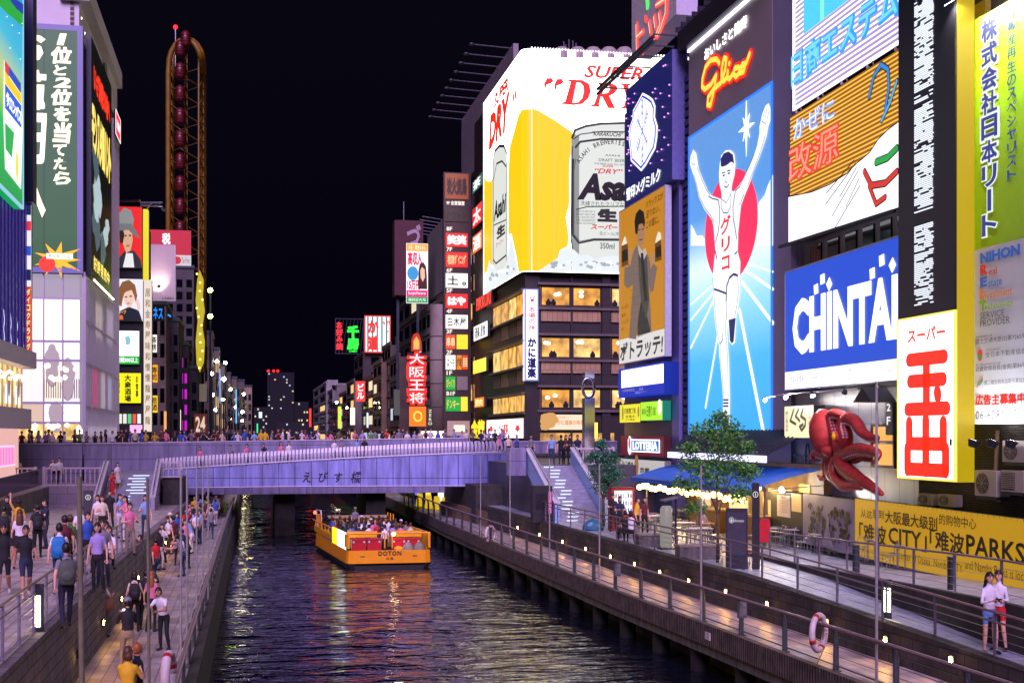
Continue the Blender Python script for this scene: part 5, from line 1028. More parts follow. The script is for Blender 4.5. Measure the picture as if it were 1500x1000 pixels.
# --- tenant sign tower -----------------------------------------------------------
TY = planeY(150); t = thing('tenant_sign_tower', 'tall narrow sign tower listing floors 9F to B1F with lit name plates', 'sign', TY.P(669, 632))
R = TY.rect(650, 690, 252, 633); panel(TY, R, -.9, -.05, pr('tower_brown', '3a2a26', .5, .1, .2, 2), 'case', t)
def plate(x0, x1, y0, y1, c, L_, txt=None, tc_='ffffff', bd=.02, lab=None, split=None):
    r = TY.rect(x0, x1, y0, y1); p_ = panel(TY, r, -.05, .06, em(c, L_) if L_ > 0 else pm(c, .5), 'name_plate', t)
    if txt:
        mm = MB(); tx(mm, TY, sub(r, .08, .92, .18, .82), txt, .08, bd, keep=False); mm.build('plate_lettering', ink(tc_, 1.), p_)
plate(652, 686, 254, 291, 'b0521c', .7, '炭火焼鳥', '2a1008', .05); plate(652, 686, 306, 324, '5a4036', .3, 'ドウトン', '15100e'); plate(653, 685, 341, 361, 'f0281e', 1.2, '笑笑', 'ffffff', .06); plate(653, 685, 369, 391, 'ee2a20', 1.1, '相席ﾀﾞｲﾆﾝｸﾞ', 'ffe0a0'); plate(653, 685, 400, 421, 'f6f4ee', 1.5, '土 。', '1a1614', .03)
plate(653, 685, 430, 451, 'f0281e', 1.3, 'はや', 'ffffff', .08); plate(653, 685, 461, 481, 'f8f6f0', 1.6, '白木屋', '1a1614'); plate(653, 667, 490, 511, 'e8501e', 1.1, '串串', 'ffe8b0'); plate(669, 685, 490, 511, 'ffd028', 1.3); plate(653, 667, 520, 541, 'f8f6f0', 1.5, 'は〜も', '1a1614'); plate(669, 676, 520, 541, 'e88a1e', 1.1, '炉端', '6a1a08'); plate(677, 685, 520, 541, 'e0401e', 1.1, '居酒', 'ffe0a0')
plate(653, 667, 551, 571, '1ea03c', 1.2, 'びっくり', 'f0e060'); plate(669, 685, 551, 571, '8a8078', .0); plate(653, 674, 581, 602, '1ea03c', 1.2, 'ドンキー', 'f0e060'); plate(675, 685, 581, 602, 'e0d83c', 1.2)
m = MB()
for y, tt in ((294, '9F 全室個室'), (332, '8F'), (362, '7F'), (392.5, '6F'), (422.5, '5F'), (452.5, '4F'), (482.5, '3F'), (512.5, '2F'), (543, '1F'), (573, 'B1F')): w_ = 4.2*len(tt.split()[0])+(18 if ' ' in tt else 0); tx(m, TY, TY.rect(654, 654+w_, y, y+6), tt, .0, .03)
m.build('floor_lettering', ink('f4ece0', 1.1), t)
# side wall signs on the face between tower and display
PS = planeX(26.1)
def wallsign(x0, x1, yt, yb, c, L_, label, txt=None, tc_='ffffff', X=26.0, off=.4, dep=.3, bd=.03, pl=None, vertical=False, name='wall_sign', fr=None):
    P_ = pl or planeX(X); r = P_.rect(x0, x1, yt, yb); s_ = sign(name, label, P_, r, em(c, L_), dep, off=off, fr=fr)
    if txt:
        mm = MB(); tx(mm, P_, sub(r, .12, .88, .12, .88), vt(txt) if vertical else txt, off+.04, bd); mm.build('lettering', ink(tc_, 1.1), s_)
    return s_
wb = thing('restaurant_block', 'narrow grey building crowded with small lit signs between the sign tower and the crab restaurant', 'building', (27, 153, 4.4)); MB().box((26.6, 150.2, 4.4), (40, 166, 33)).build('wall', pr('warm_grey_wall', '7a7068', .8, 0, .2, 1), wb)
for r_ in range(7):
    for c_ in range(3): z = 8+r_*3.3; MB().box((26.52, 151+c_*4.6, z), (26.62, 154+c_*4.6, z+1.9)).build('window', rnd.choice([darkglass, darkglass, warm[3]]), wb)
for a in (('697', 711, 268, 285, '2a7a6a', .7, 'small teal sign high beside the beer display', '茶'), (697, 711, 308, 336, 'e8281e', 1.1, 'red lit sign high beside the beer display', '太'), (697, 711, 348, 374, 'e86a1e', 1.0, 'orange lit sign under the red one beside the beer display', '酒'), (699, 719, 479, 500, 'f4f4ff', 1.5, 'white lit sign with small black lettering left of the dark windows', '酒楽 居食', '2a2a30'), (698, 717, 529, 548, 'f0d83c', 1.4, 'yellow lit sign left of the dark windows', None), (700, 714, 583, 597, 'e8641e', 1.2, 'small orange sign above the big white crab sign', '焼肉', 'ffe8a0')):
    wallsign(float(a[0]), *a[1:7], txt=a[7], tc_=a[8] if len(a) > 8 else 'ffffff', X=25.9)
P_ = planeX(25.7); r = P_.rect(699, 720, 438, 456); t = thing('neon_word_sign', 'red neon word on a dark rail left of the crab restaurant windows', 'sign', P_.w(r[0], r[2], 0)); panel(P_, r, -.3, -.05, darksteel, 'case', t); letters(t, P_, [(r, 'BIKKURI', .02, 0, .1)], em('ff3a1e', 1.5))
P_ = planeX(25.5); r = P_.rect(690, 711, 614, 643); t = sign('brush_sign', 'black sign with yellow brush lettering just left of the white crab sign', P_, r, pm('120e0a', .5), .3); letters(t, P_, [(sub(r, .05, .95, .08, .92), '金龍', .05)], em('ffd820', 1.3))
P_ = planeY(147); r = P_.rect(655, 688, 616, 638); t = sign('fork_sign', 'small tan lit sign at the foot of the tenant sign tower', P_, r, pm('b8a890', .5), .3); r2 = sub(r, .3, .78, .3, .72); panel(P_, r2, .0, .03, em('fff2d8', 1.6), 'lit_strip', t); letters(t, P_, [(sub(r2, .1, .9, .2, .8), 'DINING', .0, 0, .05)], ink('c87a28', .8))
# ---------------------------------------------------------------- row buildings down the canal
pal = ['6e6660', '5a5450', '7c7066', '4a4642', '665a50', '585860', '72685a', '3e3a3a']
litw = [em('ffcf80', 1.0, False), em('f8e8c0', .9, False), em('d0e0ff', .8, False)]
def row_building(pxn, pxf, ytop, X, label, col, side=1, floors=None, bays=3, zg=4.4, lit=.2, roof=True, dw=None):
    """building fronting the canal: near edge at column pxn, far edge at pxf, roof line at ytop on the near edge"""
    a = onX(pxn, ytop, X); b_ = onX(pxf, ytop, X); Ya, Yb = a.y, b_.y; zt = a.z; X1 = X+side*14
    t = thing('canal_building', label, 'building', (X, (Ya+Yb)/2, zg)); M_ = pr('render_wall', col, .8, 0, .25, .5)
    MB().box((min(X, X1), Ya, zg), (max(X, X1), Yb, zt)).build('wall', M_, t)
    fl = floors or max(3, int((zt-zg)/3.4)); fh = (zt-zg)/fl; n = bays
    for f in range(fl):
        for k in range(n):
            w_ = (Yb-Ya)/n; y0 = Ya+w_*(k+.18); y1 = Ya+w_*(k+.82); z0 = zg+fh*f+fh*.3; zz1 = zg+fh*(f+.82); e = X-side*.06
            MB().box((min(e, X+side*.1), y0, z0), (max(e, X+side*.1), y1, zz1)).build('window', rnd.choice(litw) if rnd.random() < lit else darkglass, t)
        MB().box((min(X-side*.18, X), Ya, zg+fh*f), (max(X-side*.18, X), Yb, zg+fh*f+.25)).build('ledge', M_, t)
        if abs(pxn-pxf) > 8:   # end wall facing the viewer
            for k in range(2):
                xx = X+side*(2+k*4); MB().box((min(xx, xx+side*2), Ya-.06, zg+fh*f+fh*.3), (max(xx, xx+side*2), Ya+.1, zg+fh*(f+.8))).build('window', rnd.choice(litw) if rnd.random() < lit*.6 else darkglass, t)
    if roof:
        MB().box((min(X+side*2, X+side*6), Ya+(Yb-Ya)*.3, zt), (max(X+side*2, X+side*6), Ya+(Yb-Ya)*.6, zt+2.4)).build('roof_house', M_, t)
        MB().box((min(X-side*.15, X+side*.2), Ya-.1, zt-.1), (max(X-side*.15, X+side*.2), Yb, zt+.7)).build('roof_parapet', M_, t)
    return t
RB = [(650, 634, 440, 26.8, 'tan building with a grey round shaft right of the red neon sign', '8a7c6c', .1), (632, 612, 452, 27.2, 'pale building carrying the red neon characters', '8c8480', .15), (612, 583, 430, 28.5, 'dark maroon building behind the red neon characters', '2e1c1e', .06), (585, 572, 522, 26.6, 'brown building with dim windows left of the maroon one', '5a4a3e', .1), (572, 560, 505, 27.5, 'olive building below the white and red striped billboard', '5c5242', .15), (559, 547, 530, 26.4, 'narrow tan building by the red hanging sign', '74604a', .25),
      (547, 532, 552, 27, 'low brown building with a bright shop sign', '665040', .3), (532, 519, 518, 28.5, 'dark block under the green neon sign', '3c3430', .08), (519, 508, 558, 26.5, 'grey building with a lit yellow strip', '5c5652', .3), (508, 497, 575, 27, 'small tan building with lit awnings', '70604c', .3), (497, 487, 590, 26.5, 'small dim building near the end of the right row', '4c4640', .2), (487, 480, 572, 27.5, 'grey slab block near the end of the right row', '6c6862', .1), (478, 459, 561, 27, 'pale grey block with a glazed top at the end of the right row', '8a8884', .12)]
for pn, pf_, yt, X, lb, c, lt in RB: row_building(pn, pf_, yt, X, lb, c, 1, None, 3 if pn > 560 else 2, 4.4, lt)
t = thing('round_shaft', 'pale round concrete shaft beside the tenant sign tower', 'shaft', onX(643, 640, 26.2)); q = onX(643, 640, 26.2); m = MB().lathe((q.x, q.y, 4.4), [(1.3, 0), (1.3, 21)], 16); m.build('drum', pr('shaft_tan', '9a8e80', .7, 0, .1, 1), t, True); [MB().lathe((q.x, q.y, 4.4+k*3.3), [(1.36, 0), (1.36, .12)], 16).build('joint_band', pm('6a6058', .7), t, True) for k in range(1, 6)]
# signs along the right row
PD = planeY(176); R = PD.rect(595, 627, 356, 444); t = sign('salary_sign', 'white pink and green lit advertising sign with a woman portrait above the red neon', PD, R, em('f6e8f0', 1.4), .4)
panel(PD, sub(R, .02, .98, .01, .13), .0, .03, em('f0a01e', 1.2), 'top_strip', t); panel(PD, sub(R, .02, .98, .78, .89), .0, .03, em('e82a78', 1.2), 'pink_strip', t); panel(PD, sub(R, .02, .98, .89, .99), .0, .03, em('1e9a4c', 1.1), 'green_strip', t)
letters(t, PD, [(sub(R, .08, .72, .15, .36), '高収入', .04), (sub(R, .06, .62, .62, .77), '15万円', .04)], ink('e01e50', 1.)); letters(t, PD, [(sub(R, .1, .9, .03, .11), '大阪・関西の求人', .02), (sub(R, .1, .9, .8, .87), 'http://www', .02), (sub(R, .1, .9, .91, .97), '無料案内所', .02)], ink('ffffff', 1.3), 'white_lettering')
shape(t, lambda m: disc(m, PD, ((R[0]*.7+R[1]*.3), R[2]*.5+R[3]*.5), .75, .95, .04), ink('3a9ad8', 1.), 'blue_burst'); shape(t, lambda m: polyR(m, PD, R, [(.56, .46), (.62, .34), (.78, .31), (.9, .38), (.94, .52), (.96, .76), (.54, .76)], .04), ink('5a3020', .5), 'portrait_hair'); shape(t, lambda m: polyR(m, PD, R, [(.64, .45), (.72, .39), (.84, .43), (.86, .56), (.76, .64), (.66, .57)], .06), ink('f0c0a0', 1.), 'portrait_face')
PD2 = planeX(28.5); R = PD2.rect(626, 650, 346, 442); t = thing('grey_billboard', 'blank grey billboard seen at a steep angle left of the tenant sign tower', 'billboard', PD2.w(R[0], R[2], 0)); panel(PD2, R, -.5, 0, pr('billboard_back', '8c8884', .7, 0, .06, .4), 'panel', t)
for k in range(6): u_ = R[0]+(R[1]-R[0])*(k+.5)/6; MB().tube([PD2.w(u_, R[3], 0), PD2.w(u_, R[3]+.4, 3)], .06, 5).build('arm', steel, t)
PD3 = planeY(196); R = PD3.rect(578, 620, 322, 432); t = thing('lantern_tower_sign', 'big unlit dark red tower sign with white brush characters against the black sky', 'sign', PD3.w(R[0], R[2], 0)); panel(PD3, R, -3, 0, pr('maroon_sign', '4a1a20', .6, 0, .15, 1), 'panel', t); letters(t, PD3, [(sub(R, .42, .92, .05, .34), 'づ', .04), (sub(R, .42, .92, .38, .66), 'ぼ', .04), (sub(R, .42, .92, .7, .96), 'ら', .04)], pm('a89aa0', .6)); MB().tube([PD3.w(R[0]+1.5, R[3], -1), PD3.w(R[0]+1.5, R[3]+3, -1)], .08, 5).build('mast', steel, t)
for f in (.15, .85): MB().bar(PD3.w(R[0]+(R[1]-R[0])*f, 14, -1.5), PD3.w(R[0]+(R[1]-R[0])*f, R[2], -1.5), .4).build('leg', darksteel, t)
PD4 = planeY(168); R = PD4.rect(597, 624, 516, 592); t = thing('dumpling_neon_sign', 'vertical red neon sign with four big white edged characters', 'sign', PD4.w(R[0], R[2], 0)); panel(PD4, R, -.5, -.04, pm('3a0c0c', .5), 'case', t); m = MB(); m2 = MB()
for k, c in enumerate('大阪王将'):
    r = sub(R, .04, .96, k*.25+.01, k*.25+.24); tx(m, PD4, r, c, .02, .1); tx(m2, PD4, sub(r, .06, .94, .06, .94), c, .08, .01)
m.build('neon_lettering', em('ff2a24', 1.6), t); m2.build('white_core', ink('ffe8e8', 1.3), t); R2 = PD4.rect(600, 624, 595, 624); panel(PD4, R2, -.4, 0, em('ff7a1e', 1.2), 'lower_lantern', t); shape(t, lambda m: ring(m, PD4, ((R2[0]+R2[1])/2, R2[2]*.5+R2[3]*.5), .6, .7, .2, .03), ink('ffd84a', 1.3), 'ring_mark')
R3 = PD4.rect(603, 617, 487, 514); m = MB(); polyR(m, PD4, R3, [(0, 1), (0, .4), (.2, .1), (.5, 0), (.8, .1), (1, .4), (1, 1)], 0, .4); m.build('arched_niche', em('d8381e', .8), t); shape(t, lambda m: polyR(m, PD4, R3, [(.2, .9), (.2, .45), (.5, .2), (.8, .45), (.8, .9)], .03, .02), ink('ffb050', 1.2), 'niche_glow')
PD5 = planeY(330); R = PD5.rect(534, 572, 462, 516); t = sign('striped_billboard', 'white billboard with grey stripes, red characters and a red neon frame on a rooftop', PD5, R, em('f0f8fa', 1.4), .6, fr=em('ff3a30', 1.5), frt=.3); m = MB()
for k in range(5): panel(PD5, sub(R, .1+k*.18, .16+k*.18, .02, .98), .0, .03, None, '', m=m)
m.build('stripe', ink('4a8a94', .8), t); letters(t, PD5, [(sub(R, .12, .55, .12, .48), 'か', .05, 0, .06), (sub(R, .7, .98, .12, .48), 'ど', .05, 0, .06), (sub(R, .14, .5, .56, .92), '道', .06, 0, .06)], ink('f03020', 1.1))
PD6 = planeY(380); R = PD6.rect(491, 533, 466, 518); t = thing('okonomi_neon_sign', 'dark rooftop frame with red and green neon characters', 'sign', PD6.w(R[0], R[2], 0)); frame_mb(PD6, R, .2, -.4, 0).build('frame', darksteel, t); m = MB()
for k in range(9): m.bar(PD6.w(R[0]+(R[1]-R[0])*k/8, R[2], -.3), PD6.w(R[0]+(R[1]-R[0])*((k+1.4)/8 if k < 7 else 1), R[3], -.3), .12)
m.build('lattice', darksteel, t); letters(t, PD6, [(sub(R, .04, .26, .1+k*.2, .1+k*.2+.18), c, .05) for k, c in enumerate('お好み焼')], em('ff2a34', 1.4), 'red_neon'); letters(t, PD6, [(sub(R, .44, .8, .22, .52), '千', .07), (sub(R, .44, .8, .55, .86), '房', .07), (sub(R, .48, .76, .89, .95), 'CHIBO', .03)], em('2aff3a', 1.4), 'green_neon')
for x0, x1, y0, y1, c, L_, lb, tx_, tcx, Y in ((521, 535, 558, 588, 'f03a34', 1.3, 'red hanging sign with white characters over the far right bank', 'ビル', 'ffffff', 300), (513, 520, 597, 622, 'fff2c8', 1.6, 'small bright white sign above the bridge on the far right bank', None, '', 330), (537, 542, 604, 626, 'c8dcff', 1.5, 'little bluish white sign on the far right bank', None, '', 300), (495, 500, 595, 628, 'c8e83a', 1.2, 'thin yellow green lit strip on the far right bank', None, '', 350), (555, 559, 560, 620, '8a7ad8', .8, 'thin violet lit strip on the far right bank', None, '', 270), (577, 586, 570, 608, '8a8884', .3, 'grey hanging sign below the maroon building', None, '', 200), (453, 456, 598, 625, 'ff3a34', 1.4, 'thin red neon line at the end of the right row', None, '', 470), (626, 634, 596, 626, '5a5048', .3, 'dark upright sign with pale lettering beside the orange lantern', 'ZERO', 'd8d0c0', 165), (615, 650, 631, 642, 'fff4f0', 2.2, 'bright white shop front glowing behind the bridge crowd', None, '', 150)):
    P_ = planeY(Y); wallsign(x0, x1, y0, y1, c, L_, lb, tx_, tcx or 'ffffff', pl=P_, off=0, vertical=bool(tx_))
# far towers
def far_tower(px0, px1, ytop, Y, label, col, n, m_):
    a = onY(px0, ytop, Y); b_ = onY(px1, ytop, Y); t = thing('far_tower', label, 'tower', (a.x, Y, 0)); MB().box((a.x, Y, 0), (b_.x, Y+25, a.z)).build('wall', pr('night_wall', col, .9, 0, .1), t)
    for r in range(m_):
        for c in range(n):
            if rnd.random() < .16: w_ = (b_.x-a.x)/n; h_ = a.z*.55/m_; z = a.z-h_*(r+.8); x = a.x+w_*(c+.25); MB().box((x, Y-.3, z), (x+w_*.5, Y+.1, z+h_*.45)).build('window', rnd.choice(litw), t)
    return t
t = far_tower(392, 431, 545, 900, 'tall dark tower far away with scattered lit windows and red beacons', '0c0d14', 9, 14)
for px in (393, 401, 407): q = onY(px, 544, 900); MB().ball(q+UP*.4, 1.0, n=8, k=6).build('beacon', em('ff2020', 2, False), t, True)
far_tower(432, 452, 588, 800, 'dim dark block right of the far tower', '0e0e14', 5, 6); far_tower(372, 392, 596, 800, 'dim dark block left of the far tower', '0d0d13', 5, 6); far_tower(404, 460, 618, 560, 'low dark building closing the end of the canal', '16151a', 12, 4)
# ================================================================ LEFT BANK buildings
PLX = planeL(-13.4)
def lrect(x0, x1, xr, yt, yb): return PLX.uv(x0, 400)[0], PLX.uv(x1, 400)[0], PLX.uv(xr, yb)[1], PLX.uv(xr, yt)[1]
navywall = tiles('navy_stripe', '20206e', '1a1a5c', '08081c', .55, 60, .08, .4, 'YZ', .5, .1, 0)
lb = thing('screen_building', 'navy striped building with a huge colourful screen at the left edge of the picture', 'building', (-13.4, 75, 3.3))
R = lrect(-150, 40, 37, 0, 525); R = (R[0], R[1], R[2], 34); panel(PLX, R, -12, 0, navywall, 'wall', lb)
panel(PLX, (PLX.uv(34.5, 400)[0], R[1]+.02, PLX.uv(37, 298)[1], 34), 0, .55, pm('14143c', .4, .3), 'screen_pillar', lb)
m = MB()
for k in range(4):
    u_ = R[1]-1.6-k*2.1; pts = [(u_+.12*math.sin(j*1.4), R[2]+.5+j*.22) for j in range(9)]; stroke(m, PLX, pts, .14, .03, px=False)
m.build('squiggle_mark', em('d8d8ff', 1.4), lb)
for k in range(14): u_ = R[1]-.5-k*1.1; panel(PLX, (u_-.5, u_, R[2]+.3, 24), 0, .05, em('3020a8', .42), 'added_blue_glow', lb)  # glowing strips added so the dark navy stripes show
P1 = planeL(-12.85); sc = thing('advert_screen', 'big curved advert screen with a blue sky, green waves and a plaster packet', 'screen', P1.w(60, 20, 0)); Rs = (P1.uv(-150, 400)[0], P1.uv(33.8, 400)[0], P1.uv(33, 306)[1], 34)
panel(P1, Rs, -.5, 0, ramp_em('advert_picture', Rs[2], Rs[2]+17, [(0, '0f9a4a'), (.22, '18b85a'), (.36, 'c8d070'), (.5, '3ab8d8'), (.7, '1f96e0'), (1, '1a78d8')], 1.25), 'screen_face', sc)
frame_mb(P1, Rs, .14, -.1, .05).build('frame', em('a8e0ff', .8), sc)
zl = lambda L_: [(x/3.03, y/3.03) for x, y in L_]
m = MB(); poly(m, P1, zl([(-20, -40), (103, 20), (103, 122), (60, 85), (30, 60), (-20, 10)]), .02, .01); m.build('green_wave', em('1ca838', 1.), sc)
m = MB(); poly(m, P1, zl([(40, -20), (101, 20), (101, 66), (70, 40), (40, 0)]), .035, .01); m.build('blue_wave', em('1638a8', 1.), sc)
m = MB(); poly(m, P1, zl([(18, 268), (90, 372), (100, 560), (92, 840), (22, 750), (14, 500)]), .02, .01); m.build('packet', em('f4f6f0', 1.2), sc)
for nm, c, pts, o_ in (('packet_red_corner', 'e0302c', [(18, 268), (38, 295), (36, 340), (20, 318)], .034), ('packet_blue_band', '1848b8', [(38, 295), (90, 372), (90, 415), (36, 335)], .034), ('packet_yellow_band', 'f4c81e', [(20, 318), (90, 420), (92, 465), (20, 370)], .036), ('packet_name_band', '1d58d0', [(20, 372), (92, 470), (92, 570), (20, 480)], .034), ('packet_green_foot', '1aa84a', [(20, 545), (60, 590), (50, 700), (22, 660)], .034)):
    shape(sc, lambda m: poly(m, P1, zl(pts), o_, .006), em(c, 1.1), nm)
m = MB(); tx(m, P1, (P1.uv(24/3.03, 0)[0], P1.uv(90/3.03, 0)[0], P1.uv(24/3.03, 468/3.03)[1], P1.uv(24/3.03, 400/3.03)[1]), 'サロンパス', .05, .05, .15); m.build('lettering', ink('ffffff', 1.4), sc)
m = MB(); disc(m, P1, P1.uv(72/3.03, 735/3.03), .35, .8, .05); m.build('yellow_spot', ink('f4d020', 1.2), sc); m = MB()
for k in range(30): q = P1.w(rnd.uniform(Rs[1]-9, Rs[1]-.4), rnd.uniform(Rs[2]+8, Rs[2]+20), .03); m.ball(q, .035, n=5, k=3)
m.build('sparkle', ink('e8f8ff', 1.6), sc)
# projecting strip sign
PSt = planeY(84.2); R = PSt.rect(37.5, 46, 292, 520); t = sign('projecting_strip_sign', 'slim vertical strip of small white navy and red shop signs by the navy building', PSt, R, em('e8e0ec', 1.1), .4)
for f0, f1, c in ((.0, .1, '202858'), (.14, .2, 'e83048'), (.3, .36, '2858c8'), (.45, .52, '202858'), (.56, .98, 'e0281e')): panel(PSt, sub(R, .06, .94, f0, f1), 0, .02, em(c, 1.), 'plate', t)
m = MB()
for k, c in enumerate('ダイコクドラッグ'): tx(m, PSt, sub(R, .2, .8, .575+k*.05, .575+k*.05+.042), c, .04, .03)
m.build('lettering', ink('ffe88a', 1.2), t)
# shop front below
sb = thing('corner_shop', 'bright glass corner shop under the navy building, warm lit with poster figures', 'shop', (-13.6, 78, 4))
glow = ramp_em('shop_glow', 0, 1, [(0, 'ffd8a8'), (1, 'ffe6c8')], 1.3); n_ = glow.node_tree.nodes
za = PLX.uv(37, 540)[1]; zc_ = PLX.uv(37, 598)[1]; zd = PLX.uv(37, 628)[1]; ur = PLX.uv(38.5, 500)[0]
panel(PLX, (20, ur, za, za+1.0), -10, .6, pr('white_soffit', 'd8ccd8', .5, 0, .08), 'soffit', sb); panel(PLX, (20, ur-.1, zc_, za), -.5, -.3, warm[2], 'glass_front', sb); panel(PLX, (20, ur, zd, zc_-.05), -10, .3, pr('white_band', 'cfc6d8', .4, 0, .06), 'band', sb); panel(PLX, (20, ur-.3, 4.0, zd), -.6, -.4, em('f0b8b0', .9), 'ground_floor_glass', sb)
for k in range(9): u_ = ur-.1-k*1.6; panel(PLX, (u_-.06, u_, zc_, za), -.32, -.2, white_m, 'mullion', sb)
for k in range(4): panel(PLX, (ur-2.2-k*3.2, ur-.5-k*3.2, zc_+.2, za-1.1), -.3, -.26, em('f4ece8', 1.2), 'poster', sb); m = MB(); c = PLX.w(ur-1.3-k*3.2, zc_+1.2, -.22); m.ball(c, .05, .25, .6, 8, 6); m.ball(c+UP*.75, .05, .13, .16, 8, 6); m.build('poster_figure', ink('9a7868', .8), sb)
for k in range(24): q = PLX.w(ur-.4-k*.5, za-.35-rnd.random()*.5, -.15+rnd.random()*.1); MB().ball(q, .09, n=6, k=4).build('shop_bulb', em('fff0d0', 6), sb)
R = lrect(-20, 8, 5, 652, 682); t = thing('glow_panel', 'pink striped glowing panel at the far left above the plaza', 'light panel', PLX.w(R[1], R[2], .5)); panel(PLX, R, .2, .5, em('ffb0d0', 1.5), 'panel', t)
m = MB()
for k in range(12): panel(PLX, (R[0]+(R[1]-R[0])*k/12, R[0]+(R[1]-R[0])*(k+.4)/12, R[2]+.1, R[3]-.1), .501, .52, None, '', m=m)
m.build('pink_tube', em('ff4a90', 1.6), t)
# --- fashion store ----------------------------------------------------------------
cor = onX(124, 500, -13.4); YF = cor.y; PFr = planeY(YF); PSd = planeL(-13.4); far = onX(173.5, 109, -13.4)
lav2 = pr('lavender_frame', 'cfc6d2', .4, .1, .06, 1); pale = pr('pale_cladding', 'd6ced2', .5, 0, .06, .6); lattice = tiles('lattice_screen', 'a88c80', 'a08478', '2a2020', 30, .42, .14, .5, 'YZ', .6, .06, 0)
hb = thing('fashion_store', 'tall lavender glass corner store with a big green calligraphy board and lit shop windows', 'building', (-13.4, YF, 4.4)); HB = far.z
MB().box((-60, YF+.5, 4.4), (-13.9, far.y, HB-.5)).build('wall', pale, hb)
fl = [400, 437, 500, 528, 590, 619, 645]; cw = em('fff0dc', 1.25); zf = lambda y: PFr.uv(100, y)[1]
xs = [20, 64, 92, 122]
for k, (ya, yb_) in enumerate(zip(fl, fl[1:])):
    for x0, x1 in zip(xs, xs[1:]):
        r = (PFr.uv(x0, 0)[0]+.06, PFr.uv(x1, 0)[0]-.06, zf(yb_)+.06, zf(ya)-.06)
        mt = [em('d0c0d8', .6), em('fff0dc', 1.5), em('f6ecf6', 1.3), None, None, warm[2]][k]  # top row is spandrel, brightened by an added glow of its own
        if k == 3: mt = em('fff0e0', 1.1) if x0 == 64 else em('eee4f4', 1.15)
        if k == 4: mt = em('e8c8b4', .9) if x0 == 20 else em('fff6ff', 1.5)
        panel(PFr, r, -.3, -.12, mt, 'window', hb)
    panel(PFr, (PFr.uv(20, 0)[0], PFr.uv(124, 0)[0], zf(ya)-.1, zf(ya)+.1), -.3, .05, lav2, 'floor_band', hb)
for x in xs[1:]+[124]: panel(PFr, (PFr.uv(x, 0)[0]-.05, PFr.uv(x, 0)[0]+.05, 4.4, zf(398)), -.3, .1, lav2, 'mullion', hb)
for k in range(26): q = PFr.w(PFr.uv(rnd.uniform(44, 120), 0)[0], zf(rnd.choice((rnd.uniform(535, 556), rnd.uniform(622, 634)))), .0); MB().ball(q, .2, .1, .2, 8, 6).build('chandelier', em('ffe8b0', 4), hb)
m = MB()
for k in range(16): u_ = PFr.uv(64+k*3.4, 0)[0]; panel(PFr, (u_, u_+.06, zf(583), zf(555)), -.11, -.02, None, '', m=m)
m.build('clothes_rail', pm('8a6050', .6), hb)
for x, y0, y1 in ((76, 505, 560), (99, 525, 580), (82, 595, 619)):
    m = MB(); c = lambda f: PFr.w(PFr.uv(x, 0)[0], zf(y0+(y1-y0)*f), -.05); m.ball(c(.1), .3, .06, .4, 10, 6); m.ball(c(.38), .62, .06, .95, 10, 6); m.ball(c(.75), .5, .06, 1.2, 10, 6); m.build('poster_figure', ink('c0a8b8', .85), hb)
# canal side of the store: fins and glazing
zsd = lambda y: PSd.uv(124, y)[1]; uA = PSd.uv(124, 0)[0]; uB = PSd.uv(173, 0)[0]
panel(PSd, (uA, uB, zsd(640), zsd(404)), -.4, -.2, em('c8bccc', .5, True, 0), 'side_glazing', hb)
for k in range(26): u_ = uA+(uB-uA)*k/25; panel(PSd, (u_-.06, u_+.06, 5, zsd(406) if k < 20 else HB-6), -.2, .12, lav2, 'fin', hb)
for y in (404, 470, 532, 596): panel(PSd, (uA, uB, zsd(y)-.12, zsd(y)+.12), -.2, .08, lav2, 'side_floor_band', hb)
for x0, x1, ya, yb_, c, L_ in ((138, 148, 440, 490, 'fff0d8', 1.2), (155, 164, 450, 500, 'f4ecf8', 1.1), (134, 141, 535, 595, 'ff3a68', 1.2), (146, 152, 545, 598, 'fff0e0', 1.1), (156, 162, 552, 600, 'd8e4f8', 1.1), (126, 170, 624, 640, 'f4ecf4', 1.2)): r = PSd.rect(x0, x1, ya, yb_); panel(PSd, r, -.19, -.1, em(c, L_), 'lit_window', hb)
panel(PSd, (uA, uB+.1, HB-1.6, HB), -2, .4, pale, 'roof_beam', hb)
r = PSd.rect(128, 160, 20, 60); panel(PSd, (uA+.4, uB-5, zsd(60), HB-1.6), -1.2, -.9, lattice, 'lattice', hb)
panel(PSd, (uA+(uB-uA)*.66, uB, zsd(404), HB-1.6), -.35, -.1, pale, 'end_panel', hb)
for k in range(4): q = PSd.w(uA+2+k*2.2, HB-2.5-k*.6, -.6); MB().ball(q, .16, n=8, k=5).build('soffit_light', em('fff0d0', 6), hb)
R = PSd.rect(165, 172, 160, 195); r_ = sign('red_wall_sign', 'small red lit sign on the upper edge of the fashion store side wall', PSd, R, em('ff3040', 1.3), .2, off=.3, fr=em('ffffff', 1.2)); letters(r_, PSd, [(sub(R, .15, .85, .3, .7), 'H&M', .03, .2, .34)], ink('ffffff', 1.3))
R = PFr.rect(38, 122, 36, 399); gbd = sign('calligraphy_board', 'tall dark green board with cream brush calligraphy and a burst emblem', PFr, R, em('3f6b45', .8), .5, off=.4, fr=em('8a78d0', .7), frt=.45)
PGb = planeY(YF-.4); m = MB()
for k, c in enumerate('1位と2位を当てたら'): ys_ = [49, 69, 95, 113, 131, 156, 180, 211, 231, 251, 273][k:k+2]; tx(m, PGb, PGb.rect(78+(5 if k in (0,) else 0)-(2 if k in (1, 4) else 0), 104-(6 if k in (0, 2, 7, 8) else 0), ys_[0], ys_[1]-2.5), c, .04, .045, .12)
for c, y0, y1 in (('６', 50, 90), ('億', 104, 158), ('円', 168, 236), ('へ', 262, 318)): tx(m, PGb, PGb.rect(30, 67, y0, y1), c, .04, .05, .12)
m.build('lettering', em('fff6d0', 1.5), gbd)
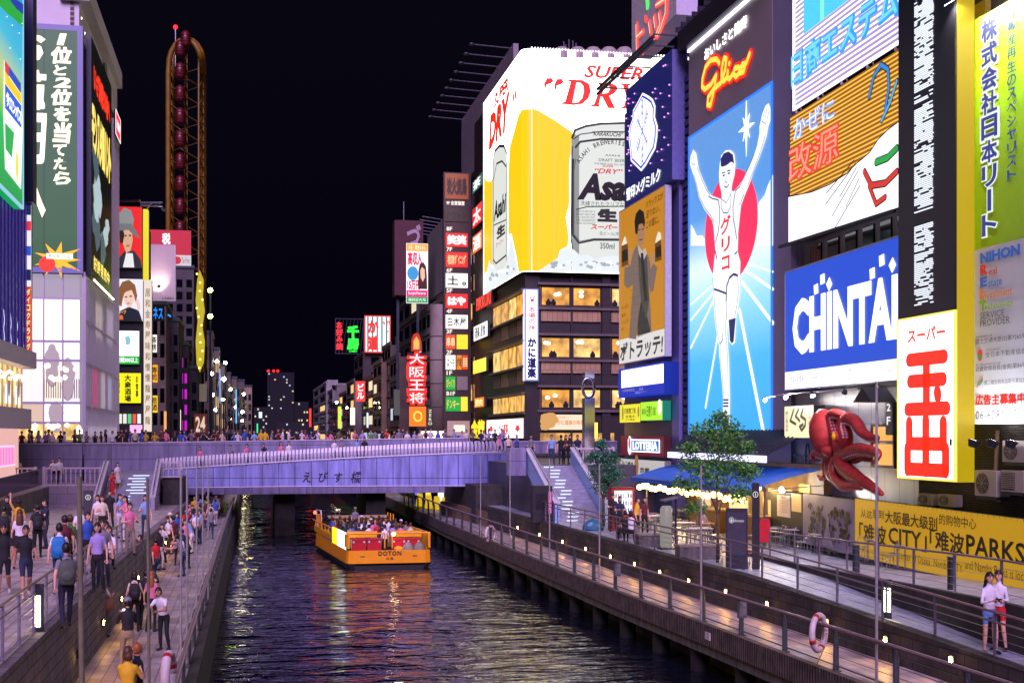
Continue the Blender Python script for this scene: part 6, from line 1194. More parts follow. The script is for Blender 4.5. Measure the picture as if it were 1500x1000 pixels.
m = MB(); c = PGb.uv(84, 380); pts = [PGb.w(c[0]+(1.9 if k % 2 == 0 else .75)*math.cos(k*PI/9)*(1.3 if k in (2, 16) else 1), c[1]+(1.5 if k % 2 == 0 else .6)*math.sin(k*PI/9), .03) for k in range(18)]; m.prism(pts, -PGb.n*.02); m.build('burst_emblem', em('ffb02a', 1.3), gbd); m = MB(); disc(m, PGb, (c[0]-.8, c[1]-.4), .65, .65, .045); m.build('red_ball', em('e83a2a', 1.2), gbd)
r = PGb.rect(68, 107, 371, 379); panel(PGb, r, .06, .08, em('f4f8e8', 1.4), 'emblem_band', gbd); letters(gbd, PGb, [(sub(r, .08, .92, .15, .85), 'サッカーくじ', .03, .2, .09)], ink('3a8a5a', .8), 'emblem_lettering')
m = MB()
for x in (64.5,): panel(PGb, (PGb.uv(x, 0)[0]-.03, PGb.uv(x, 0)[0]+.03, R[2]+.4, R[3]-.4), .0, .012, None, '', m=m)
m.build('board_joint', ink('3a5640', .5), gbd)
R = PSd.rect(126.5, 157, 52, 405); bk = sign('game_billboard', 'black billboard with red and yellow lettering above a pale swirling figure', PSd, R, em('0c100c', .5), .4, off=.4); PB2 = planeL(-13.0)
m = MB(); nn = 9
for k, c in enumerate('いざ決戦の地へ'): tx(m, PB2, sub(R, .1+k*.115, .1+k*.115+.11, .1-.0*k, .2), c, .03, .05)
m.build('red_lettering', em('ff3a24', 1.2), bk)
m = MB()
for k, c in enumerate('モンスターハント'): tx(m, PB2, sub(R, .02+k*.118, .02+k*.118+.112, .27, .48), c, .03, .06)
for k, c in enumerate('好評発売中'): tx(m, PB2, sub(R, .1+k*.16, .1+k*.16+.13, .90, .96), c, .03, .02)
m.build('yellow_lettering', em('ffe070', 1.3), bk); m = MB(); m2 = MB()
for k in range(16):
    x = rnd.uniform(.08, .8); y = rnd.uniform(.5, .84); s_ = rnd.uniform(.08, .16); polyR(m if k % 2 else m2, PB2, R, [(x+s_*1.2*math.cos(a)*rnd.uniform(.4, 1.2), y+s_*.6*math.sin(a)*rnd.uniform(.4, 1.2)) for a in (0, .8, 1.6, 2.4, 3.2, 4, 4.8, 5.6)], .03+.001*k, .003)
m.build('pale_swirl', em('b8ccd0', .9), bk); m2.build('grey_swirl', em('5a7078', .7), bk)
for k in range(14): q = PB2.w(R[0]+.4+k*(R[1]-R[0]-.8)/13, R[2]-.25, .2); MB().ball(q, .1, n=6, k=4).build('foot_light', em('fff0c8', 5), bk)
# --- ad stack right of the store ---------------------------------------------------
YA = 146; PAd = planeY(YA); ab = thing('advert_stack_building', 'narrow building stacked with portrait advertisements right of the fashion store', 'building', PAd.P(195, 636)); r = PAd.rect(165, 209, 400, 640); panel(PAd, (r[0], r[1], 4.4, PAd.uv(200, 302)[1]-1), -12, -.4, pr('dark_grey_wall', '38343c', .7, 0, .2, 1), 'wall', ab)
za = PAd.uv(200, 630)[1]
for k in range(5): panel(PAd, (PAd.uv(173+k*7, 0)[0], PAd.uv(178+k*7, 0)[0], PAd.uv(190, 620)[1], PAd.uv(190, 606)[1]), -.4, -.2, em(('e8f0e0', 'f0e8e0', '5ad08a', 'f05a4a', 'f0f0f0')[k], 1.), 'shop_display', ab)
panel(PAd, (PAd.uv(190, 0)[0], PAd.uv(208, 0)[0], PAd.uv(190, 634)[1], PAd.uv(190, 622)[1]), -.4, -.2, em('f0b0e8', 1.2), 'pink_display', ab)
def advert(x0, x1, y0, y1, bg, L_, label, arts=(), texts=(), nm='advert'):
    R_ = PAd.rect(x0, x1, y0, y1); t_ = sign(nm, label, PAd, R_, em(bg, L_), .4, off=.0)
    for nm_, c, pts, o_ in arts: shape(t_, lambda m: polyR(m, PAd, R_, pts, o_, .006), em(c, 1.0, False), nm_)
    for rr, b_, c in texts: letters(t_, PAd, [(sub(R_, *rr), b_, .03, 0, .07)], ink(c, 1.1), 'lettering')
    return t_
advert(168, 208, 302, 392, 'd8201e', 1.2, 'red advert of a young man in a grey felt hat', [('jacket', '2a2c34', [(.1, 1), (.16, .84), (.38, .72), (.72, .72), (.95, .86), (1, 1)], .02), ('shirt', 'e8e8e8', [(.3, .99), (.42, .76), (.66, .76), (.72, .99)], .03), ('face', 'd8a888', [(.3, .36), (.62, .34), (.66, .55), (.58, .72), (.42, .76), (.3, .6)], .04), ('hair', '2a201c', [(.16, .34), (.3, .36), (.36, .46), (.3, .6), (.2, .6)], .05), ('eye', '2a1c18', [(.36, .47), (.44, .46), (.44, .485), (.36, .49)], .045), ('eye', '2a1c18', [(.52, .46), (.6, .455), (.6, .48), (.52, .485)], .045), ('lips', 'a85a50', [(.42, .63), (.54, .62), (.53, .65), (.43, .655)], .045), ('hat_crown', '8a8a8c', [(.12, .3), (.16, .12), (.34, .02), (.6, .06), (.7, .2), (.66, .34)], .055), ('hat_brim', '707276', [(.02, .38), (.2, .28), (.62, .28), (.92, .5), (.8, .5), (.5, .38), (.16, .4)], .06)])
t = advert(168, 209.5, 408, 470, 'dcd8e8', 1.2, 'white advert portrait of a youth with brown layered hair and dark jacket', [('jacket', '1c2030', [(.1, 1), (.2, .76), (.5, .66), (.85, .74), (.98, 1)], .02), ('face', 'f0c8b4', [(.3, .3), (.64, .26), (.7, .46), (.6, .64), (.48, .68), (.34, .56)], .04), ('hair', '8a5a34', [(.12, .6), (.1, .3), (.26, .08), (.5, .02), (.72, .14), (.8, .4), (.74, .56), (.68, .38), (.6, .26), (.42, .3), (.34, .34), (.28, .5), (.24, .66)], .05), ('eye', '2a1c18', [(.36, .42), (.44, .41), (.44, .44), (.36, .445)], .045), ('eye', '2a1c18', [(.52, .4), (.61, .39), (.61, .42), (.52, .43)], .045), ('lips', 'c86a60', [(.43, .57), (.54, .56), (.53, .59), (.44, .6)], .045), ('hand', 'f0c8b4', [(.74, .5), (.84, .46), (.92, .7), (.82, .76)], .055)], [((.02, .4, .74, .84), 'グループ', 'f0b040'), ((.02, .3, .86, .97), '募集', 'f06a30')])
t = advert(168, 204, 484, 533, 'f2f8fa', 1.5, 'white lit screen with a green caption band', [('green_band', '1eb83c', [(0, .76), (1, .76), (1, 1), (0, 1)], .02), ('blue_emblem', '8ac8d8', [(.42, .2), (.56, .14), (.66, .28), (.6, .42), (.46, .42)], .02)], [((.1, .95, .8, .95), '面積300以上', 'ffffff')])
t = advert(168, 206.5, 546, 590, 'f4e614', 1.2, 'yellow lit advert with black vertical lettering', [], [((.38, .62, .06, .95), vt('大衆酒場'), '14120a'), ((.1, .2, .1, .7), vt('二階の'), '14120a'), ((.8, .9, .1, .8), vt('お食事'), '14120a')])
m = MB(); m.tube([PAd.P(172, 296, .5), PAd.P(208, 300, 2.5)], .1, 6); m.tube([PAd.P(208, 303, 2.5), PAd.P(240, 303, 2.5)], .1, 6); m.tube([PAd.P(208, 306, 2.0), PAd.P(240, 307, 2.0)], .1, 6); m.tube([PAd.P(225, 303, 2.5), PAd.P(215, 306, 0)], .1, 6); o = m.build('lamp_gantry', steel); tag(rebase(o, PAd.P(200, 300, 1)), 'white lamp gantry over the hat advert', 'gantry')
p = PAd.P(241, 312, 2.2); spot(p, Vector((-.6, .5, -.5)), 'floodlight at the end of the gantry over the hat advert', 200, (.9, .95, 1), .3, True)
R = PAd.rect(210, 222, 409, 632); t = sign('tall_strip_sign', 'tall narrow white lit sign column beside the portrait adverts', PAd, R, em('e8dccc', 1.0), 1.2, off=-.4)
m = MB()
for k in range(13): tx(m, PAd, sub(R, .2, .8, .06+k*.07, .06+k*.07+.05), rnd.choice('金龍味自慢居酒屋和牛寿司'), -.36, .02)
m.build('lettering', ink('a88a70', .8), t)
yl = PAd.rect(209, 216, 305, 410); panel(PAd, yl, -2, -.5, em('e0d020', 1.1), 'yellow_side', ab)
P3 = planeY(190); R = P3.rect(216, 280, 336, 388); t = sign('tax_free_sign', 'wide red board with white lettering over a white strip high on a dim tower', P3, R, em('c01a2c', .95), .5); panel(P3, sub(R, 0, 1, .7, 1), .0, .03, em('d8ccd0', .9), 'white_strip', t); letters(t, P3, [(sub(R, .34, .52, .1, .4), '税', .04), (sub(R, .2, .62, .46, .68), 'Tax Free', .03)], ink('fff0f0', 1.2)); c = (R[0]+(R[1]-R[0])*.68, R[2]+(R[3]-R[2])*.15); shape(t, lambda m: disc(m, P3, c, .55, .55, .05), ink('c8202c', 1.), 'red_spot'); letters(t, P3, [(sub(R, .78, .96, .76, .92), 'Tax Free', .0, 0, .05)], ink('6a6068', .7), 'small_lettering')
P4 = planeY(168); R = P4.rect(217, 257, 358, 440); t = sign('vacant_billboard', 'large blank pale billboard lit by one floodlight', P4, R, pr('vacant_pink', 'c8b0b0', .6, 0, .05, .4), .6, fr=white_m); letters(t, P4, [(sub(R, .5, .95, .93, .98), '広告募集中', .0)], pm('4a4048', .6)); p = P4.P(234, 421, 1.5); spot(p, Vector((-.2, .9, .5)), 'small floodlight in front of the blank pale billboard', 260, (1, .9, .85), .2)
for x0, x1, y0, y1, c, L_, lb_, tx_, Y in ((222, 241, 447, 470, '2a8cff', 1.4, 'blue neon letters on a dim building under the blank billboard', 'ネス', 172), (242, 252, 452, 472, '3aa0ff', 1.3, 'second little blue neon sign right of the first', 'ト', 180), (222, 230, 490, 516, 'f0f0e8', 1.3, 'small white lit shop sign on the left row', '茶房', 155), (222, 231, 534, 560, 'f0a020', 1.3, 'orange lit shop sign on the left row', '寿司', 155), (222, 231, 579, 604, 'f0c030', 1.3, 'yellow lit shop sign on the left row', '居酒', 155), (278, 284, 520, 538, '2a6af0', 1.2, 'tiny blue lit sign under the big wheel', None, 215), (240, 244, 602, 632, 'f0a060', 1.2, 'thin orange lit strip by a doorway on the left row', None, 175), (262, 265, 600, 633, 'fff0d0', 1.6, 'thin bright lit doorway under the magenta windows', None, 190)):
    P_ = planeY(Y); neon = tx_ and 'neon' in lb_; wallsign(x0, x1, y0, y1, '0a0c18' if neon else c, .3 if neon else L_, lb_, tx_, c if neon else '3a2a1a', pl=P_, off=0, vertical=bool(tx_) and not neon)
def lblock(px0, px1, ytop, Y, label, col, wins=None, wm=None, nx=3, nz=8):
    P_ = planeY(Y); r = P_.rect(px0, px1, ytop, 640); t = thing('canal_building', label, 'building', P_.w((r[0]+r[1])/2, 4.4)); panel(P_, (r[0], r[1], 4.4, r[3]), -14, 0, pr('render_wall', col, .8, 0, .2, .6), 'wall', t)
    for k in range(nz):
        for j in range(nx):
            z0 = 5.5+(r[3]-6.5)*k/nz; u_ = r[0]+(r[1]-r[0])*(j+.2)/nx; panel(P_, (u_, u_+(r[1]-r[0])*.6/nx, z0, z0+(r[3]-6.5)/nz*.62), 0, .06, wm if wm and rnd.random() < .75 else darkglass, 'window', t)
    panel(P_, (r[0]-.1, r[1]+.1, r[3], r[3]+.5), -14, .2, darksteel, 'parapet', t); return t
lblock(222, 243, 446, 176, 'tan grey building under the blue neon letters', '7a6a66', nx=2, nz=6); lblock(243, 262, 470, 186, 'dark building beside the magenta windows', '3a343a', nx=2, nz=7); lblock(252, 275, 505, 196, 'building with rows of magenta lit windows', '2c2430', None, em('c81ac8', 1.0), 4, 6); lblock(228, 284, 392, 204, 'tall dark grey slab tower behind the big wheel', '4a4648', nx=4, nz=14); lblock(268, 290, 540, 200, 'low dark shop building under the big wheel', '2a2628', nx=2, nz=4)
# --- the oval wheel -------------------------------------------------------------------
fw = thing('ferris_wheel', 'tall oval yellow lattice ferris wheel with dark red cabins seen edge on', 'ferris wheel', at(270, 560, 206)); ym = pr('wheel_yellow', '7a5800', .5, .1, .2, 1)
def wheel_pt(px, y, dd): return at(px, y, dd)
for dd, xl, xr, nm in ((202, 246.5, 296, 'front_ring'), (207, 252, 299, 'rear_ring')):
    pts = [at(xl, 545, dd), at(xl, 300, dd), at(xl, 110, dd)]+[at((xl+xr)/2-(xr-xl)/2*math.cos(a), 100-42*math.sin(a), dd) for a in [k*PI/10 for k in range(1, 10)]]+[at(xr, 110, dd+6), at(xr, 300, dd+6), at(xr, 545, dd+6)]
    MB().tube(pts, .42, 8).build(nm, ym, fw, True)
for xa, xb in ((247, 252), (291, 298), (270, 274)):
    m = MB(); ys_ = list(range(90, 545, 13)) if xa != 270 else list(range(80, 545, 13))
    for k, (a, b_) in enumerate(zip(ys_, ys_[1:])): p_, q_ = (at(xa, a, 203), at(xb, b_, 207)) if k % 2 else (at(xb, a, 207), at(xa, b_, 203)); m.bar(p_, q_, .16); m.bar(at(xa, a, 203), at(xb, a, 207), .14)
    m.bar(at(xa, 80, 203), at(xa, 545, 203), .2); m.bar(at(xb, 80, 207), at(xb, 545, 207), .2); m.build('lattice', ym, fw)
m = MB()
for k in range(17): y = 100+k*27; m.bar(at(252, y, 205), at(270, y+13, 205), .14); m.bar(at(270, y+13, 205), at(293, y+27, 207), .14); m.bar(at(252, y+13, 206), at(293, y, 208), .1)
m.build('cross_brace', ym, fw)
cabm = pr('cabin_red', '5c0c14', .35, .1, .1)
for k in range(14):
    y = 72+k*33 if k < 13 else 58; px = 264 if k < 13 else 272
    c = at(px, y, 201); m = MB().lathe(c-UP*1.3, [(.3, 0), (.75, .3), (.8, 1.4), (.7, 2.3), (.2, 2.7)], 12); cb_ = m.build('cabin', cabm, fw, True); m = MB()
    for j in range(4): m.lathe(c-UP*1.3+UP*(.5+j*.45), [(.82, 0), (.82, .1)], 12)
    m.build('rib', pm('4a0c10', .5), cb_)
q = at(257, 100, 206); MB().tube([q, at(257, 42, 206)], .08, 5).build('mast', steel, fw); MB().ball(at(257, 40, 206), .35, n=8, k=5).build('beacon', em('ff2030', 4, False), fw)
# glowing side panel of the wheel tower (plain stand-in for the lit figure)
P5 = planeY(198); R = P5.rect(285, 300, 395, 545); t = thing('yellow_light_panel', 'tall yellow lit ornamental panel running down the edge of the wheel tower', 'light panel', P5.w(R[0], R[2])); m = MB(); polyR(m, P5, R, [(.5, 0), (.9, .1), (.8, .25), (1, .4), (.75, .55), (1, .7), (.9, .9), (.5, 1), (.2, .92), (.1, .7), (.3, .5), (.1, .3), (.25, .1)], 0, .6); m.build('panel', em('c8b400', .9), t)
m = MB()
for k in range(12): q = P5.w(rnd.uniform(R[0]+.3, R[1]-.3), R[2]+(R[3]-R[2])*(k+.5)/12, .1); m.ball(q, .16, n=6, k=4)
m.build('bulb', em('fff88a', 2.5, False), t)
# --- left row beyond the wheel -----------------------------------------------------------
for px0, px1, yt, Y, lb_, c in ((299, 311, 488, 240, 'tall dark building right of the big wheel', '4a443e'), (309, 321, 512, 262, 'grey building with a lit upper floor on the far left bank', '5c5850'), (319, 330, 535, 284, 'narrow lamp lit building on the far left bank', '6a6250'), (328, 338, 548, 306, 'dark block with bright lamps on the far left bank', '45423e'), (337, 347, 554, 328, 'olive brown building on the far left bank', '5e5444'), (346, 358, 558, 350, 'flat roofed building with a lit edge on the far left bank', '504c48'), (356, 369, 566, 372, 'last tan building of the left row before the dark gap', '8a7c66')):
    lblock(px0, px1, yt, Y, lb_, c, nx=2, nz=5, wm=litw[0] if px0 in (309, 319) else None)
R = planeY(205).rect(288, 304, 560, 592); wallsign(288, 303, 562, 588, '8a7a72', .5, 'dim pale sign board under the yellow light panel', None, pl=planeY(205), off=0); wallsign(284, 303, 606, 636, '7a3020', .5, 'brown round emblem sign reading 24 behind the bridge crowd', '24', 'd8c0a8', pl=planeY(190), off=0)
for k, (px, y, dp, c, r, L_) in enumerate(((308, 425, 150, 'c8ff3a', .34, 40), (308, 463, 150, 'c8ff3a', .34, 40), (310, 547, 230, 'fff0c0', .4, 20), (318, 529, 240, 'fff8e0', .4, 25), (330, 531, 260, 'fff8d0', .4, 25), (328, 555, 260, 'fff8e8', .5, 30), (311, 578, 240, 'fff4e0', .45, 25), (338, 570, 280, 'fff0b0', .4, 20), (357, 577, 290, 'ffe890', .4, 20), (355, 603, 280, 'fff4d0', .4, 20), (327, 585, 270, 'ffe8b0', .4, 20), (316, 600, 250, 'fff0d0', .4, 20), (337, 613, 300, 'ffd870', .4, 20), (355, 616, 300, 'fff4d0', .35, 20), (345, 596, 290, 'fff8f0', .35, 20), (493, 589, 330, 'fff4d0', .4, 22), (508, 597, 300, 'fff0b8', .35, 15))):
    p = at(px, y, dp); t = thing('street_lamp', 'bright street lamp on a pole by the far canal buildings' if k > 1 else 'green yellow floodlight on a pole right of the big wheel', 'street lamp', (p.x, p.y, 4.4), 'green floodlights beside the big wheel' if k < 2 else 'street lamps along the far banks')
    MB().tube([(p.x, p.y, 4.4), (p.x, p.y, p.z-r*.5)], .12, 6).build('post', darksteel, t); MB().ball(p, r*.8, n=10, k=6).build('globe', em(c, L_*3), t, True)
for px, y0, y1, c in ((322, 540, 590, '6aa8ff'), (346, 570, 620, '6ab8ff')): P_ = planeY(265); wallsign(px-1, px+1, y0, y1, c, 1.2, 'thin blue neon line on the %s building of the far left bank' % ('narrow' if px < 330 else 'flat roofed'), pl=P_, off=0)
wallsign(379, 384, 603, 612, 'd8f0f0', 1.2, 'small pale lit window sign in the dark gap at the end of the left row', pl=planeY(520), off=0); wallsign(376, 378, 620, 634, '3af08a', 1.2, 'tiny green lit strip in the dark gap at the end of the left row', pl=planeY(420), off=0)
# ================================================================ PEOPLE
def lv(a, b, t): return Vector(a)*(1-t)+Vector(b)*t
SKIN = {'light': pm('d2a184', .55), 'tan': pm('b07e5c', .55)}
HAIRC = {'black': pm('14110f', .5), 'dark brown': pm('2a1a12', .5), 'brown': pm('4a2c1a', .5), 'orange brown': pm('8a4a1e', .5), 'grey': pm('77726e', .6)}
SHIRT = {'white': 'd6d2d4', 'black': '141318', 'navy': '1c2444', 'grey': '75737a', 'red': 'b81c26', 'pink': 'd0708e', 'blue': '2c54a8', 'light blue': '7c9cc8', 'yellow': 'd0a51c', 'cream': 'd0c4a8', 'olive': '5a5a38', 'maroon': '5c1a26', 'green': '4a8a3c', 'lavender': '9a8ac0'}
SHM = {k: pm(v, .8) for k, v in SHIRT.items()}
TRS = {'black': pm('121216', .8), 'jeans': pm('27364f', .8), 'navy': pm('1a2038', .8), 'beige': pm('8a7a62', .8), 'white': pm('c8c4c4', .8), 'skin': None, 'red': SHM['red'], 'denim': pm('5a7ca8', .8)}
SHOE = pm('bcb8b8', .6); SHOED = pm('16161a', .6); FEAT = pm('1c1412', .5)
def capsule(m, a, b, ra, rb, n=10):
    a = Vector(a); b = Vector(b); d = (b-a); L_ = d.length or 1e-4; d = d/L_
    ps = [a-d*ra*.9, a-d*ra*.6, a, lv(a, b, .5), b, b+d*rb*.6, b+d*rb*.9]; rs = [ra*.35, ra*.8, ra, (ra+rb)/2, rb, rb*.8, rb*.35]; m.tube(ps, rs, n)
ARCH = {}
def archetype(name, arms=('down', 'down'), legs='stand', lean=0., female=False, skirt=0, headturn=0., sleeve=.5, shorts=False):
    """one continuous body built on joints, voxel-fused; front is -Y, feet at z=0"""
    segs = []   # (a, b, ra, rb, kind)  kinds 0 skin 1 top 2 bottom 3 shoe
    if legs == 'sit': hipz = .50
    else: hipz = .90
    k = .92 if female else 1.0
    hip = Vector((0, 0, hipz)); sp = Vector((0, -math.sin(lean), math.cos(lean)))
    def T(h, w_=0., f=0.): return hip+sp*h+Vector((w_, -f, 0))
    sw = .165*k
    m = MB()
    # torso rings
    rings = []
    for h, rx, ry in ((-.12, .12, .09), (-.04, .155 if not female else .16, .115), (.08, .14*k, .105), (.2, .135*k, .10), (.34, .16*k, .115), (.44, .165*k, .105), (.50, .12*k, .085), (.54, .055, .055), (.60, .05, .055)):
        c = T(h); rings.append([c+Vector((rx*math.cos(2*PI*i/14), ry*math.sin(2*PI*i/14), 0)) for i in range(14)])
    m.loft(rings); segs += [(T(-.1), T(.02), .15, .15, 2), (T(.06), T(.46), .14, .15, 1), (T(.53), T(.6), .05, .05, 0)]
    segs += [(T(.45, -sw), T(.45, sw), .07, .07, 1)]
    hc = T(.71, 0, .02) if lean < .2 else T(.70, 0, .03)
    m.ball(hc, .075, .092, .112, 14, 10); m.ball(hc+Vector((0, -.03, -.055)), .055, .06, .06, 10, 8); segs += [(hc+UP*.05, hc-UP*.06, .09, .07, 0)]
    m.ball(hc+Vector((0, -.098, -.012)), .013, .022, .026, 8, 6)
    for s_ in (-1, 1): m.ball(hc+Vector((s_*.077, .01, -.01)), .014, .025, .034, 6, 5)
    def legp(s_, mode):
        h0 = hip+Vector((s_*.085, 0, -.04))
        if mode == 'stand': kn = Vector((s_*.095, -.015, .48)); an = Vector((s_*.10, .02, .085))
        elif mode == 'fwd': kn = Vector((s_*.09, -.17, .50)); an = Vector((s_*.09, -.30, .09))
        elif mode == 'back': kn = Vector((s_*.09, .02, .48)); an = Vector((s_*.09, .30, .15))
        elif mode == 'relax': kn = Vector((s_*.12, -.07, .48)); an = Vector((s_*.15, .0, .085))
        elif mode == 'sit': kn = hip+Vector((s_*.12, -.42, .0)); an = Vector((s_*.13, -.42, .085))
        return h0, kn, an
    modes = {'stand': ('stand', 'relax'), 'walk': ('fwd', 'back'), 'sit': ('sit', 'sit')}[legs]
    for s_, md in zip((-1, 1), modes):
        a, kn, an = legp(s_, md); thick = .88 if female else 1.
        capsule(m, a, kn, .082*thick, .055*thick); capsule(m, kn, lv(kn, an, .35), .055*thick, .056*thick); capsule(m, lv(kn, an, .35), an, .056*thick, .036*thick)
        short = shorts or skirt
        if short: mid = lv(a, kn, .45 if skirt or female else .85); segs += [(a, mid, .085, .07, 2), (lv(mid, kn, .3), kn, .055, .055, 0), (kn, an, .05, .04, 0)]
        else: segs += [(a, kn, .08, .06, 2), (kn, an+Vector((0, 0, .03)), .06, .045, 2)]
        tilt = .05 if md == 'back' else 0
        capsule(m, an+Vector((0, .03, -.04)), an+Vector((s_*.02, -.15, -.05-tilt)), .04, .036); segs.append((an+Vector((0, .04, -.04)), an+Vector((s_*.02, -.17, -.05-tilt)), .045, .04, 3))
    if skirt:
        rr = []
        for f in (0, .35, .7, 1): c = hip+UP*(.04-skirt*f); r = .15+.10*f; rr.append([c+Vector((r*math.cos(2*PI*i/16), r*.8*math.sin(2*PI*i/16), 0)) for i in range(16)])
        m.loft(rr); segs.append((hip, hip-UP*(skirt-.12), .16, .15, 2))
    hands = []
    for s_, md in zip((-1, 1), arms):
        sh = T(.455, s_*sw)
        if md == 'down': el = sh+Vector((s_*.06, .03, -.28)); wr = el+Vector((s_*.02, -.07, -.24))
        elif md == 'swingf': el = sh+Vector((s_*.05, -.08, -.27)); wr = el+Vector((-s_*.01, -.2, -.13))
        elif md == 'swingb': el = sh+Vector((s_*.06, .14, -.25)); wr = el+Vector((s_*.01, .05, -.24))
        elif md == 'phone': el = sh+Vector((s_*.05, -.16, -.22)); wr = el+Vector((-s_*.12, -.16, .19))
        elif md == 'chest': el = sh+Vector((s_*.07, -.10, -.26)); wr = el+Vector((-s_*.13, -.2, .06))
        elif md == 'lean': el = sh+Vector((s_*.06, -.20, -.22)); wr = el+Vector((-s_*.10, -.24, -.01))
        elif md == 'up': el = sh+Vector((s_*.10, -.05, .25)); wr = el+Vector((-s_*.03, -.05, .24))
        elif md == 'point': el = sh+Vector((s_*.04, -.26, -.08)); wr = el+Vector((0, -.24, .05))
        elif md == 'lap': el = sh+Vector((s_*.05, -.06, -.27)); wr = el+Vector((-s_*.05, -.24, .0))
        t_ = .82 if female else 1.
        capsule(m, sh+Vector((-s_*.02, 0, 0)), el, .052*t_, .04*t_); capsule(m, el, wr, .04*t_, .026*t_)
        mid = lv(sh, el, sleeve) if sleeve <= 1 else lv(el, wr, sleeve-1)
        if sleeve <= 1: segs += [(sh, mid, .055, .05, 1), (lv(mid, el, .4), el, .04, .04, 0), (el, wr, .038, .03, 0)]
        else: segs += [(sh, el, .055, .045, 1), (el, mid, .045, .04, 1), (lv(mid, wr, .5), wr, .03, .03, 0)]
        d = (wr-el).normalized(); pc = wr+d*.045; m.ball(pc, .034, .034, .036, 8, 6); segs.append((wr, wr+d*.1, .04, .04, 0)); hands.append((wr, d, s_))
    me = bpy.data.meshes.new('raw'); me.from_pydata([tuple(v) for v in m.v], [], m.f); o = bpy.data.objects.new('raw', me); COL.objects.link(o)
    md_ = o.modifiers.new('r', 'REMESH'); md_.mode = 'VOXEL'; md_.voxel_size = .017; sm = o.modifiers.new('s', 'SMOOTH'); sm.factor = .5; sm.iterations = 2
    dg = bpy.context.evaluated_depsgraph_get(); e = bpy.data.meshes.new_from_object(o.evaluated_get(dg)); bpy.data.objects.remove(o)
    bm = bmesh.new(); bm.from_mesh(e)
    for f in bm.faces:
        c = f.calc_center_median(); best = 9; kd = 1
        for a, b, ra, rb, kk in segs:
            ab = b-a; t_ = max(0, min(1, (c-a).dot(ab)/(ab.length_squared or 1))); dd = (c-(a+ab*t_)).length-(ra+(rb-ra)*t_)
            if dd < best: best = dd; kd = kk
        f.material_index = kd; f.smooth = True
    # fingers and face features join the same body mesh
    x = MB()
    for wr, d, s_ in hands:
        sd = d.cross(Vector((0, 1, .3))).normalized(); up = sd.cross(d).normalized(); pc = wr+d*.06
        for j, (o_, L_) in enumerate(((-.027, .06), (-.009, .072), (.009, .068), (.026, .052))):
            b0 = pc+sd*o_; x.tube([b0, b0+d*L_*.5-up*.006, b0+d*L_-up*.026], [.0095, .009, .006], 6, 0)
        b0 = pc-d*.03+sd*(-.03); x.tube([b0, b0-sd*.03+d*.025-up*.01, b0-sd*.034+d*.055-up*.02], [.011, .010, .007], 6, 0)
    for s_ in (-1, 1): x.ball(hc+Vector((s_*.03, -.083, .012)), .014, .01, .008, 8, 5, 4); x.ball(hc+Vector((s_*.031, -.085, .034)), .02, .008, .004, 8, 4, 4)
    x.ball(hc+Vector((0, -.09, -.06)), .024, .008, .006, 8, 4, 5)
    off = len(bm.verts); vs = [bm.verts.new(v) for v in x.v]; bm.verts.ensure_lookup_table()
    for f, mi in zip(x.f, x.m):
        ff = bm.faces.new([vs[i] for i in f]); ff.material_index = mi; ff.smooth = True
    me2 = bpy.data.meshes.new('body'); bm.to_mesh(me2); bm.free(); bpy.data.meshes.remove(e)
    for k_ in range(6): me2.materials.append(SKIN['light'])
    ARCH[name] = (me2, hc.copy(), hands); return ARCH[name]
for nm, kw in (('stand', {}), ('stand_f', dict(female=True, sleeve=.4)), ('walk', dict(arms=('swingf', 'swingb'), legs='walk')), ('walk_shorts', dict(arms=('swingb', 'swingf'), legs='walk', shorts=True)), ('phone', dict(arms=('phone', 'phone'))), ('phone_f', dict(arms=('phone', 'phone'), female=True, sleeve=.3)), ('lean', dict(arms=('lean', 'lean'), lean=.38)), ('lean_f', dict(arms=('lean', 'lean'), lean=.3, female=True)), ('raise', dict(arms=('down', 'up'))), ('sit', dict(arms=('lap', 'lap'), legs='sit')), ('sit_f', dict(arms=('lap', 'chest'), legs='sit', female=True)),
        ('skirt', dict(arms=('chest', 'down'), female=True, skirt=.45)), ('shorts_f', dict(arms=('chest', 'chest'), female=True, shorts=True, sleeve=1.5)), ('dress', dict(arms=('phone', 'chest'), female=True, skirt=.72, sleeve=.5)), ('chest', dict(arms=('chest', 'chest'))), ('point', dict(arms=('point', 'lap'), legs='sit', lean=.12)), ('long', dict(arms=('phone', 'phone'), sleeve=1.8)), ('bag_f', dict(arms=('chest', 'down'), female=True))): archetype(nm, **kw)
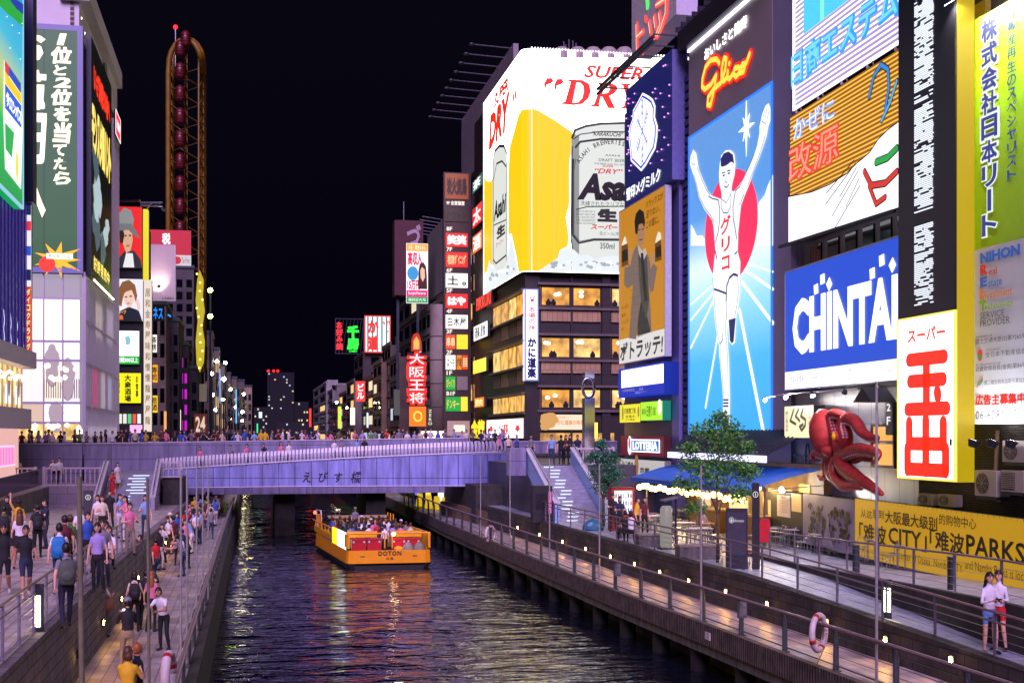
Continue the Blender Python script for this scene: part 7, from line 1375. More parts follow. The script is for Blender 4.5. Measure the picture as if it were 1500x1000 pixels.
def hair_mesh(kind, hc):
    m = MB(); n, k = 18, 12; vs = []; keep = set()
    for j in range(k+1):
        t_ = -PI/2+PI*j/k
        for i in range(n):
            a = 2*PI*i/n; x, y, z = math.cos(t_)*math.cos(a), math.cos(t_)*math.sin(a), math.sin(t_); wob = 1+.05*math.sin(5*a+3*j); vs.append(hc+Vector((x*.088*wob, y*.104*wob+.008, z*.122+.014)))
    fs = []
    for j in range(k):
        for i in range(n):
            f = [j*n+i, j*n+(i+1) % n, (j+1)*n+(i+1) % n, (j+1)*n+i]; c = sum((vs[q] for q in f), Vector())/4-hc
            if c.z > .055-.02*(c.y > 0) or (c.y > -.02 and c.z > -.07) or (kind != 'short' and c.y > .0 and c.z > -.13): fs.append(f)
    m.add(vs, fs)
    if kind == 'long':
        rg = []
        for h, rx, ry, y in ((.02, .085, .06, .05), (-.08, .09, .055, .065), (-.2, .105, .05, .085), (-.32, .10, .04, .10), (-.40, .05, .02, .10)): rg.append([hc+Vector((rx*math.cos(2*PI*i/12), y+ry*math.sin(2*PI*i/12), h)) for i in range(12)])
        m.loft(rg)
    if kind == 'bob':
        rg = []
        for h, rx, ry, y in ((.03, .085, .07, .035), (-.06, .098, .07, .035), (-.13, .09, .06, .035)): rg.append([hc+Vector((rx*math.cos(2*PI*i/12), y+ry*math.sin(2*PI*i/12), h)) for i in range(12)])
        m.loft(rg)
    if kind in ('cap', 'hat'):
        m = MB(); m.lathe(hc+Vector((0, .005, 0)), [(.094, .03), (.098, .06), (.085, .11), (.05, .135), (.01, .142)], 16)
        if kind == 'cap': m.loft([[hc+Vector((.08*math.cos(a), -.08+(-.10)*math.sin(a)*f, .035-.01*f)) for a in [PI*q/8 for q in range(9)]]+[hc+Vector((.08*math.cos(a), -.08+(-.10)*math.sin(a)*f, .048-.01*f)) for a in [PI*q/8 for q in range(8, -1, -1)]] for f in (.2, .6, 1)])
        else: m.lathe(hc+Vector((0, .005, .03)), [(.09, 0), (.17, -.012), (.17, .0), (.09, .02)], 18)
    return m
HM = {}
def person(pt, arch='stand', face=0., shirt='white', trousers='black', hair='black', hk='short', label='', scale=1., shoe=None, skin='light', cap=None, group=None, bare=False, torso=None):
    me, hc, hands = ARCH[arch]; o = bpy.data.objects.new('person', me); COL.objects.link(o); tag(o, label, 'person', group)
    o.location = pt; o.rotation_euler = (0, 0, face); o.scale = (scale,)*3
    for i, mt in enumerate((SKIN[skin], SHM[shirt], TRS[trousers] or SKIN[skin], shoe or SHOED, FEAT, pm('8a4a44', .6))): o.material_slots[i].link = 'OBJECT'; o.material_slots[i].material = mt
    def attach(kind, mt, nm):
        key = (arch, kind)
        if key not in HM:
            m = hair_mesh(kind, hc); mm = bpy.data.meshes.new(nm); mm.from_pydata([tuple(v) for v in m.v], [], m.f); mm.polygons.foreach_set('use_smooth', [True]*len(mm.polygons)); mm.materials.append(mt); HM[key] = mm
        c = bpy.data.objects.new(nm, HM[key]); COL.objects.link(c); c.parent = o; c.material_slots[0].link = 'OBJECT'; c.material_slots[0].material = mt
    attach(hk, HAIRC[hair], 'hair')
    if cap: attach(cap[0], pm(cap[1], .7), 'cap' if cap[0] == 'cap' else 'hat')
    return o
def place(hx, hy, g, h=1.68):
    """ground point of someone whose head top shows at (hx, hy) while standing on ground height g"""
    z = g(20) if callable(g) else g
    for _ in range(6): p = onZ(hx, hy, z+h); z = g(p.y) if callable(g) else g
    return Vector((p.x, p.y, z))
def face_to(p, q): return math.atan2(q[0]-p[0], -(q[1]-p[1]))
CAMF = lambda p: face_to(p, (0, 0))           # towards the viewer
AWAY = lambda p: CAMF(p)+PI
def backpack(o, col, label, big=1.):
    me, hc, hands = ARCH['stand']; t = thing('backpack', label, 'backpack', o.location); t.rotation_euler = o.rotation_euler; t.scale = o.scale; ORG[t.name] = Vector((0, 0, 0)); c = Vector((0, .19, 1.17)); m = MB(); rg = []
    for z, rx, ry in ((-.24, .10, .06), (-.22, .14, .085), (-.05, .15, .10), (.12, .145, .09), (.2, .11, .06), (.22, .05, .03)): rg.append([c+Vector((rx*big*math.copysign(abs(math.cos(a))**.6, math.cos(a)), ry*big*math.copysign(abs(math.sin(a))**.6, math.sin(a)), z*big)) for a in [2*PI*i/16 for i in range(16)]])
    m.loft(rg); m.build('bag_body', pm(col, .75), t, True); m = MB(); m.ball(c+Vector((0, .095, -.08)), .11*big, .035, .10*big, 12, 8); m.build('front_pocket', pm(col, .7), t, True)
    for s_ in (-1, 1): MB().tube([c+Vector((s_*.1, -.05, .18)), c+Vector((s_*.11, -.2, .3)), c+Vector((s_*.12, -.32, .12)), c+Vector((s_*.12, -.28, -.08)), c+Vector((s_*.12, -.08, -.2))], .018, 6).build('strap', pm('1c1c20', .8), t, True)
    m = MB(); m.tube([c+Vector((-.03, 0, .21)), c+Vector((-.03, .01, .25)), c+Vector((.03, .01, .25)), c+Vector((.03, 0, .21))], .01, 6); m.build('grab_loop', pm('1c1c20', .8), t)
    return t
def phone(o, arch, label, col='1a1c22', lit=True):
    me, hc, hands = ARCH[arch]; c = Vector((0, 0, 0)); hs = [w_+d*.1 for w_, d, s_ in hands]; c = (hs[0]+hs[1])/2; M_ = Matrix.Translation(o.location) @ Matrix.Rotation(o.rotation_euler.z, 4, 'Z') @ Matrix.Scale(o.scale.x, 4)
    t = thing('phone', label, 'phone', M_ @ c); q = M_.to_3x3(); m = MB(); m.box((-.075, -.006, -.038), (.075, .006, .038), 0, Matrix.Translation(M_ @ c) @ Matrix.Rotation(o.rotation_euler.z, 4, 'Z')); m.build('case', pm(col, .4), t)
    if lit: m = MB(); m.box((-.068, .0065, -.033), (.068, .009, .033), 0, Matrix.Translation(M_ @ c) @ Matrix.Rotation(o.rotation_euler.z, 4, 'Z')); m.build('display', em('d8f0ff', 2.5), t)
    return t
def tote(o, side, col, label):
    M_ = Matrix.Translation(o.location) @ Matrix.Rotation(o.rotation_euler.z, 4, 'Z'); c = Vector((side*.27, .02, .95)); t = thing('tote_bag', label, 'bag', M_ @ c); m = MB(); rg = []
    for z, rx, ry in ((-.17, .05, .15), (-.15, .075, .18), (.02, .07, .19), (.15, .04, .17)): rg.append([M_ @ (c+Vector((rx*math.cos(a), ry*math.sin(a), z))) for a in [2*PI*i/14 for i in range(14)]])
    m.loft(rg); m.build('bag_body', pm(col, .7), t, True); m = MB(); m.tube([M_ @ (c+Vector((0, -.12, .13))), M_ @ (c+Vector((-side*.09, -.08, .45))), M_ @ (c+Vector((-side*.09, .08, .45))), M_ @ (c+Vector((0, .12, .13)))], .012, 6); m.build('strap', pm(col, .7), t); return t
# --- left bank: upper terrace
ppl = []
def LT(hx, hy, arch, facing, **k):
    p = place(hx, hy, zL, 1.68*k.get('scale', 1.)); f = CAMF(p)+facing; return person(p, arch, f, **k)
A = LT(38, 772, 'walk_shorts', .1, shirt='black', trousers='navy', label='man in black tee and navy shorts striding towards the viewer in white shoes', shoe=SHOE, skin='tan')
A = LT(6, 770, 'walk_shorts', -.1, shirt='black', trousers='black', label='man in black tee and black shorts walking at the left edge of the picture', shoe=SHOE, skin='tan')
A = LT(87, 769, 'walk', PI-.1, shirt='white', trousers='jeans', label='man in a white tee with a big blue backpack walking away', hair='black'); backpack(A, '1c74b0', 'bright blue backpack on the man in a white tee', 1.15)
A = LT(97, 798, 'walk', PI+.1, shirt='grey', trousers='navy', label='man with an olive grey backpack walking away beside the blue backpack'); backpack(A, '4a5248', 'olive grey backpack on the man by the terrace railing', 1.1)
A = LT(29, 748, 'skirt', PI, shirt='white', trousers='black', hair='brown', hk='long', label='woman in a loose white top with long brown hair seen from behind')
A = LT(55, 740, 'walk', PI, shirt='black', trousers='black', label='man in black with a black backpack in the terrace crowd'); backpack(A, '17171c', 'black backpack in the terrace crowd')
A = LT(67, 733, 'phone', -1.2, shirt='navy', trousers='navy', label='man in a navy tee holding up a phone with both hands'); phone(A, 'phone', 'phone held up by the man in the navy tee')
A = LT(27, 733, 'raise', PI+.4, shirt='yellow', trousers='black', hair='brown', hk='bob', cap=('hat', '17151a'), label='woman in a mustard top and black hat raising one arm')
A = LT(6, 742, 'walk', PI, shirt='olive', trousers='black', label='man in an olive shirt seen from behind at the left edge'); backpack(A, '1a1a20', 'dark backpack on the man in olive at the left edge')
A = LT(103, 756, 'walk', PI+.7, shirt='green', trousers='navy', label='person in a bright green shirt next to the terrace railing', hair='brown')
A = LT(95, 757, 'stand', PI+.3, shirt='maroon', trousers='black', label='person in a maroon shirt half hidden behind the blue backpack')
for hx, hy, ar, sh, tr, hk, lb_ in ((11, 728, 'stand', 'black', 'black', 'short', 'man in black standing deep in the terrace crowd by the black screen'), (143, 726, 'stand_f', 'white', 'beige', 'long', 'woman in a white top with long hair at the foot of the stairs'), (150, 727, 'bag_f', 'cream', 'black', 'bob', 'woman in cream with bobbed hair at the foot of the stairs'), (161, 719, 'stand', 'black', 'black', 'short', 'man in a black tee at the middle of the stair foot'), (175, 725, 'stand_f', 'light blue', 'white', 'long', 'woman in a light blue top with long dark hair at the stair foot'), (184, 728, 'phone_f', 'pink', 'white', 'long', 'woman in pale pink looking at her phone at the stair foot'), (190, 738, 'chest', 'pink', 'beige', 'short', 'stout man in a pink polo shirt behind the terrace railing'), (156, 770, 'sit', 'black', 'black', 'short', 'man in a black tee sitting by the terrace railing'), (160, 775, 'sit', 'white', 'beige', 'short', 'person in white sitting beside the man in the black tee'), (213, 726, 'bag_f', 'light blue', 'jeans', 'bob', 'woman in a pale blue shirt near the bridge abutment'), (143, 768, 'stand_f', 'lavender', 'black', 'bob', 'woman in lavender near the end of the terrace railing'), (150, 763, 'stand', 'grey', 'navy', 'short', 'man in grey near the end of the terrace railing'), (128, 752, 'stand', 'blue', 'black', 'short', 'man in a blue tee half hidden by the thick pole'), (118, 742, 'walk', 'white', 'jeans', 'short', 'man in white passing behind the thick pole')):
    p = place(hx, hy, zL if hy < 766 or True else 1.6, 1.68 if ar not in ('sit',) else 1.22); person(p, ar, CAMF(p)+rnd.uniform(-.9, .9), shirt=sh, trousers=tr, hk=hk, label=lb_, hair=rnd.choice(['black', 'dark brown']))
p = onY(165, 738, 80.2); p.z = 3.35; person(p, 'dress', CAMF(p), shirt='red', trousers='red', hair='black', hk='bob', label='woman in a long red dress on the left stairs taking a picture'); p = onY(172, 733, 81); p.z = 3.8; person(p, 'skirt', CAMF(p)+.4, shirt='white', trousers='white', hk='long', label='woman in white beside the red dress on the stairs')
# --- left bank: lower walk
def LW(hx, hy, arch, facing, h=1.68, g=1.6, **k):
    p = place(hx, hy, g, h); return person(p, arch, CAMF(p)+facing, **k)
A = LW(187, 878, 'long', PI+.15, shirt='black', trousers='beige', hair='black', cap=('cap', '77767c'), label='man in a black long sleeved shirt and grey cap photographing with a lit phone'); phone(A, 'long', 'lit phone held by the man in the grey cap')
A = LW(240, 864, 'lean', -.5, 1.56, shirt='white', trousers='black', skin='tan', label='man in a white tee leaning on the waterside rail and looking back')
A = LW(150, 844, 'bag_f', PI*.75, shirt='white', trousers='black', hk='bob', label='woman in a white top with a big tan shoulder bag by the stone wall'); tote(A, -1, '8a5a48', 'tan shoulder bag of the woman by the stone wall')
A = LW(197, 838, 'bag_f', PI, shirt='cream', trousers='black', hk='bob', hair='dark brown', label='woman in a cream jacket with a dark backpack walking away'); backpack(A, '1e1a1e', 'dark backpack on the woman in the cream jacket')
A = LW(222, 838, 'stand_f', PI-.4, shirt='pink', trousers='black', hair='orange brown', hk='long', label='woman in pink with long light hair behind the man leaning on the rail'); 
A = LW(214, 836, 'stand', PI+.2, shirt='black', trousers='black', label='person in black beside the woman with long light hair')
A = LW(187, 950, 'phone', PI-.4, shirt='yellow', trousers='black', hair='brown', hk='bob', label='person in a yellow top with brown hair at the lower edge holding a blue phone'); phone(A, 'phone', 'blue phone in the hands of the person in yellow', '2440d8', False)
A = LW(201, 945, 'stand', -1.9, shirt='black', trousers='black', hair='orange brown', hk='short', label='person in black with orange brown hair at the lower edge beside the one in yellow')
A = LW(190, 783, 'point', -1.0, 1.22, 2.15, shirt='red', trousers='jeans', hair='black', cap=('cap', '2848b8'), label='man in a red tee and blue cap sitting on the wall pointing')
A = LW(206, 787, 'sit', -1.2, 1.22, 2.15, shirt='light blue', trousers='jeans', label='man in a pale blue top sitting on the wall beside the red tee')
A = LW(228, 789, 'walk', PI+.6, shirt='red', trousers='jeans', hair='black', label='person in a red tee walking away along the lower walk')
for hx, hy, ar, fc, sh, tr, hk, lb_, h in ((237, 768, 'chest', .3, 'white', 'navy', 'short', 'man in white standing mid walk beyond the red tee', 1.68), (246, 759, 'skirt', .2, 'white', 'black', 'long', 'woman in a white blouse facing the viewer mid walk', 1.68), (249, 752, 'stand_f', 0, 'cream', 'black', 'bob', 'woman in cream in a pale sun hat mid walk', 1.68), (268, 788, 'lean', -1.9, 'grey', 'jeans', 'short', 'man in a grey tee leaning on the waterside rail', 1.5), (276, 780, 'lean', -1.7, 'navy', 'black', 'short', 'man in a navy tee leaning on the waterside rail behind the grey tee', 1.5), (281, 762, 'lean_f', -1.7, 'light blue', 'white', 'bob', 'woman in light blue leaning on the waterside rail', 1.55), (289, 752, 'lean', -1.7, 'lavender', 'black', 'short', 'man in lavender leaning on the waterside rail near the bridge', 1.5), (294, 748, 'stand', -1.6, 'light blue', 'jeans', 'short', 'man in light blue standing at the rail near the bridge', 1.68), (259, 752, 'stand', .4, 'blue', 'black', 'short', 'man in blue in the middle of the lower walk', 1.68), (254, 757, 'walk', PI, 'maroon', 'black', 'short', 'man in maroon walking away on the lower walk', 1.68), (262, 770, 'bag_f', PI, 'black', 'black', 'long', 'woman in black with long hair on the lower walk', 1.68), (271, 762, 'stand_f', .3, 'pink', 'white', 'long', 'woman in pink with long hair on the lower walk', 1.68), (234, 775, 'stand_f', .8, 'black', 'white', 'bob', 'woman in black with bobbed hair by the stone wall', 1.68)):
    A = LW(hx, hy, ar, fc, h, shirt=sh, trousers=tr, hk=hk, label=lb_, cap=('hat', 'd8ccb0') if 'sun hat' in lb_ else None)
UC = [('black', 'white'), ('white', 'navy'), ('red', 'black'), ('grey', 'jeans'), ('navy', 'beige'), ('pink', 'black'), ('olive', 'black'), ('cream', 'jeans'), ('maroon', 'navy'), ('blue', 'white'), ('yellow', 'black'), ('green', 'jeans'), ('lavender', 'white'), ('light blue', 'black'), ('black', 'red'), ('white', 'beige'), ('red', 'white'), ('grey', 'white'), ('navy', 'white'), ('pink', 'jeans')]
for k, (sh, tr) in enumerate(UC):
    y = 66+k*1.7; p = Vector((rnd.uniform(-3.4, -1.9), y, 1.6)); nm = {'skin': '', 'beige': 'beige trousers', 'jeans': 'blue jeans', 'white': 'white trousers', 'navy': 'navy trousers', 'black': 'black trousers', 'red': 'red trousers'}[tr]
    person(p, rnd.choice(['stand', 'walk', 'chest', 'stand_f', 'walk']), CAMF(p)+(0 if k % 3 else PI)+rnd.uniform(-.4, .4), shirt=sh, trousers=tr, hk=rnd.choice(['short', 'bob', 'long']), label='person in a %s top and %s on the dim walk under the bridge' % (sh, nm), scale=rnd.uniform(.94, 1.03))
# --- crowd on the main bridge
import itertools
combo = [(s_, h_, a_) for s_ in SHIRT for h_ in ('black', 'dark brown', 'brown') for a_ in ('stand', 'phone', 'lean', 'raise', 'stand_f', 'phone_f', 'chest')]; rnd.shuffle(combo)
wts = {'white': 4, 'black': 4, 'navy': 3, 'pink': 2, 'red': 2, 'light blue': 2, 'blue': 2, 'grey': 2}
combo.sort(key=lambda c: rnd.random()/wts.get(c[0], 1)+(1.2 if c[2] in ('raise', 'lean') else 0)*rnd.random())
say = {'stand': 'standing', 'phone': 'holding up a camera', 'lean': 'leaning over', 'raise': 'raising one arm', 'stand_f': 'worn loose', 'phone_f': 'worn loose holding phone', 'chest': 'with hands folded'}
xs_ = []; x = onY(8, 640, 94).x
xr_ = onY(745, 640, 94).x
while x < xr_: xs_.append(x); x += rnd.choice((.24, .3, .38, .46, .6))
for k, x in enumerate(xs_[:116]):
    sh, hr, ar = combo[k]; y = 93.7+rnd.choice((0, .1, .3, .8, 1.5)); p = Vector((x, y, 5.76+.16*k/116))
    person(p, ar, rnd.choice((0, 0, .4, -.4, PI, 1.4)) if ar not in ('lean', 'phone') else rnd.uniform(-.3, .3), shirt=sh, trousers=rnd.choice(['black', 'jeans', 'navy']), hair=hr, hk='short' if not ar.endswith('_f') else rnd.choice(['long', 'bob']), label='%s shirted person with %s hair %s on the main bridge' % (sh, hr, say[ar]), scale=rnd.uniform(.93, 1.05))
# on the sloping footbridge and the plazas
def on_ramp(px, back_=1.2):
    f = (px-232)/510; i = min(NB-1, int(f*NB)); a = fas[i][0]+FW*back_; return Vector((a.x, a.y, a.z+.05-.0))
for px, ar, sh, hr, hk, lb_, bk in ((292, 'stand_f', 'pink', 'brown', 'bob', 'woman in pink at the low left end of the finned footbridge', 1.0), (334, 'walk', 'grey', 'black', 'short', 'man in grey walking up the finned footbridge', 1.2), (358, 'walk', 'pink', 'black', 'short', 'man in a pink shirt walking up the finned footbridge', 1.6), (397, 'lean', 'navy', 'black', 'short', 'man in a navy jacket leaning on the finned railing', .5), (416, 'stand_f', 'pink', 'brown', 'long', 'girl in pink with long brown hair on the finned footbridge', .6), (425, 'stand_f', 'white', 'brown', 'long', 'girl in white with long brown hair on the finned footbridge', .7), (498, 'stand_f', 'white', 'black', 'bob', 'woman in white with bobbed hair on the upper footbridge', .9), (507, 'chest', 'grey', 'black', 'short', 'woman in grey with a sun hat on the upper footbridge', .8), (522, 'stand_f', 'light blue', 'dark brown', 'long', 'woman in light blue with long hair on the upper footbridge', .7), (532, 'stand', 'black', 'black', 'short', 'man in black on the upper footbridge', 1.1)):
    p = on_ramp(px, bk); p.z -= .35; person(p, ar, rnd.uniform(-.5, .5), shirt=sh, trousers='jeans', hair=hr, hk=hk, label=lb_, cap=('hat', 'c8b896') if 'sun hat' in lb_ else None)
for px, ar, sh, hr, hk, lb_, y in ((27, 'skirt', 'white', 'brown', 'long', 'woman in white alone at the far left plaza balustrade', 84.5), (79, 'lean_f', 'white', 'brown', 'long', 'long haired woman in white leaning on the left plaza balustrade', 83.4), (87, 'stand', 'white', 'black', 'short', 'man in white beside the long haired woman at the left balustrade', 83.6)):
    p = onY(px, 690, y); p.z = PZ; person(p, ar, rnd.uniform(-.4, .4), shirt=sh, trousers='black', hair=hr, hk=hk, label=lb_)
for px, y, z, ar, sh, tr, hr, hk, lb_, fc in ((808, 71.6, RZ, 'stand', 'light blue', 'jeans', 'black', 'short', 'man in a pale striped tee at the head of the right stairs', 0), (822, 73.5, RZ, 'walk', 'black', 'black', 'black', 'short', 'man in black behind the striped tee at the stair head', PI), (829, 74.5, RZ, 'stand_f', 'maroon', 'black', 'brown', 'long', 'woman in maroon with long hair near the stair head', .4), (835, 72.6, RZ, 'bag_f', 'black', 'black', 'black', 'long', 'woman in black with long hair at the stair head', .2), (846, 76, RZ, 'stand', 'navy', 'navy', 'black', 'short', 'man in navy before the crab restaurant entrance', 0), (778, 80, RZ, 'stand_f', 'grey', 'black', 'black', 'bob', 'woman in grey on the plaza left of the stairs', 0), (757, 86, RZ, 'phone', 'blue', 'black', 'black', 'short', 'man in blue under the white crab sign', 0), (745, 88, RZ, 'stand', 'cream', 'black', 'brown', 'short', 'man in cream under the white crab sign', 0), (731, 89, RZ, 'stand_f', 'pink', 'black', 'black', 'bob', 'woman in pink under the white crab sign', .3), (856, 80, RZ, 'stand', 'white', 'black', 'black', 'short', 'man in white by the steel pillar', .5)):
    p = onY(px, 680, y); p.z = z; person(p, ar, CAMF(p)+fc, shirt=sh, trousers=tr, hair=hr, hk=hk, label=lb_)
# --- right bank people
p = onX(1449, 900, 16.0); p.z = zRr(p.y); A = person(p, 'shorts_f', CAMF(p)+.5, shirt='white', trousers='denim', hair='black', hk='long', label='long haired woman in an off shoulder white top and denim shorts at the ramp rail', scale=1.04); m = MB()
p2 = onX(1463, 900, 16.45); p2.z = zRr(p2.y); B_ = person(p2, 'shorts_f', CAMF(p2)-.3, shirt='white', trousers='red', hair='dark brown', hk='short', label='woman in white and red shorts just behind the long haired woman', scale=1.03)
phone(A, 'shorts_f', 'dark phone in the hands of the long haired woman in white', lit=False)
G2 = K(2.75)
for hx, hy, ar, fc, sh, tr, hk, lb_, h in ((898, 724, 'chest', 0, 'black', 'black', 'short', 'stall worker in black beside the drinks machine', 1.7), (908, 730, 'chest', .2, 'navy', 'black', 'bob', 'stall worker in navy with folded hands by the drinks machine', 1.62), (933, 729, 'stand', 1.3, 'yellow', 'black', 'short', 'stall worker in a bright yellow vest', 1.7), (944, 731, 'stand_f', .6, 'maroon', 'black', 'bob', 'woman in maroon behind the yellow vest', 1.62), (916, 752, 'sit', PI+.4, 'black', 'black', 'short', 'man in black sitting at the near table', 1.2), (924, 752, 'sit_f', PI, 'white', 'black', 'bob', 'woman in white sitting at a table by the rail', 1.2), (1031, 748, 'sit', 1.0, 'grey', 'black', 'short', 'customer in grey sitting inside the lantern stall', 1.2)):
    p = place(hx, hy, G2, h); person(p, ar, CAMF(p)+fc, shirt=sh, trousers=tr, hk=hk, label=lb_)
# ================================================================ BOAT
BX, BY = 7.4, 69.5; OR = pr('boat_orange', 'ee9a18', .35, 0, .06, 2); ORL = pr('boat_yellow', 'e8a810', .4, 0, .06, 2); blk2 = pm('121214', .5)
bt = thing('tour_boat', 'orange open deck tour boat full of seated passengers, heading away under the bridge', 'boat', (BX, BY, 0)); bt_h = 4.5; LB = 17
def bp(x, y, z): return Vector((BX+x-.085*y, BY+y, z))
def hull_ring(z, s_, y0=0.): 
    w_ = bt_h/2*s_; pts = [(-w_+.35, y0), (-w_+.08, y0+.12), (-w_, y0+.4), (-w_, LB*.72), (-w_*.85, LB*.86), (-w_*.45, LB*.96), (0, LB), (w_*.45, LB*.96), (w_*.85, LB*.86), (w_, LB*.72), (w_, y0+.4), (w_-.08, y0+.12), (w_-.35, y0)]; return [bp(x, y, z) for x, y in pts]
m = MB(); m.loft([hull_ring(-.3, .9), hull_ring(.05, .97), hull_ring(.25, 1.0)], 1, False); m.loft([hull_ring(.25, 1.01), hull_ring(.32, 1.02), hull_ring(1.0, 1.0)], 0, False); m.face(hull_ring(.55, .99), 2); m.build('hull', [OR, blk2, pm('6a5a48', .7)], bt)
MB().loft([hull_ring(.2, 1.02), hull_ring(.3, 1.03)], 0, False).build('rubbing_strake', blk2, bt)
PS_ = Pl((bp(0, 0, 0).x, bp(0, 0, 0).y), (1, 0)); m = MB(); tx(m, PS_, (-.62, .62, .72, .96), 'DOTON', .04, .02, 0, 1.15); tx(m, PS_, (-.2, .2, .5, .62), '大 阪', .04, .02); m.build('name_lettering', blk2, bt)
for x in (-1.45, 1.35): panel(PS_, (x-.12, x+.12, .66, .7), -.0, .02, blk2, 'vent', bt)
for s_ in (-1, 1):   # side bulwark with windows and lit panels
    sx = s_*(bt_h/2-.04)
    for y0, y1, h, mt, nm in ((.5, 1.0, 1.8, OR, 'side_post'), (1.0, 3.6, 1.85, em('f4f6e8', 1.7), 'lit_side_panel'), (3.6, 5.6, 1.85, em('f4e61e', 1.3), 'lit_side_panel'), (5.6, 10, 1.45, ORL, 'bulwark'), (10, 13.2, 1.5, ORL, 'bulwark')):
        m = MB(); a, b_ = bp(sx, y0, 0), bp(sx, y1, 0); m.bar(Vector((a.x, a.y, (1.15+h)/2 if nm != 'lit_side_panel' else .98+.45)), Vector((b_.x, b_.y, (1.15+h)/2 if nm != 'lit_side_panel' else .98+.45)), .08, h-1.15 if nm != 'lit_side_panel' else .95); m.build(nm, mt if s_ < 0 or nm != 'lit_side_panel' else ORL, bt)
    MB().tube([bp(sx, .1, 1.8), bp(sx, 14, 1.8)], .035, 6).build('side_rail', OR, bt)
    for k in range(6): y = 5.8+k*1.4; MB().bar(bp(sx, y, 1.1), bp(sx, y, 1.8), .06).build('stanchion', OR, bt)
    for k in range(3): a = bp(sx, 10.4+k*.9, 1.8); MB().box((a.x-.03, a.y, 1.6), (a.x+.03, a.y+.06, 2.3)).build('window_bar', OR, bt)
for x in (-2.18, -.25, .15, 2.15): MB().bar(bp(x, .12, 1.1), bp(x, .12, 1.9), .12 if abs(x) > 2 else .07).build('stern_post', OR, bt)
for xa, xb in ((-2.2, -.25), (.15, 2.2)): MB().tube([bp(xa, .12, 1.9), bp(xb, .12, 1.9)], .05, 6).build('stern_rail', OR, bt); MB().bar(bp(xa+.2, 1.6, 1.75), bp(xb-.15, 1.6, 1.75), .06, .34).build('seat_back', ORL, bt)
for k, x in enumerate((-1.55, -.72, .62, 1.4)):
    c = bp(x, .75, 1.32); t = thing('life_vest_box', ('red storage box at the left end of the boat stern', 'red storage box left of the gap at the boat stern', 'red storage box right of the gap at the boat stern', 'red storage box at the right end of the boat stern')[k], 'box', (c.x, c.y, .55)); MB().box((c.x-.38, c.y-.25, .56), (c.x+.38, c.y+.25, 1.5)).build('body', pm('b81420', .45), t); MB().box((c.x-.4, c.y-.27, 1.5), (c.x+.4, c.y+.27, 1.58)).build('lid', pm('c81a26', .45), t)
    for e in (-.28, .28): MB().cbox((c.x+e, c.y-.26, 1.42), .1, .03, .1).build('latch', white_m, t)
for x, r, nm, c in ((.55, .24, 'yellow round tub on the boat stern', 'e0a020'), (1.05, .3, 'grey canvas bundle on the boat stern, nearer the yellow tub', '8a8474'), (1.65, .32, 'grey canvas bundle at the right corner of the boat stern', '7c7668')):
    q = bp(x, .32, .56); m = MB(); 
    m.lathe(q, [(r*.9, 0), (r, .3), (r, .55), (r*.6, .75 if 'bundle' in nm else .6), (.03, .85 if 'bundle' in nm else .62)], 12); tag(rebase(m.build('tub' if 'tub' in nm else 'canvas_bundle', pm(c, .7), None, True), q), nm, 'tub' if 'tub' in nm else 'bundle')
q = bp(.22, .1, 1.85); MB().ball(q, .09, n=10, k=6).build('stern_light', em('ffd8a0', 45), bt)
# wheelhouse at the bow
c = bp(.6, 13.6, 0); m = MB(); m.box((c.x-1.7, c.y-.2, 1.1), (c.x+1.7, c.y+.1, 1.9)); m.build('fore_bulkhead', ORL, bt); m = MB().box((c.x-1.9, c.y-.4, 1.9), (c.x+1.9, c.y+1.3, 1.98)); m.build('fore_roof', pm('b8a070', .6), bt)
MB().tube([bp(-2.1, 11, 1.9), bp(-2.1, 11.2, 2.5), bp(-2.0, 14, 2.4), bp(-1.9, 14.2, 1.2)], .04, 6).build('bow_rail', white_m, bt); MB().ball(bp(-2.0, 14.6, 2.2), .12, n=8, k=5).build('side_light', em('ff5030', 6), bt)
bench = pm('8a6a3a', .6)
for r_ in range(6):
    a = bp(-1.9, 2.6+r_*1.35, 1.2); b_ = bp(1.9, 2.6+r_*1.35, 1.2); o = MB().bar(a, b_, .42, .42).build('bench', bench, bt)
used = set()
bc = [(s_, h_, k_) for s_ in ('white', 'black', 'navy', 'light blue', 'grey', 'blue', 'red', 'pink', 'lavender', 'cream', 'maroon') for h_ in ('black', 'dark brown', 'brown') for k_ in ('short', 'bob', 'long')]; rnd.shuffle(bc); bc.sort(key=lambda c: rnd.random()/wts.get(c[0], 1)); i_ = 0
for r_ in range(6):
    for x in (-1.75, -1.2, -.65, .1, .6, 1.15, 1.7):
        if rnd.random() < (.88 if r_ < 4 else .75):
            sh, hr, hk = bc[i_]; i_ += 1; p = bp(x+rnd.uniform(-.1, .1), 2.6+r_*1.35, .95); cap = rnd.random() < .18
            person(p, rnd.choice(['sit', 'sit_f', 'sit']), PI+rnd.uniform(-.6, .6), shirt=sh, trousers='navy', hair=hr, hk=hk, label='boat passenger in %s with %s %s hair%s' % (sh, hk if hk != 'bob' else 'bobbed', hr, ' and a pale cap' if cap else ''), cap=('cap', 'd8d8e0') if cap else None)
p = bp(-.05, 1.15, .56); person(p, 'stand', PI+.4, shirt='white', trousers='black', hk='short', label='deckhand in white standing at the stern of the boat'); p = bp(.2, 12.4, .9); person(p, 'stand', 0, shirt='grey', trousers='navy', hk='short', cap=('cap', '8a8478'), label='guide in grey standing at the front of the boat facing back')
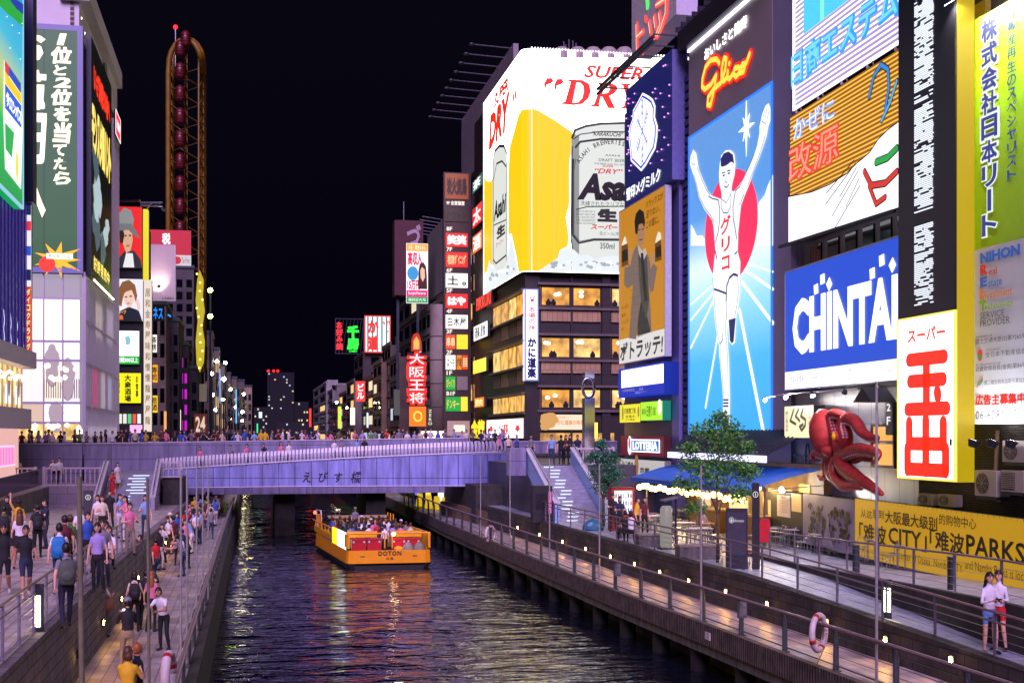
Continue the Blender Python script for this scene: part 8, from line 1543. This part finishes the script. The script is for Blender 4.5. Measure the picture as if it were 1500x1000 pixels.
# ================================================================ STREET FURNITURE right bank
# steel pillar with ring
q = onY(862, 660, 77.5); t = thing('steel_pillar', 'polished steel pillar with a ring eye near its top before the crab restaurant', 'pillar', (q.x, q.y, RZ)); sm = pr('polished_steel', 'b8b4c4', .18, .95, .05, 3); zt = onY(862, 545, 77.5).z; zr = onY(862, 568, 77.5).z
MB().box((q.x-.32, q.y-.32, RZ), (q.x+.32, q.y+.32, zr-.62)).build('shaft', sm, t); MB().box((q.x-.3, q.y-.3, zr+.6), (q.x+.3, q.y+.3, zt)).build('cap', sm, t)
m = MB(); vs = []; fs = []; NN = 28
for k in range(NN):
    a = 2*PI*k/NN
    for rr, xx in ((.68, -.4), (.68, .4), (.5, .4), (.5, -.4)): vs.append(Vector((q.x+xx*.35+rr*.62*math.cos(a), q.y+xx*.9, zr+rr*math.sin(a))))
for k in range(NN):
    j = (k+1) % NN
    for e in range(4): fs.append((4*k+e, 4*j+e, 4*j+(e+1) % 4, 4*k+(e+1) % 4))
m.add(vs, fs); m.build('ring', sm, t, True)
q = onY(869, 628, 80); t = thing('wall_lantern', 'warm glowing lantern beside the steel pillar', 'lantern', (q.x, q.y, RZ)); MB().box((q.x-.22, q.y-.22, q.z-.6), (q.x+.22, q.y+.22, q.z+.4)).build('glass', em('ffb83c', 5), t); MB().box((q.x-.3, q.y-.3, q.z+.4), (q.x+.3, q.y+.3, q.z+.5)).build('cap', darksteel, t); MB().bar((q.x, q.y, RZ), (q.x, q.y, q.z-.6), .12).build('post', darksteel, t)
# trees
def leafy(name, label, base, h, crown, trunk_pts, nl, lc, leaf=.12, seed=1, cat='tree'):
    r = random.Random(seed); t = thing(name, label, cat, base); tm = pr('bark', '5a4a3a', .9, 0, .3, 10, .4); m = MB()
    for pts, r0, r1 in trunk_pts: m.tube([base+Vector(p) for p in pts], [r0+(r1-r0)*k/(len(pts)-1) for k in range(len(pts))], 7)
    m.build('trunk', tm, t, True); m = MB(); cl = []
    for c, rad in crown:
        for k in range(int(nl*rad)):
            d = Vector((r.gauss(0, 1), r.gauss(0, 1), r.gauss(0, 1))).normalized()*rad*(r.random()**.45); cl.append(base+Vector(c)+Vector((d.x, d.y, d.z*.72)))
    for p in cl:
        for j in range(r.choice((6, 9, 12))):
            q = p+Vector((r.gauss(0, .1), r.gauss(0, .1), r.gauss(0, .07))); a = Vector((r.gauss(0, 1), r.gauss(0, 1), r.gauss(-.5, .6))).normalized()*leaf*r.uniform(.6, 1.25); b_ = a.cross(Vector((r.gauss(0, 1), r.gauss(0, 1), r.gauss(0, 1)))).normalized()*leaf*.32
            m.face([q, q+a*.5+b_, q+a, q+a*.5-b_], r.choice((0, 0, 1)))
    m.build('crown', lc, t); return t
def leafmat(nm, c, tr): 
    m_ = pr(nm, c, .5, 0, .35, 2); m_.node_tree.nodes['Principled BSDF'].inputs['Subsurface Weight'].default_value = 0; return m_
LG = [leafmat('leaf_green', '3c7a2a', 0), leafmat('leaf_light', '6a9e44', 0)]
tb_ = onX(1051, 800, 16.0); tb_ = Vector((16.0, tb_.y, 2.75))
leafy('young_tree', 'slender young tree with airy foliage in front of the runner sign', tb_, 5.5, [((-.1, 0, 3.0), .75), ((.55, .2, 3.4), .7), ((-.8, .1, 3.35), .7), ((.1, -.1, 4.1), .75), ((-.45, 0, 4.6), .5), ((.5, 0, 4.55), .5), ((1.1, 0, 3.1), .5), ((-1.15, 0, 2.7), .45), ((.1, 0, 5.05), .35), ((-.75, .1, 1.95), .32), ((.75, 0, 2.4), .4), ((-1.0, 0, 4.0), .4), ((.95, 0, 4.0), .4)],
      [([(0, 0, 0), (.02, 0, 1.2), (-.03, 0, 2.4), (.05, 0, 3.6), (0, 0, 5.0)], .06, .012), ([(0, 0, 1.6), (.3, .1, 2.4), (.7, .15, 3.2), (.95, 0, 3.9)], .03, .008), ([(0, 0, 1.7), (-.35, 0, 2.6), (-.8, .1, 3.4), (-1, 0, 4.0)], .03, .008), ([(0, 0, 2.2), (.4, 0, 3), (.5, 0, 4.5)], .02, .006), ([(0, 0, 1.3), (-.5, 0, 1.7), (-.75, 0, 2.0)], .015, .006), ([(0, 0, 2.0), (-.6, 0, 2.5), (-1.1, 0, 2.8)], .02, .006), ([(0, 0, 2.1), (.7, 0, 2.7), (1.1, 0, 3.1)], .02, .006)], 95, LG, .115, 3)
bb_ = at(884, 735, 63); bb_ = Vector((bb_.x, bb_.y, 2.75))
LG2 = [leafmat('bush_leaf', '1f5a3c', 0), leafmat('bush_leaf_light', '2f7a52', 0)]
leafy('bushy_tree', 'dense bluish green bushy tree right of the right bank stairs', bb_, 4, [((0, 0, 2.6), .85), ((-.35, 0, 3.3), .6), ((.3, 0, 3.4), .55), ((.15, 0, 1.8), .7), ((-.1, .2, 4.0), .35), ((.45, 0, 2.5), .6)], [([(0, 0, 0), (0, 0, 1.5), (.05, 0, 3.2)], .09, .02), ([(0, 0, 1.2), (-.4, 0, 2.6)], .04, .01), ([(0, 0, 1.2), (.4, 0, 2.6)], .04, .01)], 110, LG2, .12, 5)
# drinks machine
vq = onZ(913, 752, 2.75); vq = at(913, 752, 60); t = thing('vending_machine', 'red drinks machine with lit shelves of bottles beside the stall', 'vending machine', (vq.x, vq.y, 2.75)); vx, vy = vq.x, vq.y
MB().box((vx-.55, vy, 2.75), (vx+.55, vy+.7, 4.75)).build('cabinet', pm('8a0f16', .4), t); MB().box((vx-.42, vy-.02, 3.55), (vx+.42, vy, 4.6)).build('display_window', em('e8f4ff', 1.8), t)
for r_ in range(3):
    MB().box((vx-.42, vy-.05, 3.58+r_*.34), (vx+.42, vy-.021, 3.62+r_*.34)).build('shelf', white_m, t)
    for k in range(7): x = vx-.36+k*.12; MB().lathe((x, vy-.05, 3.62+r_*.34), [(.035, 0), (.035, .14), (.014, .19), (.014, .22)], 6).build('bottle', pm(rnd.choice(['1a6a3a', 'b81c20', '6a3a1a', 'e0a81c', '1c3a8a', 'd8d8d8']), .3), t)
MB().box((vx-.4, vy-.02, 2.95), (vx+.4, vy, 3.2)).build('delivery_slot', blk2, t)
# lantern stall: back wall, awning, lanterns, counters
st_ = thing('lantern_stall', 'warm lit takoyaki stall under a blue awning with a string of lanterns', 'stall', (21.5, 54, 2.75)); SX_ = 21.9
MB().box((SX_, 47, 2.75), (SX_+.3, 63, 6.0)).build('back_wall', pr('stall_wall', '8a6a40', .7, 0, .25, 2), st_)
for y0, y1, z0, z1, c, L_ in ((48.2, 49.2, 2.9, 5.2, 'e8a818', .8), (50, 52.4, 3.6, 4.9, 'f0c070', 1.1), (52.8, 54.2, 3.0, 4.7, 'c88a40', .8), (54.8, 57, 3.7, 4.8, 'ffd898', 1.2), (57.6, 59, 3.1, 4.9, 'a86a3a', .5), (59.6, 61, 3.6, 4.7, 'f0d0a0', .9)): panel(planeX(SX_), (-y1, -y0, z0, z1), .0, .06, em(c, L_), 'menu_board', st_)
m = MB(); PQ = planeX(SX_)
for y, z, w_, h, b_ in ((51.2, 4.3, .5, 1.0, vt('たこ焼')), (55.9, 4.3, 1.4, .4, '全席禁煙'), (60.3, 4.2, .5, .8, vt('生ビール')), (53.5, 4.0, .5, 1.1, vt('本場の味'))): tx(m, PQ, (-y-w_/2, -y+w_/2, z-h/2, z+h/2), b_, .08, .03)
m.build('menu_lettering', ink('2a1408', .4), st_)
for y in (52, 57): MB().box((20.6, y-1.6, 2.75), (21.3, y+1.6, 3.75)).build('counter', pm('7a5a34', .6), st_); MB().box((20.5, y-1.7, 3.75), (21.4, y+1.7, 3.82)).build('counter_top', pm('b89a6a', .4), st_)
for y in (47.4, 55, 62.6): MB().bar((19.6, y, 2.75), (19.6, y, 5.15), .07).build('post', steel, st_)
aw = thing('awning', 'broad blue canvas awning over the lantern stall', 'awning', (20, 54, 5)); m = MB(); ys_ = [47+k*16/32 for k in range(33)]; blu = pr('blue_canvas', '1260c0', .6, 0, .08, 2)
for ya, yb_ in zip(ys_, ys_[1:]): sg = .03*math.sin(ya*3); sg2 = .03*math.sin(yb_*3); m.face([(18.9, ya, 5.05), (18.9, yb_, 5.05), (20.4, yb_, 5.5+sg2), (20.4, ya, 5.5+sg)]); m.face([(20.4, ya, 5.5+sg), (20.4, yb_, 5.5+sg2), (21.95, yb_, 5.85), (21.95, ya, 5.85)]); m.face([(18.9, ya, 5.05), (18.9, yb_, 5.05), (18.88, yb_, 4.85+.04*math.sin(yb_*6)), (18.88, ya, 4.85+.04*math.sin(ya*6))])
m.build('canvas', blu, aw); MB().tube([(18.92, 47, 5.04), (18.92, 63, 5.04)], .03, 6).build('front_bar', steel, aw)
for y in (47.2, 55, 62.8): MB().tube([(18.92, y, 5.02), (21.9, y, 5.2)], .02, 6).build('arm', steel, aw)
for k in range(22):
    y = 48.5+k*.66; p = Vector((19.15, y, 4.62+.06*math.sin(k*1.7))); t = thing('lantern', 'round glowing paper lantern in the string under the blue awning', 'lantern', p, 'paper lanterns under the blue awning'); MB().lathe(p-UP*.13, [(.06, 0), (.12, .06), (.135, .13), (.12, .2), (.06, .26)], 10).build('shade', em('ffc862', 22), t, True); MB().tube([p+UP*.13, p+UP*.32], .01, 4).build('cord', blk2, t)
for y in (50.5, 55.5, 60.5): p = Vector((20.6, y, 5.0)); t = thing('pendant_lamp', 'bright pendant lamp inside the lantern stall', 'lamp', p, 'pendant lamps inside the lantern stall'); MB().ball(p, .14, n=10, k=6).build('bulb', em('ffd890', 220), t, True); MB().tube([p+UP*.14, p+UP*.6], .01, 4).build('cord', blk2, t)
# standing white lantern roll
q = onZ(975, 812, 2.75); q = at(976, 812, 50.5); t = thing('standing_lantern', 'tall white standing lantern with black lettering beside a dark stand', 'lantern', (q.x, q.y, 2.75)); MB().lathe((q.x, q.y, 2.8), [(.2, 0), (.24, .1), (.25, .8), (.24, 1.5), (.17, 1.62)], 16).build('shade', em('c8c0b8', .4), t, True); MB().bar((q.x+.38, q.y, 2.75), (q.x+.38, q.y, 4.75), .06).build('stand_post', blk2, t); MB().bar((q.x-.2, q.y, 4.62), (q.x+.42, q.y, 4.75), .5, .06).build('stand_roof', pm('6a625c', .6), t); MB().box((q.x-.3, q.y-.25, 2.75), (q.x+.5, q.y+.25, 2.8)).build('stand_base', blk2, t)
PLn = planeY(q.y-.26); m = MB(); tx(m, PLn, (q.x+.12-.0, q.x+.24, 3.0, 4.2), vt('たこ焼き'), .0, .02); m.build('lettering', blk2, t)
# information pillar
q = at(1079, 838, 43); t = thing('information_board', 'dark grey information board with white wording', 'sign', (q.x, q.y, 2.75)); PI_ = Pl((q.x, q.y), (RT.x*.9+.0, RT.y*.9-.25)); panel(PI_, (-.36, .36, 2.75, 4.75), -.16, 0, pm('34343a', .45, .3), 'slab', t); panel(PI_, (-.3, .3, 3.2, 4.6), .0, .012, pm('44444e', .35, .2), 'face', t); letters(t, PI_, [((-.1, .24, 4.3, 4.4), 'information', .0), ((-.2, -.13, 4.3, 4.42), 'i', .02)], ink('d8d8e0', .9)); m = MB(); ring(m, PI_, (-.165, 4.36), .085, .1, .015, .02); m.build('ring_mark', ink('d8d8e0', .9), t)
for x in (-.24, .24): panel(PI_, (x-.05, x+.05, 2.75, 2.8), -.3, .2, darksteel, 'foot', t)
t = thing('information_post', 'tall dark square post with a white ringed i beside the information board', 'post', PI_.w(.62, 2.75)); panel(PI_, (.5, .74, 2.75, 5.6), -.24, 0, pm('2c2a2c', .5, .3), 'shaft', t); m = MB(); ring(m, PI_, (.62, 5.22), .09, .1, .018, .02); tx(m, PI_, (.605, .635, 5.16, 5.28), 'i', .02, .02); m.build('mark', ink('e8e8f0', 1.), t)
q = at(129, 760, 52); t = thing('information_slab', 'dark slab with a white ringed i behind the thick olive pole', 'sign', (q.x, q.y, zL(q.y))); PI2 = planeY(q.y); u_ = PI2.uv(129, 728); a, b_ = PI2.uv(122, 0)[0], PI2.uv(136, 0)[0]; panel(PI2, (a, b_, zL(q.y), PI2.uv(129, 718)[1]), -.15, 0, pm('3a3a40', .5, .3), 'slab', t); m = MB(); r_ = abs(PI2.uv(133, 0)[0]-u_[0]); ring(m, PI2, u_, r_, r_, r_*.2, .02); tx(m, PI2, (u_[0]-r_*.15, u_[0]+r_*.15, u_[1]-r_*.5, u_[1]+r_*.5), 'i', .02, .02); m.build('mark', ink('e8e8f0', 1.), t)
# notice booth
q = PC.P(1150, 790, 1.6); t = thing('notice_booth', 'dark booth with a white notice and a tan lit panel left of the photo panel', 'booth', PC.w(0, 2.75, 1)); R = PC.rect(1128, 1176, 718, 800); PB3 = Pl(PC.w(0, 0, 1.2)[:2], PC.u[:2]); panel(PB3, (PB3.uv(1129, 0)[0], PB3.uv(1177, 0)[0], 2.75, PB3.uv(1129, 719)[1]), -1.2, 0, pm('1f1c1e', .6), 'wall', t); rr = PB3.rect(1139, 1158, 724, 755); panel(PB3, rr, .0, .02, pr('notice_paper', 'd0c8d0', .6, 0, .04), 'notice', t); letters(t, PB3, [(sub(rr, .35, .65, .06, .14), 'お知らせ', .02)]+[(sub(rr, .12, .88, .24+.1*k, .3+.1*k), 'いつもご利用ありがとうございます'[:12-k % 3], .0) for k in range(6)], pm('b02a3a', .6)); rr = PB3.rect(1160, 1174, 722, 748); panel(PB3, rr, .0, .02, em('d8a868', .8), 'lit_panel', t)
# tables and chairs
tablem = pr('table_top', 'b0aaa0', .4, 0, .1); metal = pr('chair_metal', '9a9aa4', .3, .8, .1)
def mk_table(p, label, w_=.75, d_=.6):
    t = thing('table', label, 'table', p); MB().box((p.x-w_/2, p.y-d_/2, p.z+.7), (p.x+w_/2, p.y+d_/2, p.z+.74)).build('tabletop', tablem, t)
    for sx in (-1, 1):
        for sy in (-1, 1): MB().bar((p.x+sx*(w_/2-.05), p.y+sy*(d_/2-.05), p.z), (p.x+sx*(w_/2-.05), p.y+sy*(d_/2-.05), p.z+.7), .035).build('leg', metal, t)
    return t
def mk_chair(p, rz, label, group, seat=metal):
    t = thing('chair', label, 'chair', (0, 0, 0), group); MB().box((-.2, -.2, .43), (.2, .2, .46)).build('seat', seat, t)
    for sx in (-1, 1):
        for sy in (-1, 1): MB().tube([(sx*.18, sy*.18, .44), (sx*.2, sy*.2, 0)], .013, 6).build('leg', metal, t)
    MB().tube([(-.19, .19, .44), (-.19, .23, .72), (-.12, .24, .82), (.12, .24, .82), (.19, .23, .72), (.19, .19, .44)], .014, 6).build('back_loop', metal, t); MB().tube([(-.19, .215, .6), (.19, .215, .6)], .012, 6).build('back_bar', metal, t)
    t.location = p; t.rotation_euler.z = rz; return t
ch0 = None; spots_ = []
for k, (px, py, lb_) in enumerate(((930, 775, 'metal cafe table where the woman in white sits'), (962, 778, 'metal cafe table behind the standing white lantern'), (1000, 790, 'metal cafe table between the standing lantern and the young tree'), (1024, 800, 'metal cafe table left of the trunk of the young tree'), (1005, 768, 'metal cafe table at the stall front'), (1128, 800, 'metal cafe table right of the information post'), (1165, 792, 'metal cafe table before the dark notice booth'), (1205, 800, 'metal cafe table before the photo panel'), (1290, 822, 'metal cafe table before the left end of the yellow hoarding'), (1335, 832, 'metal cafe table before the middle of the yellow hoarding'))):
    p = onZ(px, py, 2.75 if px < 1230 else 2.95); 
    if p.x > 21.2: p = onX(px, py, 21.0); p.z = 2.75
    if p.x < 15.9: p.x = 15.9
    mk_table(p, lb_, 1.0 if px < 1100 else .8); spots_.append((p, lb_))
ch = mk_chair(Vector((0, 0, 0)), 0, 'silver tube chair drawn up to a cafe table on the right terrace', 'silver chairs round the cafe tables'); ck = kids(ch); first = True
for p, lb_ in spots_:
    for dx, dy, rz in ((-.75, 0, PI/2), (.75, 0, -PI/2), (.1, -.55, PI+.2), (-.1, .6, .1)):
        c = ch if first else clone(ch, ck); first = False; c.location = p+Vector((dx+rnd.uniform(-.1, .1), dy+rnd.uniform(-.1, .1), 0)); c.rotation_euler.z = rz+PI+rnd.uniform(-.3, .3)
rs = pm('c01828', .6)
for px, lb_ in ((1075, 'red seated folding chair behind the information board'), (1092, 'red seated folding chair between the information board and post'), (1111, 'red seated folding chair right of the information post')):
    p = onZ(px, 838-6, 2.75)+FW*1.2; p.z = 2.75; mk_chair(p, rnd.uniform(-.5, .5), lb_, None, rs)
p = onZ(1118, 805, 2.75); t = thing('folded_screen', 'small bright red folded stall screen behind the information post', 'panel', p); MB().box((p.x-.3, p.y-.05, 2.75+.3), (p.x+.25, p.y+.05, 2.75+1.2)).build('cloth', rs, t); MB().bar((p.x-.3, p.y, 2.75), (p.x-.3, p.y, 3.95), .04).build('pole', steel, t); MB().bar((p.x+.25, p.y, 2.75), (p.x+.25, p.y, 3.95), .04).build('pole', steel, t)
# planter benches
for px, py, w_, lb_ in ((941, 800, 1.3, 'grey stone bench block left of the standing lantern'), (1020, 818, 1.5, 'grey stone bench block left of the young tree trunk'), (921, 787, .8, 'small grey stone block by the railing near the woman in white')):
    p = onZ(px, py, 2.75); p.x = max(p.x, 15.75); m = MB().box((p.x-w_/2, p.y-.3, 2.75), (p.x+w_/2, p.y+.3, 3.2)); tb2 = thing('stone_bench', lb_, 'bench', (p.x, p.y, 2.75)); m.build('block', concrete, tb2); MB().box((p.x-w_/2-.03, p.y-.33, 3.2), (p.x+w_/2+.03, p.y+.33, 3.27)).build('slab', pm('8a8070', .7), tb2)
# ice bags heap, cups, life ring, barrier boards
p = at(868, 790, 60); p.z = 2.75; m = MB(); rr_ = [[p+Vector((r*1.1*math.cos(2*PI*i/20)*(1+.3*mnoise.noise((i*.7, r*5, 1))), r*.5*math.sin(2*PI*i/20)*(1+.3*mnoise.noise((i, 3, r*4))), z+.08*mnoise.noise((i*.9, z*6, 2)))) for i in range(20)] for r, z in ((.42, 0), (.45, .12), (.38, .3), (.26, .45), (.1, .52))]; m.loft(rr_)
o = rebase(m.build('tarpaulin', pm('14607c', .35), None, True), (p.x, p.y, 2.75)); tag(o, 'crumpled turquoise tarpaulin heaped by the railing below the stairs', 'tarpaulin')
def life_ring(p, label, rz, r=.36):
    t = thing('life_ring', label, 'life ring', p); m = MB(); m2 = MB(); N = 32; ctr = p
    ax1 = Vector((math.cos(rz), math.sin(rz), 0)); vs = []
    for mm_, rng, rad in ((m, range(0, N+1), .075),): mm_.tube([ctr+ax1*(r*math.cos(2*PI*k/N))+UP*(r*1.15*math.sin(2*PI*k/N)) for k in rng], rad, 10)
    m.build('ring', pr('ring_white', 'c4b8b4', .6, 0, .15), t, True)
    for a0 in (.3, 1.87, 3.44, 5.0): MB().tube([ctr+ax1*(r*math.cos(a0+k*.06))+UP*(r*1.15*math.sin(a0+k*.06)) for k in range(5)], .08, 10).build('red_band', pm('a82028', .6), t, True)
    MB().tube([ctr+UP*(r*1.1), ctr+UP*(r*1.1)+ax1*.15+UP*.02, ctr+UP*.2+ax1*.3, ctr-UP*.5+ax1*.2, ctr-UP*.75-ax1*.1], .015, 5).build('rope', pm('8a6a3a', .8), t); return t
q = onX(1198, 925, eR(31)-.0); life_ring(Vector((q.x+.02, q.y, onX(1198, 926, q.x).z)), 'white life ring with red bands hanging on the right waterside rail near the viewer', .7)
d = ray(718, 782); y = 60
for _ in range(9): y = d.y*((eR(y)+.1)/d.x)
life_ring(onX(718, 782, eR(y)+.1), 'distant white life ring on the right waterside rail before the bridge', .7)
q = onX(247, 990, -1.25); life_ring(Vector((q.x, q.y, q.z)), 'white life ring with a coiled rope on the left waterside rail at the lower edge', 1.45, .3)
for k, (px, py) in enumerate(((615, 735), (628, 738), (640, 740), (652, 742))):
    p = onZ(px, py+6, 1.6); t = thing('caution_board', 'yellow folding caution board on the walk beyond the bridge', 'caution board', p, 'yellow caution boards beyond the bridge')
    for e in (-1, 1): m = MB(); m.add([p+Vector((-.28, e*.25, 0)), p+Vector((.28, e*.25, 0)), p+Vector((.2, e*.02, 1.0)), p+Vector((-.2, e*.02, 1.0))], [(0, 1, 2, 3)]); m.build('board', em('e0b81c', .9), t)
for k in range(6):
    y = 96+k*7; p = Vector((14.05, y, 3.0)); t = thing('passage_sign', 'lit poster panel on the quay wall beyond the bridge', 'sign', p, 'lit poster panels on the far quay wall'); panel(planeX(14.15), (-y-1.6, -y+1.6, 2.0, 3.8), .02, .1, em(('f0e8d8', 'f0d040', '4a6aff', 'f0c080', 'e8e8f0', 'e86a3a')[k], 1.4), 'panel', t); frame_mb(planeX(14.15), (-y-1.65, -y+1.65, 1.95, 3.85), .08, .02, .12).build('frame', steel, t)
for px, py, lb_ in ((793, 745, 'dark machine cabinet standing left of the stair foot'),):
    p = at(793, 770, 66); t = thing('machine_cabinet', lb_, 'cabinet', (p.x, p.y, 2.75)); MB().box((p.x-.5, p.y-.3, 2.75), (p.x+.5, p.y+.3, 4.6)).build('body', pm('1c1a20', .5), t); MB().box((p.x-.35, p.y-.33, 3.4), (p.x+.2, p.y-.3, 4.2)).build('door', pm('2c2a34', .3, .4), t); MB().box((p.x+.3, p.y-.33, 3.2), (p.x+.45, p.y-.3, 4.3)).build('lit_edge', em('e060c0', 1.), t)
q = onX(498, 0, 13.2); p = Vector((13.15, 34.6, 1.25)); m = MB(); m.cbox((13.13, 36.0, 1.32), .03, .42, .22); o = rebase(m.build('number_plate', pm('d0ccc8', .6)), (13.13, 36, 1.2)); tag(o, 'small white number plate on the right quay edge', 'plate')
for y, lb_ in ((45.2, 'grey meter box on a rail post right of the middle of the right rail'), (34.2, 'grey meter box on the rail post just left of the near life ring')):
    p = Vector((eR(y)+.22, y, 2.25)); tb3 = thing('meter_box', lb_, 'box', p); MB().box((p.x-.12, p.y-.16, 2.1), (p.x+.12, p.y-.04, 2.62)).build('casing', pm('5a6064', .5, .3), tb3); MB().box((p.x-.09, p.y-.175, 2.16), (p.x+.09, p.y-.16, 2.56)).build('door', pm('6c7276', .5, .3), tb3)
